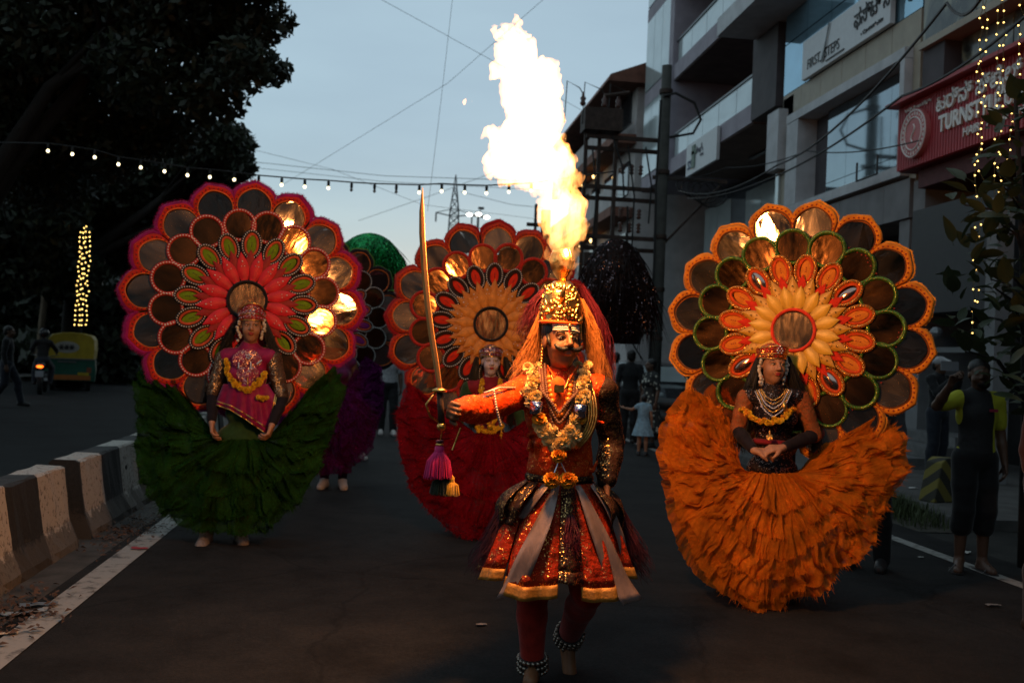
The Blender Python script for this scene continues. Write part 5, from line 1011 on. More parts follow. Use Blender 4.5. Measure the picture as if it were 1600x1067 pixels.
def crown(t, J, M, sc, red, h0=.05, h1=.12, gem=True, dome=True):
    c = J['head']; f = lambda *p: c + M @ (np.array(p) * sc); co = None
    b = MB(); n = 41; th = np.linspace(-2.0, 2.0, n); P = np.zeros((6, n, 3))
    for j, a in enumerate(th):
        hh = h0 + (h1 - h0) * max(0, math.cos(a * .8)) ** 2.2
        for i in range(6): u = i / 5; rr = .093 + .012 * u; P[i, j] = f(rr * math.sin(a), .018 - (rr + .012) * math.cos(a), .052 + hh * u)
    b.grid(P); o = b.build('crown', red, t, True); sm = o.modifiers.new('solid', 'SOLIDIFY'); sm.thickness = .008
    for i in (0, 2, 5):
        k = MB(); k.tube([P[i, j] + M @ np.array([0, -.004, 0]) for j in range(n)], .0045 * sc, 5); k.build('crown_trim', M_GOLD, o, True)
    if dome: d = MB(); d.ball((0, 0, 0), .09 * sc, 16, 9, ax=(1, 1.1, .95)); x = d.build('crown_dome', red, o, True, f(0, .03, .075))
    k = MB(); g = random.Random(1)
    for j in range(4, n - 4, 3):
        for i in (1, 3, 4): p = P[i, j] + M @ np.array([0, -.007, 0]); k.ball(p, .0045 * sc, 6, 4)
    tag(k.build('crown_gems', M_SILV if gem else M_GOLD, o, True), kind='stuff')
    k = MB(); [k.ball(f(x, -.108, z), .006 * sc, 6, 4) for x, z in ((0, .135), (-.012, .12), (.012, .12), (-.02, .105), (.02, .105), (0, .105), (-.012, .09), (.012, .09))]; tag(k.build('front_gems', M_SILV, o, True), kind='stuff'); return o
def ear_flowers(t, J, M, sc, m, n=16, drop=.09):
    c = J['head']; g = random.Random(2)
    for x in (-1, 1):
        b = MB()
        for i in range(n): u = i / n; p = c + M @ (np.array([x * (.088 + .012 * math.sin(u * 5)), -.02 + .01 * u, .05 - (drop + .06) * u]) * sc); b.ball(p + np.array([g.gauss(0, .006)] * 3), .012 * sc, 6, 4)
        tag(b.build('ear_flowers', m, t, True), kind='stuff')
def skirt(t, base, D, edge, wl, wr, m, tiers=7, freq=46, amp=.028, depth=(.08, -.26), bulge=.22, seed=1, fringe=1400, name='tulle_tier', hemvar=.03, spow=1.0):
    """flounced net skirt spread between the two raised tips of the outline"""
    n = 760; E0 = np.array(edge, float); d = np.linalg.norm(np.diff(E0, axis=0), axis=1); c = np.concatenate([[0], np.cumsum(d)]) / d.sum(); s = np.linspace(0, 1, n); ex, ey = np.interp(s, c, E0[:, 0]), np.interp(s, c, E0[:, 1])
    for _ in range(6): ex[1:-1] = (ex[:-2] + 2 * ex[1:-1] + ex[2:]) / 4; ey[1:-1] = (ey[:-2] + 2 * ey[1:-1] + ey[2:]) / 4
    dp = depth[0] + (depth[1] - depth[0]) * np.sin(PI * s) ** 1.5
    E = np.array([at(ex[i], ey[i], D + dp[i]) for i in range(n)]) - base; wy = -.125 * np.sin(PI * s); W = np.array([at(wl[0] + (wr[0] - wl[0]) * (.5 - .5 * math.cos(PI * s[i])), wl[1] + (wr[1] - wl[1]) * s[i], D + wy[i]) for i in range(n)]) - base
    Tn = np.gradient(E, axis=0); Tn /= np.linalg.norm(Tn, axis=1)[:, None] + 1e-9; rad = E - W; rad /= np.linalg.norm(rad, axis=1)[:, None] + 1e-9; g = np.random.default_rng(seed)
    for layer, (sgn, nt) in enumerate(((-1, tiers), (1, 2))):
        for k in range(nt):
            t0 = (k / nt) ** .9 * .97; t1 = min(1.0, ((k + 1) / nt) ** .9 + .07); rows = 12; P = np.zeros((rows, n, 3)); sx = s * freq
            w_ = fbm1(sx * .35, seed + k * 7 + layer, 3); hem = 1 + hemvar * (.7 * fbm1(sx * 2.2, seed + k + 50, 3) + .9 * w_)
            for i in range(rows):
                v = i / (rows - 1); tt = (t0 + (t1 - t0) * v) * (1 + (hem - 1) * v); X = (W + (E - W) * tt[:, None]).copy()
                bl = np.sin(PI * np.clip(tt * .78 + .06, 0, 1)) * np.sin(PI * s) ** .8; X[:, 1] += (-bulge * bl if sgn < 0 else (bulge * .9 * bl - 2 * np.minimum(0, X[:, 1]) * np.minimum(1, tt)))
                q2 = np.stack([sx + .8 * vnoise(np.stack([sx * .4, np.full(n, v * 2.5 + k * 9)], 1), 1, seed + 3), np.full(n, v * .4 + k * 3.1)], 1); f1 = fbm(q2, 1.0, seed + 11 + k, 3, .5) * 1.25; f2 = fbm(q2, .8, seed + 41 + k, 3, .5); f3 = fbm(q2, .5, seed + 71 + k, 3)
                a = amp * (.25 + .75 * v ** .7) * (.6 + .4 * min(1, t0 + .5)); X[:, 1] -= a * f1 * 1.25 + .026 * v; X += Tn * (a * f2 * 1.1)[:, None] + rad * (a * f3 * .45 * v)[:, None]; P[i] = X
            b = MB(); b.grid(P)
            if fringe and sgn < 0:
                for q_ in g.integers(2, n - 2, fringe // nt):
                    p = P[-1, q_] + g.normal(size=3) * .006; dv = rad[q_] + g.normal(size=3) * .5; dv /= np.linalg.norm(dv); l = g.uniform(.01, .045); w = Tn[q_] * g.uniform(.002, .005); b.add([p - w - rad[q_] * .02, p + w - rad[q_] * .02, p + dv * l], [(0, 1, 2)])
            b.build(name if sgn < 0 else 'underskirt', m, t, True)
def tassel(t, top, L, r, m, n=160, name='tassel', seed=0):
    g = random.Random(seed); b = MB(); top = np.array(top); b.lathe([(.004, 0), (r * .32, -.01), (r * .34, -.03), (r * .3, -.05)], top, 10)
    for k in range(n):
        a = g.uniform(0, 2 * PI); q_ = g.random() ** .5; p0 = top + np.array([math.cos(a) * r * .28 * q_, math.sin(a) * r * .28 * q_, -.03]); p1 = top + np.array([math.cos(a) * r * .8 * q_, math.sin(a) * r * .8 * q_, -L * .5]); p2 = top + np.array([math.cos(a) * r * q_, math.sin(a) * r * q_, -L * g.uniform(.92, 1.04)]); b.tube([p0, p1, p2], .0026, 3, caps=False)
    return b.build(name, m, t, True)
M_MARI = mat('marigold', (.8, .33, .02), .7, var=.2, bump=0); M_CREAM = mat('cream_flower', (.78, .58, .26), .7, var=.15, bump=0); M_YELF = mat('yellow_flower', (.75, .45, .02), .7, var=.2, bump=0)
FL_MARI = flower_mesh('flower', M_MARI); FL_CREAM = flower_mesh('flower', M_CREAM, 7, 3); FL_YEL = flower_mesh('flower', M_YELF, 8, 3)
# ---------------------------------------------------------------- the flame bearer
b0 = gnd(872, 1072); b0 = at(872, 1072, D0); b0[2] = 0
def L(px, py, dy=0.0): return at(px, py, D0 + dy) - b0
t = man = thing('person', 'man in orange sequined jacket and gold crown holding a raised sword', 'person', b0)
J = joints(1.72, head=L(877, 536, 0), neck=L(879, 592, .03), chest=L(878, 645, .02), waist=L(876, 715, .02), pel=L(874, 775, .02), sR=L(818, 612, .03), sL=L(940, 612, .05), eR=L(752, 640, -.2), wR=L(717, 640, -.39), eL=L(956, 690, .1), wL=L(948, 752, -.02), hR=L(848, 790, .02), hL=L(902, 790, .02), kR=L(832, 925, -.04), kL=L(918, 925, -.1), aR=L(832, 1042, .02), aL=L(888, 995, .26), tR=L(828, 1066, -.13), tL=L(890, 1052, .2))
HM = head_rot(.2, -.1, .03); HS = 1.03
hilt = L(687, 636, -.45); hdir = unit(J['wR'] - J['eR'])
M_SKINM = mat('skin_flame_bearer', (.2, .085, .038), .5, var=.15, sc=14, bump=.1, spec=.35)  # the flame bearer's own deeper brown skin colour
body(t, J, M_SKINM, h=.009, M=HM, sc=HS, headfine=.0034, fineh=.0045, hands={'R': dict(d=hdir, n=(0, -.9, -.1), th=-1, curl=1.45, sc=1.0), 'L': dict(d=(0, -.3, -1), n=(-1, .2, 0), th=1, curl=.6)})
face_parts(t, J['head'], HM, HS, lips=mat('lip_brown', (.3, .1, .06), .5, var=.1, bump=0), browr=.0058)
hf = lambda *p: J['head'] + HM @ (np.array(p) * HS)
for x in (-1, 1):    # moustache swept up the cheeks
    b = MB(); b.tube([hf(x * a, -.103 + .55 * a * a * 6, z) for a, z in ((.002, -.036), (.014, -.037), (.028, -.042), (.042, -.04), (.055, -.031), (.066, -.018))], [.006, .0105, .013, .0125, .011, .005], 7); b.build('moustache', M_HAIR, t, True)
    b = MB(); b.tube([hf(x * .074, -.022, .03), hf(x * .0735, -.034, -.0), hf(x * .07, -.045, -.025)], [.009, .009, .006], 6); b.build('sideburn', M_HAIR, t, True)
for k, z in enumerate((.05, .0605, .071)):
    b = MB(); b.tube([hf(math.sin(a) * .069, -.0285 - .062 * math.cos(a) + (.004 * k), z) for a in np.linspace(-1.15, 1.15, 13)], .0042, 6); b.build('forehead_stripe', mat('ash_paint', (.8, .72, .6), .8, var=.1, bump=0), t, True)
b = MB(); b.ball(hf(0, -.096, .064), .011, 10, 6, ax=(.8, .5, 1.3)); o = b.build('forehead_jewel', M_GOLD, t, True); b = MB(); b.ball(hf(0, -.102, .064), .006, 8, 5); b.build('jewel_stone', M_IRIS, o, True)
b = MB(); b.ball(hf(0, -.094, .043), .0045, 6, 4, ax=(.8, .6, 1.6)); b.build('forehead_mark', mat('vermilion', (.6, .02, .01), .7, var=0, bump=0), t)
hair_cap(t, J, HM, HS, M_HAIR, low=-.02)
# jacket
M_JKT = sequin('orange_sequin_cloth', (.66, .05, .003), (.9, .26, .06), 170, .13, .4, .7, metal=.7); M_DKSEQ = sequin('dark_sequin_cloth', (.035, .014, .008), (.5, .28, .1), 150, .24, .35, .8); M_ORC = cloth('orange_cloth', (.75, .1, .01))
s = SDF(); torso(s, J, .022, low=False); s.ell(L(874, 735, .02), (.15, .12, .06), None, .04); arm(s, J, 'R', .02, 0, 1.96); rr = random.Random(2)
for i in range(16):  # folds on the sleeve
    u = .1 + i * .112; p = J['sR'] + (J['eR'] - J['sR']) * min(1, u) if u < 1 else J['eR'] + (J['wR'] - J['eR']) * (u - 1); a = rr.uniform(0, 2 * PI); s.ell(p + np.array([rr.gauss(0, .008), .03 * math.cos(a), .03 * math.sin(a)]), (.012, .035, .034), None, .015)
for i in range(46):   # gathers and creases over the chest
    px_, py_ = rr.uniform(822, 932), rr.uniform(612, 735); p = L(px_, py_, -.09 + .05 * abs(px_ - 877) / 50); a_ = rr.uniform(-.9, .9) + (0.5 if px_ < 877 else -.5); d_ = np.array([math.sin(a_), 0, math.cos(a_)]) * rr.uniform(.02, .05); s.cone(p - d_, p + d_, rr.uniform(.008, .016), .006, .012)
s.build('jacket', M_JKT, t, h=.008)
s = SDF(); arm(s, J, 'L', .018, 0, 1.95); s.ell(J['sL'], (.075, .075, .06), None, .03)
for i in range(16): u = .15 + i * .11; p = J['sL'] + (J['eL'] - J['sL']) * min(1, u) if u < 1 else J['eL'] + (J['wL'] - J['eL']) * (u - 1); a = rr.uniform(0, 2 * PI); s.ell(p + np.array([.03 * math.cos(a), .03 * math.sin(a), 0]), (.035, .034, .012), None, .015)
s.build('dark_sleeve', M_DKSEQ, t, h=.01)
for x in (-1, 1):    # stand collar
    b = MB(); b.add([L(880 + x * 3, 606, -.09), L(880 + x * 22, 586, -.02), L(880 + x * 24, 570, .0), L(880 + x * 13, 588, -.09)], [(0, 1, 2, 3)]); o = b.build('collar', M_ORC, t); o.modifiers.new('s', 'SOLIDIFY').thickness = .006
s = SDF(); s.cone(L(872, 600, -.1), L(874, 660, -.115), .035, .05, .02); s.build('shirt_front', M_ORC, t, h=.012)
b = MB(); rr_ = random.Random(3)
for k in range(5): P_ = [L(805 - k * 3, 606 + k * 8, -.1), L(780 - k * 3, 604 + k * 8 + 2, -.17), L(757 - k * 2, 614 + k * 7, -.24)]; b.tube(P_, .006, 5)
b.build('shoulder_braid', mat('silver_braid', (.6, .52, .45), .4, .5, var=.2, bump=.3), t, True)
beads(t, [L(772, 612, -.22), L(776, 640, -.24), L(782, 664, -.22)], 14, .007, MATS['silver_braid'], 'arm_chain')
for k in range(3): beads(t, [J['wR'] + hdir * (-.03 - k * .022) + np.array([0, .045 * math.cos(a), .045 * math.sin(a)]) for a in np.linspace(0, 2 * PI, 12)], 24, .0055, M_GOLD, 'bangle')
b = MB(); b.tube([L(720, 668, -.38), L(712, 690, -.36), L(707, 703, -.36)], .004, 5); b.build('wrist_ribbon', M_GOLD, t)
# headdress
hw = lambda px, py, dy=0: L(px, py, dy)
c1, c2 = hw(877.5, 506, .02), hw(878, 442, .02); ax_ = unit(c2 - c1); Ht = np.linalg.norm(c2 - c1); prof = [(.088, 0), (.094, .012), (.09, .022), (.095, .04), (.09, .055), (.094, .07), (.087, .088), (.089, .1), (.08, .12), (.081, .132), (.069, .152), (.064, .17), (.05, .186), (.036, .2)]
rotq = Vector(ax_).to_track_quat('Z', 'Y'); b = MB(); b.lathe(prof, n=40, sy=1.08); hd = b.build('gold_headdress', M_GOLD, t, True, c1); hd.rotation_euler = rotq.to_euler(); g = random.Random(8)
for k in range(150):   # embossed scrolls and bosses
    a = g.uniform(-2.2, 2.2) - PI / 2; z = g.uniform(.01, .18); r = .094 if z < .07 else .094 - (z - .07) * .33; p = np.array([r * math.cos(a), r * 1.08 * math.sin(a), z]); b = MB()
    if k % 3: b.ball(p, g.uniform(.006, .014), 8, 5)
    else: b.tube([p + np.array([-math.sin(a), math.cos(a), 0]) * q_ * .02 + np.array([0, 0, .014 * math.sin(q_ * 3 + k)]) for q_ in np.linspace(-1, 1, 7)], .0055, 6)
    b.build('embossed_boss' if k % 3 else 'embossed_scroll', M_GOLD, hd, True)
b = MB(); b.tube([(.096 * math.sin(a), -.104 * math.cos(a), .002 + .008 * math.cos(a)) for a in np.linspace(-1.9, 1.9, 25)], .008, 7); b.build('headband', M_ORC, hd, True)
for x in (-1, 1):    # beaded side pieces hanging from the crown to the jaw
    sp_ = MB(); rs = random.Random(5 + x)
    for k in range(26): u = k / 25; sp_.ball((x * (.094 + .012 * math.sin(u * 9)) + rs.gauss(0, .003), -.03 + .03 * u + rs.gauss(0, .006), .12 - .22 * u), rs.uniform(.007, .0125), 7, 5)
    tag(sp_.build('side_beads', M_GOLD, hd, True), kind='stuff')
    fl = MB(); fl.tube([(x * .08, -.04, .1), (x * .105, -.05, .13), (x * .112, -.045, .165), (x * .1, -.04, .185), (x * .088, -.04, .17)], [.012, .012, .01, .008, .004], 8); fl.build('side_finial', M_GOLD, hd, True)
# cobra hood cup which carries the fire
b = MB(); n = 33; P = np.zeros((9, n, 3))
for i, (r, z) in enumerate(((.03, .2), (.035, .215), (.055, .235), (.078, .26), (.09, .285), (.088, .305), (.078, .325), (.07, .335), (.066, .34))):
    for j, a in enumerate(np.linspace(0, 2 * PI, n)): P[i, j] = (r * math.cos(a), r * .55 * math.sin(a), z + .012 * abs(math.cos(a)) * (i / 8))
b.grid(P); o = b.build('cobra_hood', M_GOLD, hd, True); o.modifiers.new('s', 'SOLIDIFY').thickness = .004
# hair falls
M_OHAIR = mat('orange_hair', (.42, .16, .04), .45, var=.35, sc=30, bump=0); M_MHAIR = mat('magenta_hair', (.09, .006, .018), .5, var=.3, sc=30, bump=0)
strands(t, 'orange_hair_fall', None, [L(846, 488, .06), L(838, 528, .08), L(824, 562, .1), L(812, 600, .08)], 360, (.012, .03, .045, .06), .0018, M_OHAIR, 1, .025)
strands(t, 'orange_hair_fall', None, [L(908, 470, .06), L(921, 510, .08), L(932, 556, .1), L(936, 608, .08)], 420, (.015, .04, .05, .06), .0018, M_OHAIR, 2, .025)
strands(t, 'magenta_hair_fall', None, [L(850, 455, .1), L(828, 490, .12), L(818, 530, .14)], 130, (.02, .045, .05), .0018, M_MHAIR, 3, .025); strands(t, 'magenta_hair_fall', None, [L(908, 450, .1), L(935, 505, .13), L(946, 560, .14), L(950, 620, .12)], 170, (.02, .05, .045, .03), .0018, M_MHAIR, 4, .025)
beads(t, [L(849, 500, .03), L(847, 540, .03), L(845, 585, -.02)], 18, .008, M_GOLD, 'crown_chain'); beads(t, [L(907, 498, .05), L(908, 530, .06)], 10, .008, M_GOLD, 'crown_chain')
# garlands and necklaces
garland(t, [L(833, 578, .0), L(831, 600, -.1), L(833, 630, -.14)], 13, .024, [FL_CREAM], rows=3, jit=.5); garland(t, [L(911, 576, .02), L(912, 600, -.08), L(908, 628, -.12)], 13, .024, [FL_CREAM], rows=3, jit=.5)
garland(t, [L(845, 664, -.16), L(857, 684, -.17), L(874, 694, -.17), L(890, 684, -.17), L(902, 656, -.16)], 24, .027, [FL_CREAM], rows=3, jit=.5)
for px, py, dy in ((842, 655, -.17), (904, 654, -.16)): garland(t, [L(px - 3, py, dy), L(px + 3, py, dy)], 2, .03, [FL_MARI], rows=2, jit=.1, name='marigold_knot')
M_TINS = foil('blue_tinsel', (.45, .5, .75), .12, .6, (30, 30, 30))
for px, py in ((838, 637), (906, 642)): b = MB(); b.lathe([(.022, -.03), (.03, -.028), (.031, 0), (.03, .028), (.022, .03)], L(px, py, -.17), 14); b.build('tinsel_cuff', M_TINS, t, True)
M_RUD = mat('seed_bead', (.1, .04, .025), .5, var=.3, bump=.3)
for k, (x0, x1, yb) in enumerate(((846, 905, 664), (851, 900, 682), (842, 908, 648))): beads(t, [L(x0, 570, .01), L(x0 + 3, 610, -.12), L((x0 + x1) / 2 - 12, yb - 18, -.165), L((x0 + x1) / 2 - 2, yb, -.175), L((x0 + x1) / 2 + 11, yb - 18, -.165), L(x1 - 3, 610, -.1), L(x1, 570, .03)], 58, .0092, M_RUD)
beads(t, [L(858, 590, -.06), L(862, 625, -.15), L(874, 655, -.175), L(888, 625, -.15), L(893, 590, -.05)], 18, .0135, mat('amber_bead', (.75, .22, .02), .35, var=.2, bump=0)); beads(t, [L(862, 588, -.07), L(868, 608, -.14), L(876, 613, -.15), L(884, 606, -.14), L(890, 588, -.05)], 26, .006, M_GOLD)
b = MB(); b.box(L(873, 607, -.16), (.045, .02, .035)); b.build('pendant', M_GOLD, t)
P = [L(918, 585, -.02), L(931, 622, -.1), L(933, 655, -.12), L(922, 682, -.13), L(903, 701, -.13)]
for k in range(4): b = MB(); b.tube(smooth_path([p + np.array([-.012 * k, -.002 * k, 0]) for p in P], 16).tolist(), .0055, 6); b.build('gold_braid', M_GOLD, t, True)
ribbon(t, 'breast_flap', [L(912, 600, -.09), L(917, 640, -.11), L(908, 690, -.115)], (.06, .1, .05), M_DKSEQ)
# waist, pom-poms, hips
s = SDF(); s.ell(L(874, 745, .02), (.165, .13, .05), None, .02); s.build('waistband', M_DKSEQ, t, h=.012)
for px, py, r in ((873, 712, .026), (863, 750, .031), (888, 750, .031)): garland(t, [L(px, py, -.21), L(px + 1, py, -.21)], 2, r, [FL_MARI], rows=4, jit=.12, name='marigold_pompom')
b = MB(); b.tube([L(874, 718, -.2), L(865, 742, -.21)], .003, 4); b.tube([L(874, 718, -.2), L(886, 742, -.21)], .003, 4); b.build('pompom_cord', M_SILV, t)
# short pleated skirt
zw = L(874, 752)[2]; zh = L(874, 908)[2]; cx, cyy = L(874, 800, .03)[:2]
def sk(th, v, out=0.0, ph=0.0): # angle from front (-Y), 0 top .. 1 hem
    r = .15 + .2 * v ** .75 + .022 * v * math.sin(th * 9 + ph) + .012 * v * math.sin(th * 23 + 1) + out; return np.array([cx + r * 1.02 * math.sin(th), cyy - r * .92 * math.cos(th), zw + (zh - zw) * v + .012 * v * math.sin(th * 5 + ph)])
M_BROC = sequin('red_brocade', (.36, .024, .004), (.7, .32, .1), 190, .14, .35, .8); M_BORD = mat('gold_border', (.36, .16, .025), .5, .3, var=.3, sc=40, bump=.3, bsc=90); M_DKBR = sequin('dark_brocade', (.05, .015, .01), (.6, .38, .15), 170, .3, .3, .9)
for k, (a0, a1, vo, m, ph) in enumerate(((-1.5, -.98, .96, M_BROC, 0), (-.97, -.14, 1.03, M_BROC, 1), (-.13, .22, .9, M_DKBR, 2), (.2, .72, 1.03, M_BROC, 3), (.7, 1.45, .9, M_BROC, 4), (1.46, 3.14, .95, M_DKBR, 0), (-3.14, -1.52, .95, M_DKBR, 0))):
    n = 40; P = np.array([[sk(a0 + (a1 - a0) * j / (n - 1), vo * .88 * i / 11, .012 * math.sin(PI * j / (n - 1)), ph) for j in range(n)] for i in range(12)]); b = MB(); b.grid(P); o = b.build('skirt_panel', m, t, True); o.modifiers.new('s', 'SOLIDIFY').thickness = .004
    P = np.array([[sk(a0 + (a1 - a0) * j / (n - 1), vo * (.88 + .12 * i / 3), .014 * math.sin(PI * j / (n - 1)), ph) for j in range(n)] for i in range(4)]); b = MB(); b.grid(P); h_ = b.build('hem_border', M_BORD if m is M_BROC else M_DKBR, o, True); h_.modifiers.new('s', 'SOLIDIFY').thickness = .005
for a0, a1, v1, w1 in ((-.95, -1.15, .42, .15), (-1.3, -1.55, .5, .15), (.95, 1.1, .42, .15), (1.3, 1.5, .5, .15)):
    ribbon(t, 'hip_flounce', [sk(a0 + (a1 - a0) * u, v1 * u, .02 + .05 * math.sin(PI * min(1, u * 1.15))) for u in np.linspace(0, 1, 7)], (.07, w1, w1 * 1.1, w1 * .8), M_DKSEQ, (math.cos((a0 + a1) / 2), math.sin((a0 + a1) / 2), .1), .012, k=9)
M_SASH = mat('grey_sash', (.26, .19, .175), .4, .3, var=.25, sc=20, bump=.4, bsc=30, stretch=(1, 1, .3))
for a0, a1, v1, w0, w1 in ((-.25, -.75, 1.08, .03, .105), (.28, .82, 1.05, .03, .12), (.75, 1.25, .8, .05, .09), (-.5, -.9, .35, .04, .05)):
    ribbon(t, 'sash', [sk(a0 + (a1 - a0) * u, v1 * u, .03 + .01 * math.sin(u * 5)) for u in np.linspace(0, 1, 7)], (w0, w0 + (w1 - w0) * .6, w1, w1 * 1.05), M_SASH, (math.cos((a0 + a1) / 2), math.sin((a0 + a1) / 2), .1), .006)
M_FURM = mat('plum_fur', (.06, .008, .018), .7, var=.4, sc=20, bump=0)
for sd, nn in ((-1.5, 340), (1.45, 280)): strands(t, 'fur_tuft', None, [sk(sd, .2, .02), sk(sd, .6, .03), sk(sd * 1.02, .9, .05)], nn, (.04, .06, .07), .002, M_FURM, int(nn), .02)
strands(t, 'magenta_tassel_front', None, [sk(.04, .3, .02), sk(.04, .5, .02), sk(.04, .62, .02)], 160, (.02, .04, .035), .0024, M_MHAIR, 9)
# leggings, anklets
M_LEGG = cloth('red_legging', (.3, .02, .012))
for sd in 'RL':
    s = SDF(); leg(s, J, sd, .016); A, K = J['a' + sd], J['k' + sd]
    s.ell(K + np.array([0, -.005, .06]), (.085, .085, .09), None, .04); s.build('legging', M_LEGG, t, h=.01); d = unit(A - K); u_ = unit(np.cross(d, (0, 1, .1))); v_ = np.cross(d, u_)
    for k in range(3):
        c_ = A - d * (.02 + .028 * (k - 1)); ak = MB(); ak.tube([c_ + (u_ * math.cos(a) + v_ * math.sin(a)) * .058 for a in np.linspace(0, 2 * PI, 21)], .009, 6); ao = ak.build('anklet_strap', M_SHOED, t, True); bl = MB()
        for a in np.linspace(0, 2 * PI, 20): bl.ball(c_ + (u_ * math.cos(a) + v_ * math.sin(a)) * .067, .0105, 7, 5)
        tag(bl.build('ankle_bells', mat('bell_metal', (.3, .26, .22), .3, .9, var=.2, bump=0), ao, True), kind='stuff')
# ---------------------------------------------------------------- sword with tassel, held upright
ho = L(688, 640, -.46) + b0; Q = [at(x, y, D0 - .47) - ho for x, y in ((687, 606), (681, 565), (674, 522), (668, 475), (663, 420), (659.5, 365), (659, 330), (660, 293))]
sw = thing('sword', 'long curved sword with a pink tassel raised in the man\'s fist', 'sword', ho); wd = [.011, .0125, .013, .0132, .013, .0125, .0105, .001]
M_BLADE = mat('flame_tinted_blade', (.66, .3, .1), .45, .15, var=.15, sc=12, bump=.1, bsc=40, stretch=(3, 3, .4)); b = MB(); P = np.zeros((8, 6, 3))  # steel blade; the flame's orange light is put into its base colour
for i, p in enumerate(Q):
    for j, (u, v) in enumerate(((-1, 0), (-.2, -.3), (.8, -.3), (1, 0), (.8, .3), (-.2, .3))): P[i, j] = p + np.array([u * wd[i], v * .011 * (1 if i < 7 else .1), 0])
b.grid(P, close=True); b.build('blade', M_BLADE, sw)
b = MB(); b.lathe([(.004, -.008), (.03, -.004), (.032, .004), (.012, .012)], Q[0] + np.array([0, 0, -.012]), 18); b.build('guard', M_GOLD, sw, True)
gp = at(690, 662, D0 - .47) - ho; b = MB(); b.tube([Q[0] + np.array([0, 0, -.01]), gp], [.013, .0145], 10); b.build('grip', mat('grip_leather', (.06, .03, .02), .6, var=.2), sw, True)
b = MB(); b.tube([Q[0] + np.array([-.015, -.01, -.015]), Q[0] + np.array([-.055, -.03, -.07]), gp + np.array([-.05, -.02, .03]), gp], .005, 6); b.build('knuckle_bow', M_GOLD, sw, True)
b = MB(); b.ball(gp + np.array([0, 0, -.012]), .02, 10, 7); b.build('pommel', M_GOLD, sw, True)
tp = at(687, 694, D0 - .44) - ho; b = MB(); b.tube([gp, (gp + tp) / 2 + np.array([.004, 0, 0]), tp], .003, 5); b.build('cord', M_GOLD, sw); tassel(sw, tp, .14, .062, mat('pink_tassel', (.6, .015, .14), .6, var=.25, bump=0), 420)
for k in range(3): b = MB(); b.lathe([(.012, -.006), (.019, 0), (.012, .006)], tp + np.array([0, 0, .012 - k * .013]), 12); b.build('tassel_ring', M_GOLD if k == 1 else M_MHAIR, sw, True)
t2 = at(692, 735, D0 - .43) - ho; tassel(sw, t2, .1, .055, cloth('black_yarn', (.02, .025, .012)), 260, 'dark_tassel', 3); t3 = at(706, 742, D0 - .45) - ho; tassel(sw, t3, .085, .036, cloth('yellow_yarn', (.55, .3, .03)), 200, 'yellow_tassel', 5)
# ---------------------------------------------------------------- performers
def performer(label, D, foot_px, px, skin, hm, sc, hands=None, shoe=None, sole=None, hyaw=0.0, hpitch=0, extra=None):
    bb = at(foot_px[0], foot_px[1], D); bb[2] = 0; t = thing('person', label, 'person', bb, 0, 'costumed dancers with flower wheels'); Lp = lambda x, y, dy=0.0: at(x, y, D + dy) - bb
    J = joints(hm, True, **{k: Lp(*v) for k, v in px.items()}); M = head_rot(hyaw, hpitch); body(t, J, skin, h=.011, M=M, sc=sc, hands=hands, headfine=.0045, fineh=.006); face_parts(t, J['head'], M, sc); hair_cap(t, J, M, sc, M_HAIR)
    if shoe: shoes(t, J, shoe, sole)
    return t, J, M, Lp, bb
def gloves(t, J, m, a=1.05, b=1.9):
    for sd in 'LR': s = SDF(); arm(s, J, sd, .008, 0, b); s.build('glove', m, t, h=.011)
def sleeves(t, J, m, b=.75):
    for sd in 'LR': s = SDF(); arm(s, J, sd, .016, 0, b); s.build('sleeve', m, t, h=.011)
M_VELV = mat('black_velvet', (.012, .009, .012), .8, var=.3, sc=30, bump=.3, bsc=150, sheen=.05, spec=.15)
# left: green skirt
t, J, M, Lp, bb = performer('dancer in magenta blouse and green net skirt before the pink wheel', DL, (350, 852), dict(head=(393, 511, 0), neck=(390, 545, .03), chest=(386, 585, .03), waist=(382, 640, .02), pel=(375, 690, .02), sL=(427, 560, .05), sR=(350, 560, .04), eL=(441, 622, .0), eR=(333, 618, .0), wL=(425, 664, -.17), wR=(331, 660, -.15), hL=(392, 700, .02), hR=(360, 700, .02), kL=(385, 775, 0), kR=(335, 778, 0), aL=(377, 835, .03), aR=(322, 836, -.03), tL=(380, 848, -.1), tR=(314, 853, -.2)), M_SKIN, 1.78, 1.0, hands={'L': dict(d=(-.25, -.3, -1), n=(-1, .1, 0), th=1, curl=.7), 'R': dict(d=(.1, -.25, -1), n=(1, .1, 0), th=-1, curl=.55)}, shoe=mat('sneaker_grey', (.2, .17, .16), .5, var=.4, sc=30, bump=0), sole=M_SOLE, hyaw=.12)
crown(t, J, M, 1.0, sequin('rose_crown', (.35, .03, .05), (.6, .4, .4), 200, .3), .045, .13)
ear_flowers(t, J, M, 1.0, M_WHITEF)
for x, p in ((-1, [(372, 500), (352, 535), (345, 580), (350, 625)]), (1, [(412, 500), (425, 540), (436, 580), (438, 620)])): strands(t, 'hair_fall', None, [Lp(a, b_, .05) for a, b_ in p], 260, (.02, .045, .05, .03), .003, M_HAIR, 5 + x)
gloves(t, J, M_VELV); sleeves(t, J, sequin('brown_net', (.09, .05, .03), (.4, .3, .2), 200, .3), .95)
M_MAG = cloth('magenta_silk', (.24, .008, .065), rough=.5); s = SDF(); torso(s, J, .016, low=False); s.build('blouse', M_MAG, t, h=.011)
P = np.zeros((10, 26, 3)); zb = np.interp(np.linspace(0, 1, 26), [0, .25, .5, .75, .88, 1], [632, 640, 655, 672, 680, 620])
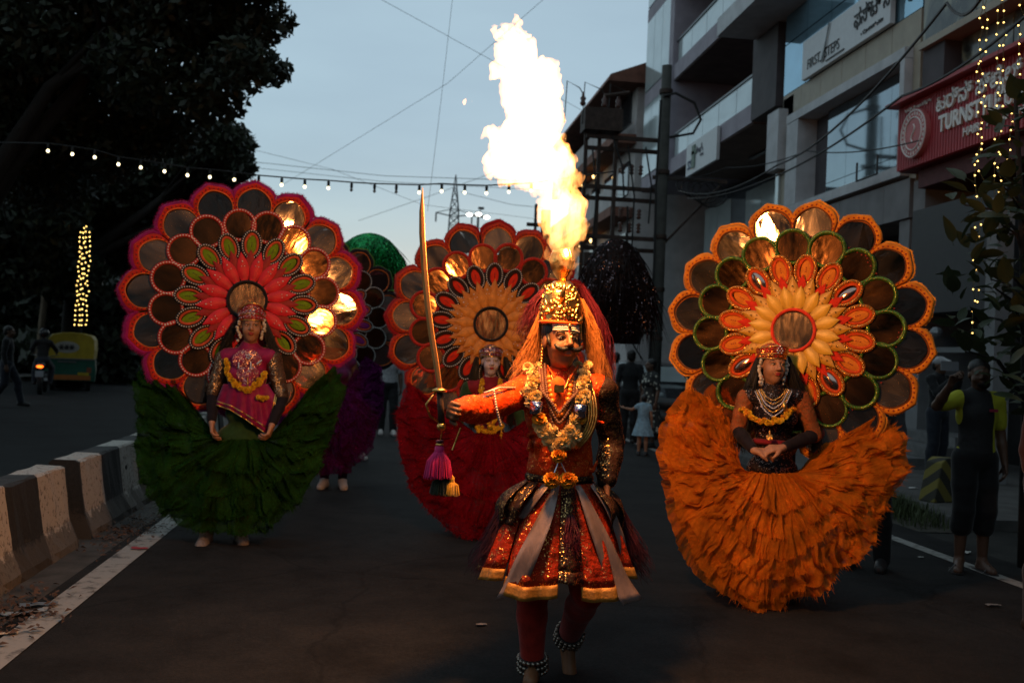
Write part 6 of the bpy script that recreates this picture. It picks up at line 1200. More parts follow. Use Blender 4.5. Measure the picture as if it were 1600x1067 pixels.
for j in range(26):
    u = j / 25; x = 336 + (432 - 336) * u
    for i in range(10): v = i / 9; xx = 383 + (x - 383) * (.72 + .28 * v); P[i, j] = Lp(xx, 600 + (zb[j] - 600) * v, -.13 * math.sin(PI * (.12 + .76 * u)) - .02 - .018 * v * math.sin(u * 34))
b = MB(); b.grid(P); o = b.build('peplum', M_MAG, t, True); o.modifiers.new('s', 'SOLIDIFY').thickness = .004
for r_, k in ((9, 0), (8, 1)): b = MB(); b.tube([P[r_, j] + np.array([0, -.006, .01 * k]) for j in range(26)], .005, 5); b.build('gold_hem', M_GOLD, o, True)
s = SDF(); s.ell(J['pel'] + np.array([0, 0, .02]), (.185, .14, .13), None, .03); s.ell(J['waist'] + np.array([0, 0, -.03]), (.145, .115, .1), None, .05); s.ell(J['pel'] + np.array([0, 0, -.14]), (.2, .15, .16), None, .05); s.build('waist_wrap', cloth('green_wrap', (.02, .055, .012)), t, h=.012)
M_PLATE = sequin('plum_plate', (.28, .035, .09), (.7, .5, .4), 260, .25)
for k, (x, y, rx, rz, m) in enumerate(((386, 563, .11, .085, M_PLATE), (387, 585, .085, .075, M_PLATE), (387, 598, .04, .05, M_PLATE))): b = MB(); c_ = Lp(x, y, -.12 - .006 * k); b.dome([(c_[0] + a, c_[2] + q_) for a, q_ in ell_poly(0, 0, rx, rz, 28)], c_[1] - .02, c_[1]); b.build('breastplate', m, t, True)
for x, y, n in ((388, 557, 7), (373, 572, 4), (392, 571, 5), (405, 566, 5), (387, 596, 5)):
    b = MB(); [b.ball(Lp(x + (3 * math.cos(k * 1.26) if n == 7 else (k - 2) * (1.6 if x == 405 else 0)), y + (3 * math.sin(k * 1.26) if n == 7 else (k - 2) * (2.2 if x != 405 else -1.2)), -.155), .007, 6, 4) for k in range(n)]; tag(b.build('breastplate_gems', M_SILV if x != 387 else M_GOLD, t, True), kind='stuff')
garland(t, [Lp(356, 565, -.06), Lp(357, 585, -.12), Lp(368, 602, -.15), Lp(385, 609, -.16), Lp(402, 602, -.15), Lp(414, 584, -.12)], 34, .02, [FL_YEL], rows=2, jit=.4); garland(t, [Lp(404, 622, -.16), Lp(417, 622, -.15)], 5, .018, [FL_YEL], rows=2, jit=.3, name='flower_charm')
for sd in 'LR': s = SDF(); leg(s, J, sd, .015); s.build('legging', cloth('ochre_legging', (.2, .11, .04)), t, h=.013)
skirt(t, bb, DL, [(262, 578), (230, 560), (214, 600), (216, 667), (226, 737), (247, 798), (294, 826), (352, 829), (410, 826), (462, 791), (497, 738), (520, 668), (539, 604), (522, 572), (490, 600)], (340, 684), (420, 688), tulle('green_net', (.018, .06, .009), .93, .35), 4, 52, .045, (.1, -.16), .1, 3, 2600, hemvar=.03)
# right: orange skirt
t, J, M, Lp, bb = performer('dancer in black bodice and orange net skirt with hands clasped', DR, (1212, 947), dict(head=(1207, 572, 0), neck=(1208, 606, .03), chest=(1209, 652, .03), waist=(1208, 700, .03), pel=(1205, 750, .03), sL=(1250, 622, .05), sR=(1166, 622, .05), eL=(1272, 680, .02), eR=(1152, 672, .02), wL=(1222, 700, -.22), wR=(1178, 704, -.22), hL=(1225, 755, .02), hR=(1190, 755, .02), kL=(1225, 845, 0), kR=(1190, 845, 0), aL=(1228, 925, .03), aR=(1192, 925, .03), tL=(1230, 938, -.1), tR=(1190, 938, -.1)), M_SKIN, 1.68, .97, hands={'L': dict(d=(-1, -.15, -.05), n=(0, .5, -.9), th=1, curl=.55), 'R': dict(d=(1, -.12, -.05), n=(0, .4, -.9), th=-1, curl=.5)}, shoe=M_SHOED, hyaw=.05)
crown(t, J, M, .97, sequin('ruby_crown', (.4, .02, .02), (.8, .45, .15), 170, .4), .06, .085, False)
ear_flowers(t, J, M, .97, M_WHITEF, 20, .13)
for x, p in ((-1, [(1186, 560), (1172, 610), (1160, 660), (1158, 700)]), (1, [(1230, 560), (1246, 610), (1262, 660), (1275, 700)])): strands(t, 'hair_fall', None, [Lp(a, b_, .04) for a, b_ in p], 420, (.02, .05, .055, .05), .003, M_HAIR, 15 + x)
gloves(t, J, M_VELV); sleeves(t, J, sequin('orange_lace', (.28, .07, .02), (.2, .08, .03), 170, .4, .6, .3, metal=.2), 1.0)
M_BOD = sequin('black_bodice', (.012, .008, .01), (.5, .35, .3), 150, .16, .3, .8); s = SDF(); torso(s, J, .014, low=False); s.ell(Lp(1206, 732, .02), (.172, .13, .1), None, .05); s.ell(Lp(1208, 622, -.12), (.06, .05, .07), None, .02, True); s.build('bodice', M_BOD, t, h=.01)
for k in range(5): beads(t, [Lp(1190 - k * 2.4, 608 + k, -.02 - .012 * k), Lp(1197 - k, 620 + k * 5, -.11), Lp(1208, 626 + k * 6.5, -.145), Lp(1220 + k, 620 + k * 5, -.11), Lp(1228 + k * 2.2, 608 + k, -.02 - .012 * k)], 34, .0052, M_SILV if k in (2, 4) else M_GOLD, 'jewelled_collar')
garland(t, [Lp(1163, 640, -.06), Lp(1175, 654, -.16), Lp(1200, 660, -.18), Lp(1222, 656, -.17), Lp(1238, 640, -.08)], 30, .017, [FL_YEL, FL_MARI], rows=2, jit=.35)
s = SDF(); s.ell(Lp(1205, 690, .02), (.136, .118, .03), None, .02); s.build('maroon_sash', cloth('maroon_sash', (.2, .01, .02)), t, h=.012); tassel(t, Lp(1203, 672, -.16), .06, .02, M_GOLD, 80, 'pendant_tassel')
b = MB(); b.tube([Lp(1225 + .6 * k, 628 + k * 3, -.1 - .012 * math.sin(k * .5)) for k in range(8)], .014, 6, flat=.4); b.build('gold_brooch', M_GOLD, t, True)
b = MB(); b.tube([Lp(1205 + 40 * math.sin(a), 738 + 9 * math.cos(a), .02 - .155 * math.cos(a)) for a in np.linspace(-1.9, 1.9, 30)], .017, 8, flat=.5); b.build('gold_belt', M_GOLD, t, True)
skirt(t, bb, DR, [(1135, 650), (1105, 622), (1072, 608), (1038, 650), (1028, 708), (1048, 795), (1078, 869), (1115, 918), (1152, 943), (1195, 948), (1257, 921), (1319, 876), (1375, 802), (1415, 728), (1408, 677), (1365, 642), (1320, 672)], (1160, 738), (1252, 738), tulle('orange_net', (.72, .2, .016), .9, .5), 6, 62, .036, (.12, -.22), .2, 5, 3200, hemvar=.012)
# middle: dark red skirt
t, J, M, Lp, bb = performer('powdered face dancer in dark red net skirt behind the flame bearer', DM, (766, 842), dict(head=(767, 566, 0), neck=(766, 596, .03), chest=(766, 632, .03), waist=(766, 676, .03), pel=(766, 712, .03), sL=(800, 606, .05), sR=(733, 606, .05), eL=(815, 655, .05), eR=(716, 655, .05), wL=(820, 690, -.02), wR=(711, 684, -.02), hL=(780, 720, .03), hR=(752, 720, .03), kL=(782, 785, 0), kR=(750, 785, 0), aL=(784, 828, .03), aR=(748, 828, .03), tL=(788, 838, -.1), tR=(744, 838, -.1)), M_SKINP, 1.66, .96, shoe=M_SHOED)
crown(t, J, M, .96, sequin('violet_crown', (.2, .02, .06), (.7, .6, .7), 180, .3), .05, .09)
for p in ([(745, 560), (738, 600), (735, 640), (738, 670)], [(790, 560), (798, 600), (800, 640), (798, 670)]): strands(t, 'hair_fall', None, [Lp(a, b_, .04) for a, b_ in p], 220, (.02, .05, .05, .04), .003, M_HAIR, p[0][0])
sleeves(t, J, cloth('green_sleeve', (.02, .05, .015)), 1.6); s = SDF(); torso(s, J, .014); s.build('blouse', cloth('wine_blouse', (.2, .012, .02)), t, h=.011)
for x in (-1, 1): garland(t, [Lp(767 + x * 14, 594, -.08), Lp(767 + x * 15, 615, -.13), Lp(767 + x * 10, 650, -.16), Lp(767, 668, -.16)], 22, .018, [FL_YEL], rows=2, jit=.4)
garland(t, [Lp(745, 668, -.14), Lp(765, 676, -.16), Lp(785, 665, -.15)], 12, .02, [FL_YEL], rows=2, jit=.4); garland(t, [Lp(783, 672, -.17), Lp(784, 700, -.18)], 7, .014, [FL_YEL], rows=1, jit=.3, name='flower_charm')
for k in range(2): beads(t, [Lp(752, 600, -.05), Lp(758, 625, -.14), Lp(767, 638 + k * 8, -.16), Lp(776, 625, -.14), Lp(782, 600, -.05)], 22, .006, M_SILV if k else M_GOLD, 'necklace')
b = MB(); b.tube([Lp(766 + 27 * math.sin(a), 685 + 8 * math.cos(a), .02 - .16 * math.cos(a)) for a in np.linspace(-1.9, 1.9, 30)], .034, 8, flat=.35); b.build('orange_belt', cloth('orange_belt', (.55, .12, .015)), t, True)
skirt(t, bb, DM, [(690, 640), (640, 598), (620, 644), (624, 705), (645, 766), (681, 808), (727, 838), (768, 844), (810, 838), (856, 808), (892, 766), (912, 705), (916, 644), (896, 598), (846, 640)], (738, 676), (794, 676), tulle('wine_net', (.26, .006, .014), .92), 4, 54, .034, (.1, -.2), .2, 7, 2600, hemvar=.02)
# fourth, behind: purple skirt
t, J, M, Lp, bb = performer('dancer in purple net skirt half hidden behind the green skirt', 11.0, (520, 766), dict(), M_SKIND, 1.7, 1.0, shoe=M_SHOEW)
s = SDF(); torso(s, J, .014); s.build('blouse', cloth('purple_blouse', (.08, .01, .06)), t, h=.014)
for sd in 'LR': s = SDF(); leg(s, J, sd, .012); s.build('legging', M_VELV, t, h=.014)
skirt(t, bb, 11.0, [(430, 575), (425, 620), (440, 690), (470, 735), (505, 742), (545, 735), (580, 700), (600, 640), (596, 575), (570, 555)], (490, 610), (540, 610), tulle('purple_net', (.12, .01, .09), .85), 5, 50, .035, (.1, -.2), .2, 9, 1500)
# tinsel pom-pom parasols
def pompom(label, c, r, hz, m, n, low, flare=.35):
    o = np.array([c[0], c[1], 0]); t = thing('tinsel_parasol', label, 'parasol', o, 0, 'tinsel parasols in the procession'); b = MB(); b.lathe([(.02, .3), (.018, c[2] + hz)], n=8); b.build('pole', M_STEEL, t); g = np.random.default_rng(n); b = MB()
    b.lathe([(r * .8, c[2] - low), (r * .97, c[2] - low * .5), (r * .97, c[2]), (r * .85, c[2] + hz * .5), (r * .5, c[2] + hz * .86), (.01, c[2] + hz * .95)], n=24); b.build('canopy', m, t, True); b = MB()
    for k in range(n):
        a = g.uniform(0, 2 * PI); ph = g.uniform(0, 1.45); p = np.array([r * math.cos(a) * math.sin(ph), r * math.sin(a) * math.sin(ph), c[2] + hz * math.cos(ph)]); d = np.array([math.cos(a) * flare, math.sin(a) * flare, -1]) + g.normal(size=3) * .16; q_ = p + d * g.uniform(.12, .3) * (1 if ph < 1.2 else low / .25); w = np.array([-math.sin(a), math.cos(a), g.normal() * .5]) * .0065; u = p + np.array([math.cos(a), math.sin(a), .4]) * .02; b.add([p - w, p + w, (u + q_) / 2 + w, q_, (u + q_) / 2 - w], [(0, 1, 2, 3, 4)])
    tag(b.build('tinsel_strips', m, t), kind='stuff')
def tinsel(name, col): return sequin(name, col, mul(col, 3), 60, .6, .22, .8, .5)
pompom('dark maroon tinsel parasol behind the flame bearer\'s shoulder', at(960, 455, 11.5), .4, .6, sequin('maroon_tinsel', (.008, .005, .006), (.3, .22, .24), 60, .1, .2, .9, .5), 9000, .6, .06)
pompom('green tinsel parasol behind the pink rimmed wheel', at(577, 415, 13), .42, .42, tinsel('green_tinsel', (.01, .12, .035)), 7000, .3)
# ---------------------------------------------------------------- bystanders
M_BLKC = cloth('black_cotton', (.012, .012, .013)); M_YELC = cloth('yellow_cotton', (.42, .4, .02)); M_NAVY = cloth('dark_denim', (.015, .018, .026)); M_WHT = cloth('white_cotton', (.35, .35, .36)); M_GRYC = cloth('grey_cotton', (.07, .07, .075)); M_ORGC = cloth('orange_cotton', (.4, .16, .03)); M_MAR = cloth('maroon_cotton', (.025, .009, .008)); M_BLU = cloth('pale_blue_satin', (.22, .34, .42), rough=.4)
def floral():
    m, nt, nd, lk, out = newmat('floral_cotton'); p = nd.new('ShaderNodeBsdfPrincipled'); lk.new(p.outputs[0], out.inputs[0]); vo = nd.new('ShaderNodeTexVoronoi'); vo.inputs['Scale'].default_value = 16; lk.new(texco(nd, lk), vo.inputs['Vector']); lk.new(ramp(nd, lk, vo.outputs['Distance'], [(.28, (.4, .38, .32)), (.42, (.015, .016, .016))]), p.inputs['Base Color']); p.inputs['Roughness'].default_value = .8; return m
def shirt2():
    """black front with yellow side panel and sleeves"""
    m, nt, nd, lk, out = newmat('black_yellow_shirt'); p = nd.new('ShaderNodeBsdfPrincipled'); lk.new(p.outputs[0], out.inputs[0]); sp_ = nd.new('ShaderNodeSeparateXYZ'); t = nd.new('ShaderNodeTexCoord'); lk.new(t.outputs['Object'], sp_.inputs[0])
    a = nd.new('ShaderNodeMath'); a.operation = 'GREATER_THAN'; a.inputs[1].default_value = .085; lk.new(sp_.outputs[0], a.inputs[0]); b = nd.new('ShaderNodeMath'); b.operation = 'LESS_THAN'; b.inputs[1].default_value = -.15; lk.new(sp_.outputs[0], b.inputs[0]); c = nd.new('ShaderNodeMath'); c.operation = 'MAXIMUM'; lk.new(a.outputs[0], c.inputs[0]); lk.new(b.outputs[0], c.inputs[1])
    mx = nd.new('ShaderNodeMixRGB'); lk.new(c.outputs[0], mx.inputs[0]); mx.inputs[1].default_value = (.012, .012, .013, 1); mx.inputs[2].default_value = (.42, .42, .02, 1); lk.new(mx.outputs[0], p.inputs['Base Color']); p.inputs['Roughness'].default_value = .8; bu = nd.new('ShaderNodeBump'); bu.inputs['Strength'].default_value = .5; bu.inputs['Distance'].default_value = .02; lk.new(noise(nd, lk, t.outputs['Object'], 14, 3), bu.inputs['Height']); lk.new(bu.outputs[0], p.inputs['Normal']); return m
GP = 'people watching from the kerb'
b0 = gnd(1518, 893); D = 7.95
t, J = crowd('man in black and yellow T-shirt and shorts raising a phone', b0, .0, 1.66, shirt2(), M_BLKC, M_SKIND, grp=GP, sleeve=.72, shoe=None, shorts=True, res=.012, yaw=-.35, ov=dict(eR=(-.36, -.02, 1.33), wR=(-.36, -.2, 1.5), tL=(.08, -.16, .03), tR=(-.2, -.13, .03)), hands={'R': dict(d=(.1, -.35, .9), n=(.3, -1, 0), th=1, curl=.7), 'L': dict(d=(0, -.15, -1), n=(-1, .2, 0), th=1, curl=.4)})
s = SDF(); s.ell(J['head'] + np.array([.0, -.05, -.062]), (.056, .05, .045), None, .01); s.ell(J['head'] + np.array([.02, -.105, -.045]), (.026, .03, .012), None, .01, True); s.build('beard', M_HAIR, t, h=.008)
for sd in 'LR':
    A, T = J['a' + sd], J['t' + sd]; b = MB(); c_ = (A + T) / 2; b.prism([(A[0] - .045, A[1] + .07), (A[0] + .045, A[1] + .07), (T[0] + .05, T[1]), (T[0] + .02, T[1] - .05), (T[0] - .03, T[1] - .05), (T[0] - .05, T[1])], 'z', .001, .018); o = b.build('sandal', M_SHOED, t); k = MB(); k.tube([(T[0] - .045, T[1] + .05, .015), (T[0], T[1] + .04, .075), (T[0] + .045, T[1] + .05, .015)], .008, 6, flat=.5); k.build('strap', M_SHOED, o)
b = MB(); b.box((.06, -.125, 1.28), (.07, .006, .022)); b.build('chest_badge', mat('badge_red', (.3, .02, .05), .5, var=0, bump=0), t)
ph = at(1484, 572, 7.75); o = thing('phone', 'phone held up by the man in black and yellow', 'phone', ph); b = MB(); b.box((0, 0, 0), (.145, .009, .072)); b.build('case', mat('phone_case', (.25, .26, .28), .4, var=.05, bump=0), o); b = MB(); b.box((0, .006, 0), (.135, .002, .064)); b.build('screen', M_GLASS_D, o)
b0 = gnd(1462, 748, .11); t, J = crowd('person in dark clothes with pale cap beside the entrance steps', b0, .4, 1.68, M_BLKC, M_NAVY, M_SKIND, grp=GP, sleeve=1.8, shoe=M_SHOED, ov=dict(eR=(-.2, -.12, 1.2), wR=(-.06, -.28, 1.42), eL=(.2, -.1, 1.2), wL=(.08, -.28, 1.42)))
s = SDF(); s.ell(J['head'] + np.array([0, .02, .06]), (.09, .105, .075), None, .01); s.cone(J['head'] + np.array([0, -.08, .07]), J['head'] + np.array([0, -.15, .06]), .03, .02, .02); s.build('cap', M_WHT, t, h=.01)
b0 = gnd(1634, 985); crowd('person in maroon clothes cut off at the right edge', b0, .5, 1.68, M_MAR, M_NAVY, M_SKIND, grp=GP, sleeve=1.9, shoe=M_SHOED, res=.016)
b0 = gnd(1350, 888); crowd('person in black trousers hidden behind the orange skirt', b0, -.5, 1.66, M_GRYC, M_BLKC, M_SKIND, grp=GP, sleeve=1.8, shoe=M_SHOED, res=.016, ov=dict(kL=(.11, -.03, .5), aL=(.13, 0, .085), tL=(.12, -.16, .03)))
GS = 'people standing by the parked car'
crowd('man in dark shirt seen from behind beside the parked car', gnd(981, 692), 2.7, 1.76, M_BLKC, M_BLKC, M_SKIND, grp=GS, sleeve=.9, shoe=M_SHOED)
crowd('woman in black and cream floral dress by the parked car', gnd(1012, 700), -1.2, 1.6, floral(), M_BLKC, M_SKIND, fem=True, grp=GS, sleeve=.9, dress=.75, shoe=M_SHOED, yaw=-.3)
crowd('little girl in pale blue dress reaching out an arm', gnd(1003, 712), 2.8, 1.0, M_BLU, M_BLU, M_SKIN, fem=True, grp=GS, sleeve=.3, dress=.5, shoe=M_SHOED, ov=dict(eL=(.34, .0, 1.28), wL=(.55, -.02, 1.32)))
crowd('person in white shirt seen beyond the flame bearer\'s shoulder', gnd(958, 676), 2.9, 1.72, M_WHT, M_NAVY, M_SKIND, grp=GS, sleeve=.9, shoe=M_SHOED)
GW = 'people walking behind the dancers'
crowd('person in white shirt and black trousers walking between two wheels', gnd(603, 679), .2, 1.7, M_WHT, M_BLKC, M_SKIND, grp=GW, sleeve=.8, shoe=M_SHOEW, ov=dict(kL=(.1, -.12, .5), aL=(.1, -.12, .09), tL=(.1, -.27, .03)))
crowd('person in grey with white shoes behind the purple skirt', gnd(553, 718), .2, 1.7, M_GRYC, M_BLKC, M_SKIND, grp=GW, sleeve=.8, shoe=M_SHOEW)
GL = 'people on the far left carriageway'
crowd('dark figure striding at the left edge', gnd(8, 636), 1.7, 1.72, M_BLKC, M_NAVY, M_SKIND, grp=GL, sleeve=1.8, shoe=M_SHOED, ov=dict(kL=(.1, -.2, .52), aL=(.1, -.28, .12), tL=(.1, -.42, .06), kR=(-.1, .02, .5), aR=(-.1, .25, .12), tR=(-.1, .12, .04)))
crowd('person in orange shirt standing right of the rickshaw', gnd(167, 583), 2.8, 1.7, M_ORGC, M_GRYC, M_SKIND, grp=GL, sleeve=.8, shoe=M_SHOED)
crowd('person in grey just right of the orange shirt', gnd(179, 582), 2.5, 1.72, M_GRYC, M_BLKC, M_SKIND, grp=GL, sleeve=1.8, shoe=M_SHOED)
crowd('dark person leaning at the rickshaw\'s right side', gnd(152, 596), -1.2, 1.68, M_MAR, M_BLKC, M_SKIND, grp=GL, sleeve=1.2, shoe=M_SHOED)
crowd('dark person nearest the pink wheel on far footpath', gnd(196, 580), 2.9, 1.7, M_BLKC, M_NAVY, M_SKIND, grp=GL, sleeve=1.8, shoe=M_SHOED)
# ---------------------------------------------------------------- vehicles
M_RUB = mat('tyre_rubber', (.012, .012, .012), .85, var=.1); M_RIM = mat('wheel_rim', (.2, .2, .2), .35, .8, var=.1, bump=0)
def road_wheel(t, c, r, w, axis='x'):
    pr = [(r * .62, -w / 2), (r * .93, -w / 2), (r, -w * .3), (r, w * .3), (r * .93, w / 2), (r * .62, w / 2)]; b = MB(); b.lathe(pr, n=26, caps=False); rot = (0, PI / 2, 0) if axis == 'x' else (PI / 2, 0, 0)
    o = thing('wheel', None, None); o.parent = t; o.location = c; o.rotation_euler = rot; b.build('tyre', M_RUB, o, True); b = MB(); b.lathe([(r * .63, -w * .4), (r * .5, -w * .25), (r * .2, -w * .3), (.01, -w * .3)], n=20); b.lathe([(.01, w * .3), (r * .2, w * .3), (r * .5, w * .25), (r * .63, w * .4)], n=20); b.build('rim', M_RIM, o, True)
# auto rickshaw seen from behind
rb = gnd(108, 611); t = thing('auto_rickshaw', 'yellow and green auto rickshaw seen from behind', 'auto rickshaw', rb, .24); M_RY = mat('rick_yellow', (.36, .26, .015), .55, var=.2, sc=4); M_RG = mat('rick_green', (.012, .075, .05), .4, var=.2, sc=4)
b = MB(); P = []
for y in (0, .4, 1.1, 1.7):
    P.append([(-.64, y, .95), (-.66, y, 1.2), (-.64, y, 1.5), (-.55, y, 1.63), (-.3, y, 1.69), (0, y, 1.71), (.3, y, 1.69), (.55, y, 1.63), (.64, y, 1.5), (.66, y, 1.2), (.64, y, .95)])
P = np.array(P); P[0, :, 0] *= .94; P[0, 3:8, 2] -= .03; b.grid(P); b.add(P[0], [tuple(range(11))]); b.build('hood', M_RY, t)
b = MB(); b.prism([(-.66, .3), (.66, .3), (.68, .6), (.65, .94), (-.65, .94), (-.68, .6)], 'y', -.02, .85); b.build('rear_body', M_RG, t); b = MB(); b.prism([(-.45, .9), (.45, .9), (.3, 2.55), (-.3, 2.55)], 'z', .3, .8); b.build('front_body', M_RG, t)
b = MB(); b.box((0, -.035, .4), (1.1, .03, .14)); b.build('bumper', mat('rick_orange', (.3, .1, .02), .5, var=.1, bump=0), t)
b = MB(); b.dome(ell_poly(-.12, 1.27, .34, .17, 28), -.012, -.004); o = b.build('rear_window', mat('rick_window', (.3, .29, .26), .4, var=.1, bump=0), t, True); b = MB()
for x in (-.26, -.12, .02):
    for k in range(6): a = k * PI / 3; b.tube([(x, -.02, 1.27), (x + .08 * math.cos(a), -.02, 1.27 + .09 * math.sin(a))], [.028, .012], 6)
b.build('window_motif', M_SHOED, o)
for x in (-.5, .5): b = MB(); b.box((x, -.03, .62), (.12, .03, .16)); b.build('tail_lamp', mat('dull_tail_lamp', (.2, .06, .03), .4, var=.1, bump=0), t); road_wheel(t, (x * .96, .35, .21), .21, .12)
b = MB(); b.box((.35, -.04, .5), (.3, .02, .1)); b.build('number_plate', M_RY, t); b = MB(); b.box((0, -.03, .93), (1.28, .03, .04)); b.build('trim_strip', M_RIM, t); b = MB(); b.box((-.1, -.045, .85), (.5, .01, .04)); b.build('reflector_strip', M_RIM, t); road_wheel(t, (0, 2.4, .21), .21, .11)
b = MB(); b.box((0, 1.75, 1.25), (1.0, .02, .5)); b.build('windscreen', M_GLASS_D, t); b = MB(); b.box((0, .6, .8), (1.1, .45, .25)); b.build('seat', M_SHOED, t)
# motorbike with tail light, and its rider
mb_ = gnd(60, 617); t = thing('motorbike', 'motorbike with glowing orange tail light left of the rickshaw', 'motorbike', mb_, .22)
road_wheel(t, (0, .3, .3), .3, .12); road_wheel(t, (0, 1.55, .3), .3, .1); s = SDF(); s.cone((0, .1, .78), (0, .85, .8), .09, .13, .05); s.cone((0, .85, .85), (0, 1.25, .92), .14, .1, .05); s.cone((0, .6, .45), (0, 1.0, .4), .14, .16, .05); s.build('body', mat('bike_black', (.015, .014, .016), .3, var=.1, bump=0), t, h=.02)
b = MB(); b.tube([(-.36, 1.2, 1.05), (-.1, 1.3, 1.0), (.1, 1.3, 1.0), (.36, 1.2, 1.05)], .015, 6); b.build('handlebar', M_RIM, t)
for x in (-.09, .09): b = MB(); b.tube([(x, 1.3, 1.0), (x, 1.55, .3)], .025, 6); b.build('fork', M_RIM, t)
b = MB(); b.ball((0, -.03, .75), .055, 10, 6, ax=(1.6, .5, .7)); b.build('tail_light', emit('tail_glow', (1, .12, .01), 5), t); b = MB(); b.box((0, -.05, .56), (.2, .012, .16)); b.build('number_plate', mat('plate_grey', (.25, .25, .27), .5, var=.1, bump=0), t); b = MB(); b.tube([(.14, .7, .3), (.16, -.05, .42)], [.035, .05], 8); b.build('exhaust', M_RIM, t)
p, J = crowd('rider in black sitting on the motorbike', mb_ + np.array([-.12, .54, .0]), PI + .22, 1.7, M_BLKC, M_NAVY, M_SKIND, grp=GL, sleeve=1.9, shoe=M_SHOED, ov=dict(pel=(0, .05, .9), hL=(.1, .03, .88), hR=(-.1, .03, .88), kL=(.2, -.38, .72), kR=(-.2, -.38, .72), aL=(.2, -.2, .33), aR=(-.2, -.2, .33), tL=(.21, -.36, .29), tR=(-.21, -.36, .29), eL=(.3, -.25, 1.2), eR=(-.3, -.25, 1.2), wL=(.3, -.55, 1.13), wR=(-.3, -.55, 1.13), chest=(0, -.05, 1.26), neck=(0, -.06, 1.45), head=(0, -.1, 1.6)))
s = SDF(); s.ell(J['head'] + np.array([0, .02, .04]), (.125, .14, .13), None, .01); s.build('helmet', mat('helmet_black', (.02, .02, .022), .2, var=.1, bump=0), p, h=.016)
# parked dark car
cb = gnd(1032, 668); t = thing('parked_car', 'dark car parked behind the floral dress woman', 'car', cb + np.array([.3, 2.2, 0]), .12); M_CAR = mat('car_paint', (.02, .021, .024), .25, var=.1, bump=0, coat=.6)
prof = [(-2.1, .35), (-2.15, .7), (-2.0, .95), (-1.0, 1.05), (-.45, 1.5), (.2, 1.6), (1.2, 1.58), (1.85, 1.2), (2.1, 1.05), (2.15, .5), (2.05, .32)]
b = MB(); P = np.zeros((9, len(prof), 3))
for i in range(9):
    u = i / 8 * 2 - 1
    for j, (y, z) in enumerate(prof): w = .86 - (.2 * max(0, (z - 1.0) / .6)); P[i, j] = (u * w, y * (1 - .05 * u * u), z - (.06 * u * u if z > 1.0 else 0))
b.grid(P); b.add(P[0], [tuple(range(len(prof)))[::-1]]); b.add(P[-1], [tuple(range(len(prof)))]); b.build('body', M_CAR, t, False)
b = MB(); b.add([(-.62, -.97, 1.09), (.62, -.97, 1.09), (.54, -.5, 1.47), (-.54, -.5, 1.47)], [(0, 1, 2, 3)]); b.build('windscreen', M_GLASS_L, t)
for x in (-1, 1):
    b = MB(); b.add([(x * .862, -.85, 1.08), (x * .862, 1.7, 1.08), (x * .74, 1.2, 1.5), (x * .74, -.35, 1.5)], [(0, 1, 2, 3)]); b.build('side_window', M_GLASS_D, t); b = MB(); b.ball((x * .62, -2.06, .78), .13, 10, 6, ax=(1.3, .4, .6)); b.build('headlight', M_GLASS_L, t, True); b = MB(); b.ball((x * .98, -.75, 1.08), .09, 8, 5, ax=(1.2, .6, .8)); b.build('wing_mirror', M_CAR, t, True)
    for y in (-1.35, 1.35): road_wheel(t, (x * .78, y, .32), .32, .2)
b = MB(); b.box((0, -2.14, .62), (.9, .03, .16)); b.build('grille', M_SHOED, t); b = MB(); b.box((0, -2.17, .45), (.5, .02, .12)); b.build('number_plate', M_WHT, t)
# white scooter front by the orange skirt
sb = gnd(1062, 690); t = thing('scooter', 'white fronted scooter parked left of the orange skirt', 'scooter', sb, 1.2); M_SCW = mat('scooter_white', (.45, .46, .48), .35, var=.05, bump=0)
s = SDF(); s.cone((0, -.45, .35), (0, -.38, .95), .14, .1, .06); s.ell((0, -.35, 1.0), (.16, .1, .09), None, .05); s.cone((0, -.3, .28), (0, .2, .28), .13, .14, .05); s.build('front_shield', M_SCW, t, h=.02); s = SDF(); s.cone((0, .1, .72), (0, .65, .75), .13, .12, .06); s.cone((0, .3, .45), (0, .7, .55), .15, .14, .05); s.build('seat', M_SHOED, t, h=.02); road_wheel(t, (0, -.6, .23), .23, .1); road_wheel(t, (0, .55, .23), .23, .1)
b = MB(); b.tube([(-.32, -.25, 1.05), (0, -.33, 1.03), (.32, -.25, 1.05)], .016, 6); b.build('handlebar', M_SHOED, t)
for x in (-1, 1): b = MB(); b.tube([(x * .25, -.28, 1.05), (x * .3, -.3, 1.22)], .008, 5); b.ball((x * .31, -.3, 1.26), .06, 8, 5, ax=(1, .3, .8)); b.build('mirror', M_SHOED, t)
# yellow and black kerb block
kb = gnd(1463, 783, .11); t = thing('marker_block', 'leaning yellow and black painted concrete block on the footpath', 'bollard', kb, .35)
m, nt, nd, lk, out = newmat('hazard_paint'); p = nd.new('ShaderNodeBsdfPrincipled'); lk.new(p.outputs[0], out.inputs[0]); w = nd.new('ShaderNodeTexWave'); w.inputs['Scale'].default_value = 2.2; w.inputs['Distortion'].default_value = 1; w.bands_direction = 'DIAGONAL'; lk.new(texco(nd, lk), w.inputs[0]); lk.new(ramp(nd, lk, w.outputs[0], [(.45, (.16, .13, .025)), (.55, (.03, .028, .02))]), p.inputs['Base Color']); p.inputs['Roughness'].default_value = .85
b = MB(); b.prism([(-.17, 0), (.17, 0), (.24, .38), (.22, .46), (.15, .5), (.02, .5), (-.06, .45)], 'y', -.11, .11); o = b.build('block', m, t); bv = o.modifiers.new('b', 'BEVEL'); bv.width = .015; bv.segments = 2
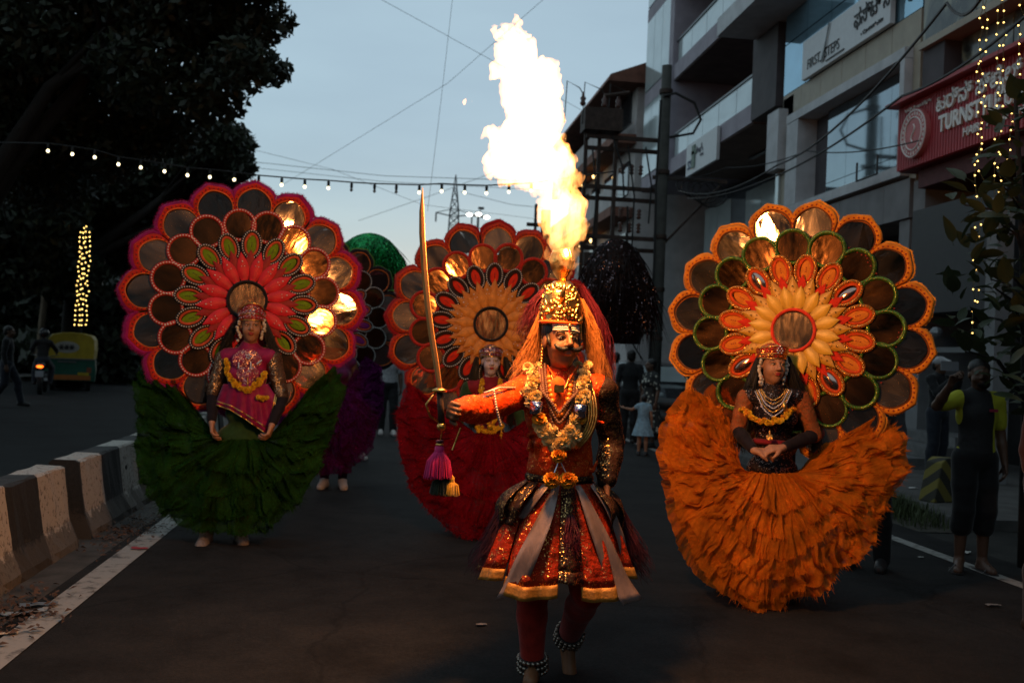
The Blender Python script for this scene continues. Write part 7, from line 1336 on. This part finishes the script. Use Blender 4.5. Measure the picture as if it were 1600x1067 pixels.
# ================================================================ FLAME
fb = at(880, 446, D0)
def lean(y): return D0 - .5 * min(1, max(0, (446 - y) / 260)) ** 1.2
def flame():
    o = np.array([fb[0], fb[1], fb[2]]); t = thing('flame', 'tall blazing flame rising from the cobra crown', 'flame', o); s = SDF()
    pk = [(880, 445, 10), (876, 425, 16), (884, 400, 22), (872, 380, 20), (890, 372, 18), (878, 350, 30), (870, 325, 30), (888, 320, 26), (858, 300, 22), (835, 282, 24), (866, 272, 30), (850, 252, 38), (812, 258, 30), (784, 244, 24), (800, 270, 16), (830, 225, 44), (862, 245, 26), (840, 195, 42), (858, 178, 30), (800, 215, 28), (822, 160, 38), (845, 140, 32), (850, 110, 22), (818, 125, 28), (800, 100, 22), (792, 80, 20), (812, 62, 16), (806, 40, 9), (785, 112, 12), (790, 50, 8)]
    g = random.Random(3)
    for x, y, r in pk:
        D = lean(y) + g.gauss(0, .03); p = at(x, y, D) - o; s.ell(p, np.array([r, r * .8, r]) * D / FPX * 1.02, k=.03)
    for i in range(420):   # curling tongues over the lobes
        x, y, r = pk[g.randrange(2, len(pk))]; a = g.uniform(0, 2 * PI); q_ = r * g.uniform(.6, 1.08); D = lean(y) + g.gauss(0, .07); p = at(x + math.cos(a) * q_, y + math.sin(a) * q_, D) - o
        rr = r * g.uniform(.07, .24) * D0 / FPX; e = p + np.array([math.cos(a) * 1.0 * rr, g.gauss(0, .5 * rr), g.uniform(.8, 4.2) * rr]); s.cone(p, e, rr, rr * .15, k=.012)
    for i in range(120):
        x, y, r = pk[g.randrange(4, len(pk))]; a = g.uniform(0, 2 * PI); q_ = r * g.uniform(.85, 1.05); p = at(x + math.cos(a) * q_, y + math.sin(a) * q_, lean(y) + g.gauss(0, .06)) - o; s.ell(p, np.array([1, 1, 1.4]) * r * g.uniform(.08, .2) * D0 / FPX, k=.01, sub=True)
    for (x, y, r) in ((804, 10, 4), (800, 14, 2.5), (737, 158, 2.5), (739, 150, 2), (752, 139, 2.4), (759, 138, 2), (765, 90, 2), (822, 36, 3), (783, 38, 3)):
        p = at(x, y, lean(y)) - o; s.cone(p, p + np.array([g.uniform(-.02, .02), 0, .02]), r * D0 / FPX, r * .4 * D0 / FPX, k=.006)
    def fmat(name, col, st):
        m, nt, nd, lk, out = newmat(name); vec = texco(nd, lk, 'Object', (1, 1, .45)); n = noise(nd, lk, vec, 22, 6, .7)
        e = nd.new('ShaderNodeEmission'); e.inputs[0].default_value = col + (1,); mr = nd.new('ShaderNodeMapRange'); mr.inputs[1].default_value = .38; mr.inputs[2].default_value = .66; mr.inputs[3].default_value = st * .04; mr.inputs[4].default_value = st; lk.new(n, mr.inputs[0])
        # the young flame near the crown is thinner and redder, the upper fireball fully alight
        sp_ = nd.new('ShaderNodeSeparateXYZ'); tt = nd.new('ShaderNodeTexCoord'); lk.new(tt.outputs['Object'], sp_.inputs[0]); hr = nd.new('ShaderNodeMapRange'); hr.inputs[1].default_value = .12; hr.inputs[2].default_value = .55; hr.inputs[3].default_value = .14; hr.inputs[4].default_value = 1; lk.new(sp_.outputs[2], hr.inputs[0])
        mm = nd.new('ShaderNodeMath'); mm.operation = 'MULTIPLY'; lk.new(mr.outputs[0], mm.inputs[0]); lk.new(hr.outputs[0], mm.inputs[1]); lk.new(mm.outputs[0], e.inputs[1]); lk.new(e.outputs[0], out.inputs['Volume']); m.cycles.volume_step_rate = .12; return m
    def tear(P):
        Q = P * np.array([1, 1, .62]); w = np.stack([vnoise(Q, 9, 90 + k) for k in range(3)], 1) * .05; Q = Q + w
        return .034 * fbm(Q, 11, 5, 2) + .024 * np.abs(fbm(Q, 24, 9, 2)) - .008 + .012 * fbm(Q, 52, 15, 2)
    s.build('fire', fmat('fire_volume', (1, .37, .09), 150), t, h=.0065, disp=tear)
    for i, (x, y, P) in enumerate(((872, 350, 40), (850, 255, 110), (835, 165, 90), (812, 80, 40))):   # the fire's own light
        l = bpy.data.lights.new('fire_light', 'POINT'); l.energy = P * FLAME_K; l.color = (1, .40, .11); l.shadow_soft_size = .09; lo = bpy.data.objects.new('fire_light', l); COL.objects.link(lo); lo.parent = t; lo.location = at(x, y, lean(y)) - o
FLAME_K = 1.0
flame()
